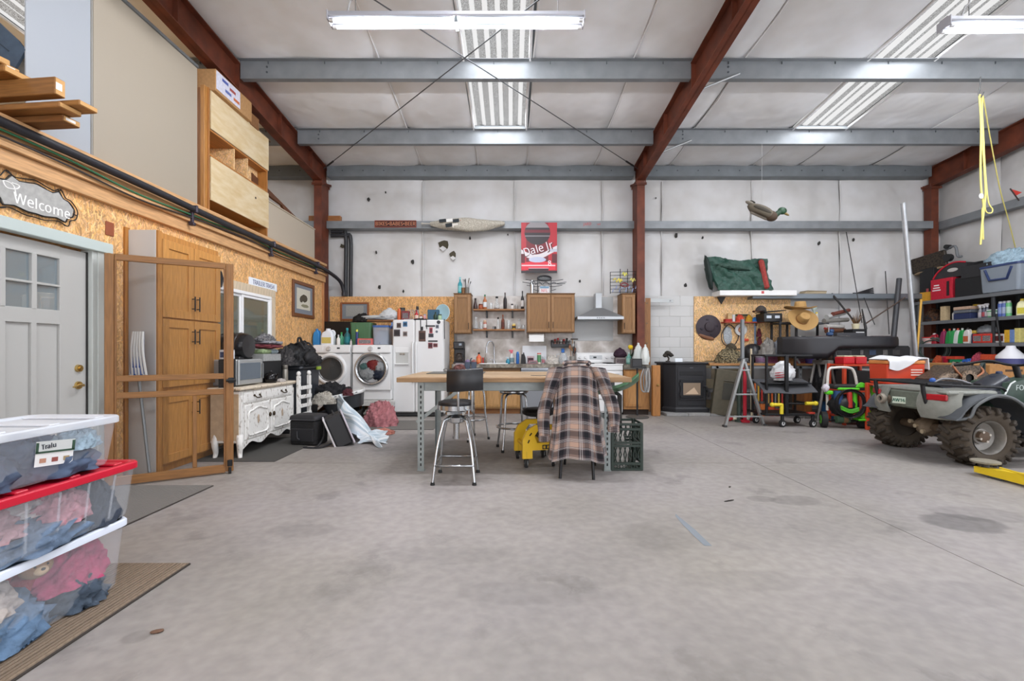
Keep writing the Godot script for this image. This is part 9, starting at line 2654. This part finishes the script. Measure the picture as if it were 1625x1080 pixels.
	var wc:=thing("wire_coil","big coil of dark green wire standing on the rack's lowest visible shelf","coil",rk(1482,y+0.24,7.93),-70)
	for i in 6:
		var r:=[]
		for n in 24:
			r.append(V(cos(TAU*n/24)*(0.25 - 0.012*i),sin(TAU*n/24)*(0.23 - 0.01*i),0.02*(i % 3)+0.02*sin(TAU*n/24+i)))
		part(wc,"loop",B().tube(r,0.011,6,true),M("3a4a42" if i % 2 else "55605a",0.5))
	var low:=[["heap",1491,"c8542c",0.16,0.12,"orange cord bundle inside the dark wire coil"],["box",1514,"d4482c",0.22,0.05,"orange-red tool case on the lower shelf beside the wire coil"],["tub",1505,"b01c34",0.09,0.12,"crimson round spool in front of the orange-red case"],["box",1519,"1f8a58",0.12,0.07,"small green box right of the crimson spool"],["heap",1538,"2f62b8",0.3,0.08,"bright blue tool lying behind the white papers"],["heap",1554,"b8485c",0.18,0.18,"pink-red packet on the lower shelf"],["heap",1547,"d4d0cc",0.34,0.05,"white crumpled papers along the lower shelf"],["box",1577,"d8522e",0.28,0.09,"bright orange case on the lower shelf left of the white funnel jug"],["heap",1572,"8a2c3a",0.2,0.06,"dark red cloth under the bright orange case"]]
	for q in low:
		var p:=rk(q[1],y,7.8 if q[0] != "heap" else 7.9)
		if q[0]=="box":
			carton("rack_case",q[5],"case",p+V(0,0.07 if q[1] in [1514,1577] else 0.0,0),V(q[3],q[4],0.16),q[2],-90)
			if q[1] in [1514,1577]:
				solo("case_riser","dark block under the %s case" % ("orange-red" if q[1]==1514 else "bright orange"),"block",B().box(V(0,0.034,0),V(0.12,0.068,0.2),0.004),M("2b2625",0.7),p)
		elif q[0]=="tub":
			vessel("tub","spool",q[5],"spool",p,q[4],q[3],q[2],"c83048")
		else:
			heap_of("tool_heap",q[5],"tools",q[2],p,V(0.2,q[4],q[3]),int(q[1])+7,0,"","dust")
	var fj:=thing("funnel_jug","white cone-topped jug with blue liquid on the lower shelf","jug",rk(1604,y,7.75))
	part(fj,"cone",B().lathe(PR([0.17,0.1,0.165,0.14,0.06,0.26,0.05,0.3,0,0.3]),22),M("dfe0e4",0.5))
	part(fj,"base",B().lathe(PR([0,0,0.165,0,0.17,0.1]),22),M("474a7c",0.5))
	# in front of the rack: cartons, engine block
	for q in [[1577,6.55,7.0,0.5,"large brown carton in front of the rack behind the quad's seat"],[1524,7.2,7.28,0.56,"brown carton in front of the rack behind the engine block"]]:
		var k:=carton("brown_carton",q[4],"box",V(X(q[0],q[1]),0,-q[1]),V(q[3]+0.1,0.96,0.4),"b5824c",4,"",null,"c2915a")
		part(k,"dark_print",B().box(V(0.06,0.88,0.201),V(0.26,0.03,0.002)),M("4a3522",0.7))
	solo("engine_stand","dark low stand under the engine block","stand",B().box(V(0,0.35,0),V(0.6,0.7,0.4),0.02),M("2a2724",0.7),V(X(1512,6.2),0,-6.2))
	var en:=thing("engine_block","greasy dark engine block with copper straps behind the quad's rack","engine",V(X(1512,6.15),0.701,-6.15))
	var em:=M("5c4e40",0.5,0.4,"worn",3.0)
	part(en,"block",B().at(V(0,0,0)).prism(P2([-0.34,0.0,0.36,0.0,0.38,0.07,0.26,0.2,0.2,0.26,-0.1,0.26,-0.2,0.17,-0.36,0.08]),0.34,-0.17),em)
	part(en,"bore_ring",B().lathe_z(V(0.03,0.1,0.17),[[0.05,0.0],[0.1,0.0],[0.1,0.03],[0.055,0.03]],22),M("8a7560",0.5,0.4,"worn",3.0))
	part(en,"bore",B().cyl(V(0.03,0.1,0.165),V(0.03,0.1,0.176),0.055,-1,18),M("141210",0.7))
	for q in [[-0.14,0.26,-0.05,0.0],[0.2,0.26,0.12,0.0]]:
		part(en,"copper_strap",B().tube(curve([V(q[0],q[1],0.15),V(q[0]+0.02,0.18,0.185),V(q[2],0.1,0.185),V(q[2]+0.02,q[3]+0.02,0.185)],4),0.014,6),M("a0684a",0.4,0.5))
	for i in 6:
		part(en,"stud",B().cyl(V(-0.12+i*0.055,0.24,0.1),V(-0.1+i*0.05,0.31,0.12),0.013,-1,8),M(["8d8276","3a342e"][i % 2],0.4,0.5))
	part(en,"flange",B().at(V(-0.22,0.1,0.14),0,0,24).ell(V(0,0,0),V(0.16,0.06,0.07),16,10,0.4,6,2.0),M("7d6a58",0.5,0.4,"worn",3.0))
	part(en,"hose",B().tube(curve([V(0.24,0.22,0.12),V(0.33,0.3,0.08),V(0.36,0.16,0.05),V(0.3,0.06,0.1)],5),0.02,8),M("24302c",0.6))

func atv_tire(o: Node3D,c: Vector3,side: float,r: float,w: float,lugs: bool) ->void:
	var mud:=M("3c342b",0.9,0.0,"dust",5.0)
	var t:=part(o,"tire",B().at(c).lathe_z(V(0,0,0),[[r*0.54,-w*0.36],[r*0.62,-w*0.46],[r*0.86,-w*0.48],[r*0.95,-w*0.4],[r*0.97,0.0],[r*0.95,w*0.4],[r*0.86,w*0.48],[r*0.62,w*0.46],[r*0.54,w*0.36]],34),M("4a4034",0.85,0.0,"dust",5.0))
	var n:=17
	var all:=B()
	for i in n:
		for s in [-1,1]:
			var a:=TAU*(i+(0.5 if s>0 else 0.0))/n
			var m:=B() if lugs else all
			m.t=Transform3D(Basis.from_euler(V(0,0,a)),c)*Transform3D(Basis.from_euler(V(s*0.5,0,0)),V(r*0.965,0,s*w*0.22))
			m.box(V(0,0,0),V(0.05,0.032,w*0.5),0.007)
			m.t=Transform3D(Basis.from_euler(V(0,0,a+0.05)),c)*Transform3D(Basis.from_euler(V(0,s*0.5,0)),V(r*0.93,0,s*w*0.45))
			m.box(V(-0.015,0,0),V(0.07,0.03,0.05),0.008)
			if lugs:
				part(t,"tread_lug",m,mud)
	if not lugs:
		part(t,"tread",all,mud)
	var rm:=part(o,"rim",B().at(c).lathe_z(V(0,0,0),[[r*0.55,side*w*0.42],[r*0.57,side*w*0.44],[r*0.52,side*w*0.38],[r*0.48,side*w*0.1],[r*0.28,side*w*0.02],[r*0.26,side*w*0.12],[0.0,side*w*0.13]],28),M("8f8b85",0.4,0.4,"dust",4.0))
	part(rm,"hub",B().at(c).lathe_z(V(0,0,0),[[r*0.2,side*w*0.1],[r*0.19,side*w*0.26],[r*0.1,side*w*0.3],[0.0,side*w*0.3]],18),M("5c4a3a",0.7))
	for i in 4:
		var a:=TAU*i/4+0.4
		part(rm,"lug_nut",B().at(c).cyl(V(cos(a)*r*0.17,sin(a)*r*0.17,side*w*0.1),V(cos(a)*r*0.17,sin(a)*r*0.17,side*w*0.3),0.012,-1,6),M("b8b0a4",0.4,0.5))
	part(rm,"back_disc",B().at(c).lathe_z(V(0,0,0),[[r*0.55,-side*w*0.3],[r*0.3,-side*w*0.12],[0.0,-side*w*0.1]],24),M("40382f",0.8))

func build_atv() ->void:
	var o:=thing("quad_bike","muddy green and grey quad bike with knobbly tyres and a black rear rack","quad bike",V(4.74,0,-5.1))
	var gr:=M("8a8c84",0.5,0.0,"dust",3.0)
	var green:=M("34473b",0.4,0.0,"dust",2.0)
	var dk:=M("23262e",0.35)
	var bk:=M("1d1d1f",0.5,0.3)
	for s in [1,-1]:
		atv_tire(o,V(0.0,0.295,s*0.47),s,0.295,0.27,true)
		atv_tire(o,V(1.27,0.29,s*0.44),s,0.29,0.22,false)
	part(o,"axle",B().cyl(V(0,0.3,-0.4),V(0,0.3,0.4),0.05,-1,14),M("6a5a48",0.8,0.0,"dust",6.0))
	part(o,"differential",B().ell(V(0.02,0.3,-0.1),V(0.12,0.11,0.12),18,12,0.3,4,2.5),M("8a7a66",0.8,0.0,"dust",6.0))
	part(o,"swingarm",B().box(V(0.3,0.28,0.05),V(0.6,0.08,0.1),0.02),M("5a4c3e",0.8))
	for q in [[-0.1,0.25,-0.02],[-0.08,0.34,-0.2],[-0.09,0.3,-0.12]]:
		part(o,"bolt",B().cyl(V(q[0] - 0.03,q[1],q[2]),V(q[0],q[1],q[2]),0.024,-1,8),M("a8987e",0.7))
	for s in [-1,1]:
		part(o,"shock",B().cyl(V(0.12,0.32,s*0.2),V(0.25,0.62,s*0.2),0.035,-1,12),bk)
	part(o,"frame",B().box(V(0.65,0.42,0),V(1.2,0.2,0.3),0.04),M("2a2927",0.6))
	part(o,"footwell",B().box(V(0.68,0.3,0.4),V(0.55,0.03,0.24),0.01).box(V(0.68,0.3,-0.4),V(0.55,0.03,0.24),0.01),bk)
	# rear bodywork
	part(o,"rear_panel",B().at(V(-0.3,0,0),0,0,0).box(V(0.0,0.62,0),V(0.06,0.2,0.52),0.02),M("6f766a",0.5,0.0,"dust",3.0))
	part(o,"rear_deck",B().box(V(-0.06,0.725,0),V(0.52,0.05,0.98),0.02),gr)
	for s in [1,-1]:
		# fender: an arch swept over the wheel, thick, flaring outwards
		var p:=PackedVector3Array()
		var nu:=19
		for j in 6:
			var v:=j/5.0
			for i in nu:
				var u:=i/(nu - 1.0)
				var a:=lerpf(PI*1.02,-0.12,u)
				var rx:=0.42+0.03*v
				var ry:=0.415
				var y:=0.31+sin(a)*ry*(1.0 - 0.05*v*v)
				if u<0.2:
					y=maxf(y,0.47+0.03*(0.2 - u))
				p.append(V(0.06+cos(a)*rx*(0.9 if u<0.5 else 1.0),y,s*(0.27+0.33*v)))
		part(o,"rear_fender",B().grid(p,nu,6,false,0.018),M("4c5054",0.5,0.0,"dust",3.0))
		var q:=PackedVector3Array()
		for j in 5:
			for i in 7:
				var u:=i/6.0
				var v:=j/4.0
				q.append(V(-0.33 - 0.05*sin(PI*v)+0.16*u*u*u,lerpf(0.45,0.735,v)+0.0,s*lerpf(0.2,0.56 - 0.06*v,u)))
		part(o,"tail_panel",B().grid(q,7,5,false,0.02),gr)
		part(o,"tail_light",B().at(V(-0.345,0.675,s*0.38),0,s*22,0).box(V(0,0,0),V(0.03,0.065,0.2),0.01),M("a01820",0.25))
		part(o,"fender_lip",B().tube(curve([V(-0.3,0.47,s*0.56),V(-0.2,0.5,s*0.59),V(-0.14,0.62,s*0.6),V(0.06,0.715,s*0.605),V(0.26,0.66,s*0.6),V(0.4,0.5,s*0.6),V(0.45,0.28,s*0.57)],5),0.016,8),M("5c5f60",0.5,0.0,"dust",3.0))
		var f:=PackedVector3Array()
		for j in 4:
			for i in 13:
				var a:=PI*(1.0 - i/12.0)
				f.append(V(1.27+cos(a)*0.4,0.36+sin(a)*0.37,s*(0.22+0.13*j)))
		part(o,"front_fender",B().grid(f,13,4,false,0.018),green)
	# seat, tank, bars
	var sp:=PackedVector3Array()
	for j in 13:
		var u:=j/12.0
		var h:=0.755+0.07*u - 0.05*sin(PI*u)+0.06*pow(u,4)
		for i in 14:
			var a:=PI*i/13.0
			sp.append(V(-0.02+0.72*u,h - 0.12+0.14*sqrt(absf(sin(a))),cos(a)*(0.17 - 0.03*u)))
	part(o,"seat",B().grid(sp,14,13),dk)
	part(o,"seat_side",B().box(V(0.34,0.68,0),V(0.7,0.08,0.36),0.03),dk)
	var tk:=part(o,"tank_cover",B().at(V(0.62,0.69,0)).prism(P2([-0.14,-0.16,0.4,-0.2,0.46,0.12,0.2,0.17,-0.0,0.12]),0.42,-0.21),green)
	part(tk,"white_edge",B().tube([V(0.47,0.55,0.214),V(0.54,0.66,0.214),V(0.62,0.805,0.212),V(0.68,0.83,0.2)],0.008,6),M("c8ccc8",0.4))
	text(tk,"FOREMAN",V(0.84,0.76,0.2105),0.055,M("c2ccc6",0.4))
	part(o,"front_cowl",B().ell(V(1.2,0.78,0),V(0.26,0.12,0.3),20,12),green)
	part(o,"steering_post",B().cyl(V(0.98,0.72,0),V(0.9,1.0,0),0.03),bk)
	part(o,"handlebar",B().tube(curve([V(0.74,1.0,0.38),V(0.86,1.04,0.24),V(0.9,1.0,0.08),V(0.9,1.0,-0.08),V(0.86,1.04,-0.24),V(0.74,1.0,-0.38)],5),0.014,8),bk)
	for s in [-1,1]:
		part(o,"grip",B().cyl(V(0.76,1.005,s*0.36),V(0.66,0.985,s*0.46),0.02,-1,10),bk)
	part(o,"blue_switch",B().box(V(0.72,0.9,0.0),V(0.05,0.06,0.05),0.01).cyl(V(0.7,0.84,0),V(0.7,0.87,0),0.07,-1,16),M("22304e",0.5))
	# rear rack
	var rk_:=part(o,"rear_rack",B().tube([V(-0.42,0.81,0.36),V(-0.4,0.81,-0.42),V(0.1,0.81,-0.42)],0.013,8).tube(curve([V(-0.42,0.81,0.36),V(-0.1,0.795,0.4),V(0.3,0.78,0.38),V(0.42,0.74,0.34)],5),0.014,8),bk)
	for i in 6:
		part(rk_,"cross_tube",B().cyl(V(-0.36+i*0.1,0.808,0.37),V(-0.36+i*0.1,0.81,-0.41),0.01,-1,8),bk)
	for s in [0.3,-0.32]:
		part(rk_,"stay",B().tube([V(-0.41,0.81,s),V(-0.4,0.72,s),V(-0.36,0.58,s)],0.02,8),bk)
	part(rk_,"hoop",B().tube(curve([V(-0.1,0.81,0.1),V(-0.02,0.85,0.12),V(0.08,0.84,0.2),V(0.12,0.8,0.3)],5),0.012,8),M("77777a",0.4,0.4))
	part(rk_,"blue_knob",B().ell(V(-0.1,0.83,0.08),V(0.03,0.03,0.03),12,8),M("2a56a0",0.5))
	# muffler and plate
	part(o,"muffler",B().cyl(V(-0.36,0.6,-0.25),V(0.2,0.55,-0.22),0.06,-1,18),M("6d6052",0.6,0.2))
	var tip:=part(o,"muffler_tip",B().at(V(-0.37,0.6,-0.25),0,-90,0).lathe_z(V(0,0,0),[[0.03,0.0],[0.055,0.0],[0.06,0.02],[0.05,0.045],[0.028,0.045],[0.028,0.0]],20),M("9a9184",0.5,0.3))
	part(tip,"bore",B().at(V(-0.38,0.6,-0.25),0,-90,0).lathe_z(V(0,0,0),[[0.03,0.01],[0.0,0.01]],16),M("1a1816",0.8))
	var pl:=part(o,"number_plate",B().at(V(-0.36,0.6,-0.05),0,-68,0).box(V(0,0,0),V(0.13,0.075,0.006),0.002),M("c8d4c4",0.5))
	text(pl,"AW16",V(-0.364,0.6,-0.047),0.036,M("2f6a58",0.5),Basis.from_euler(Vector3(0,deg_to_rad(-68),0)),0.008)
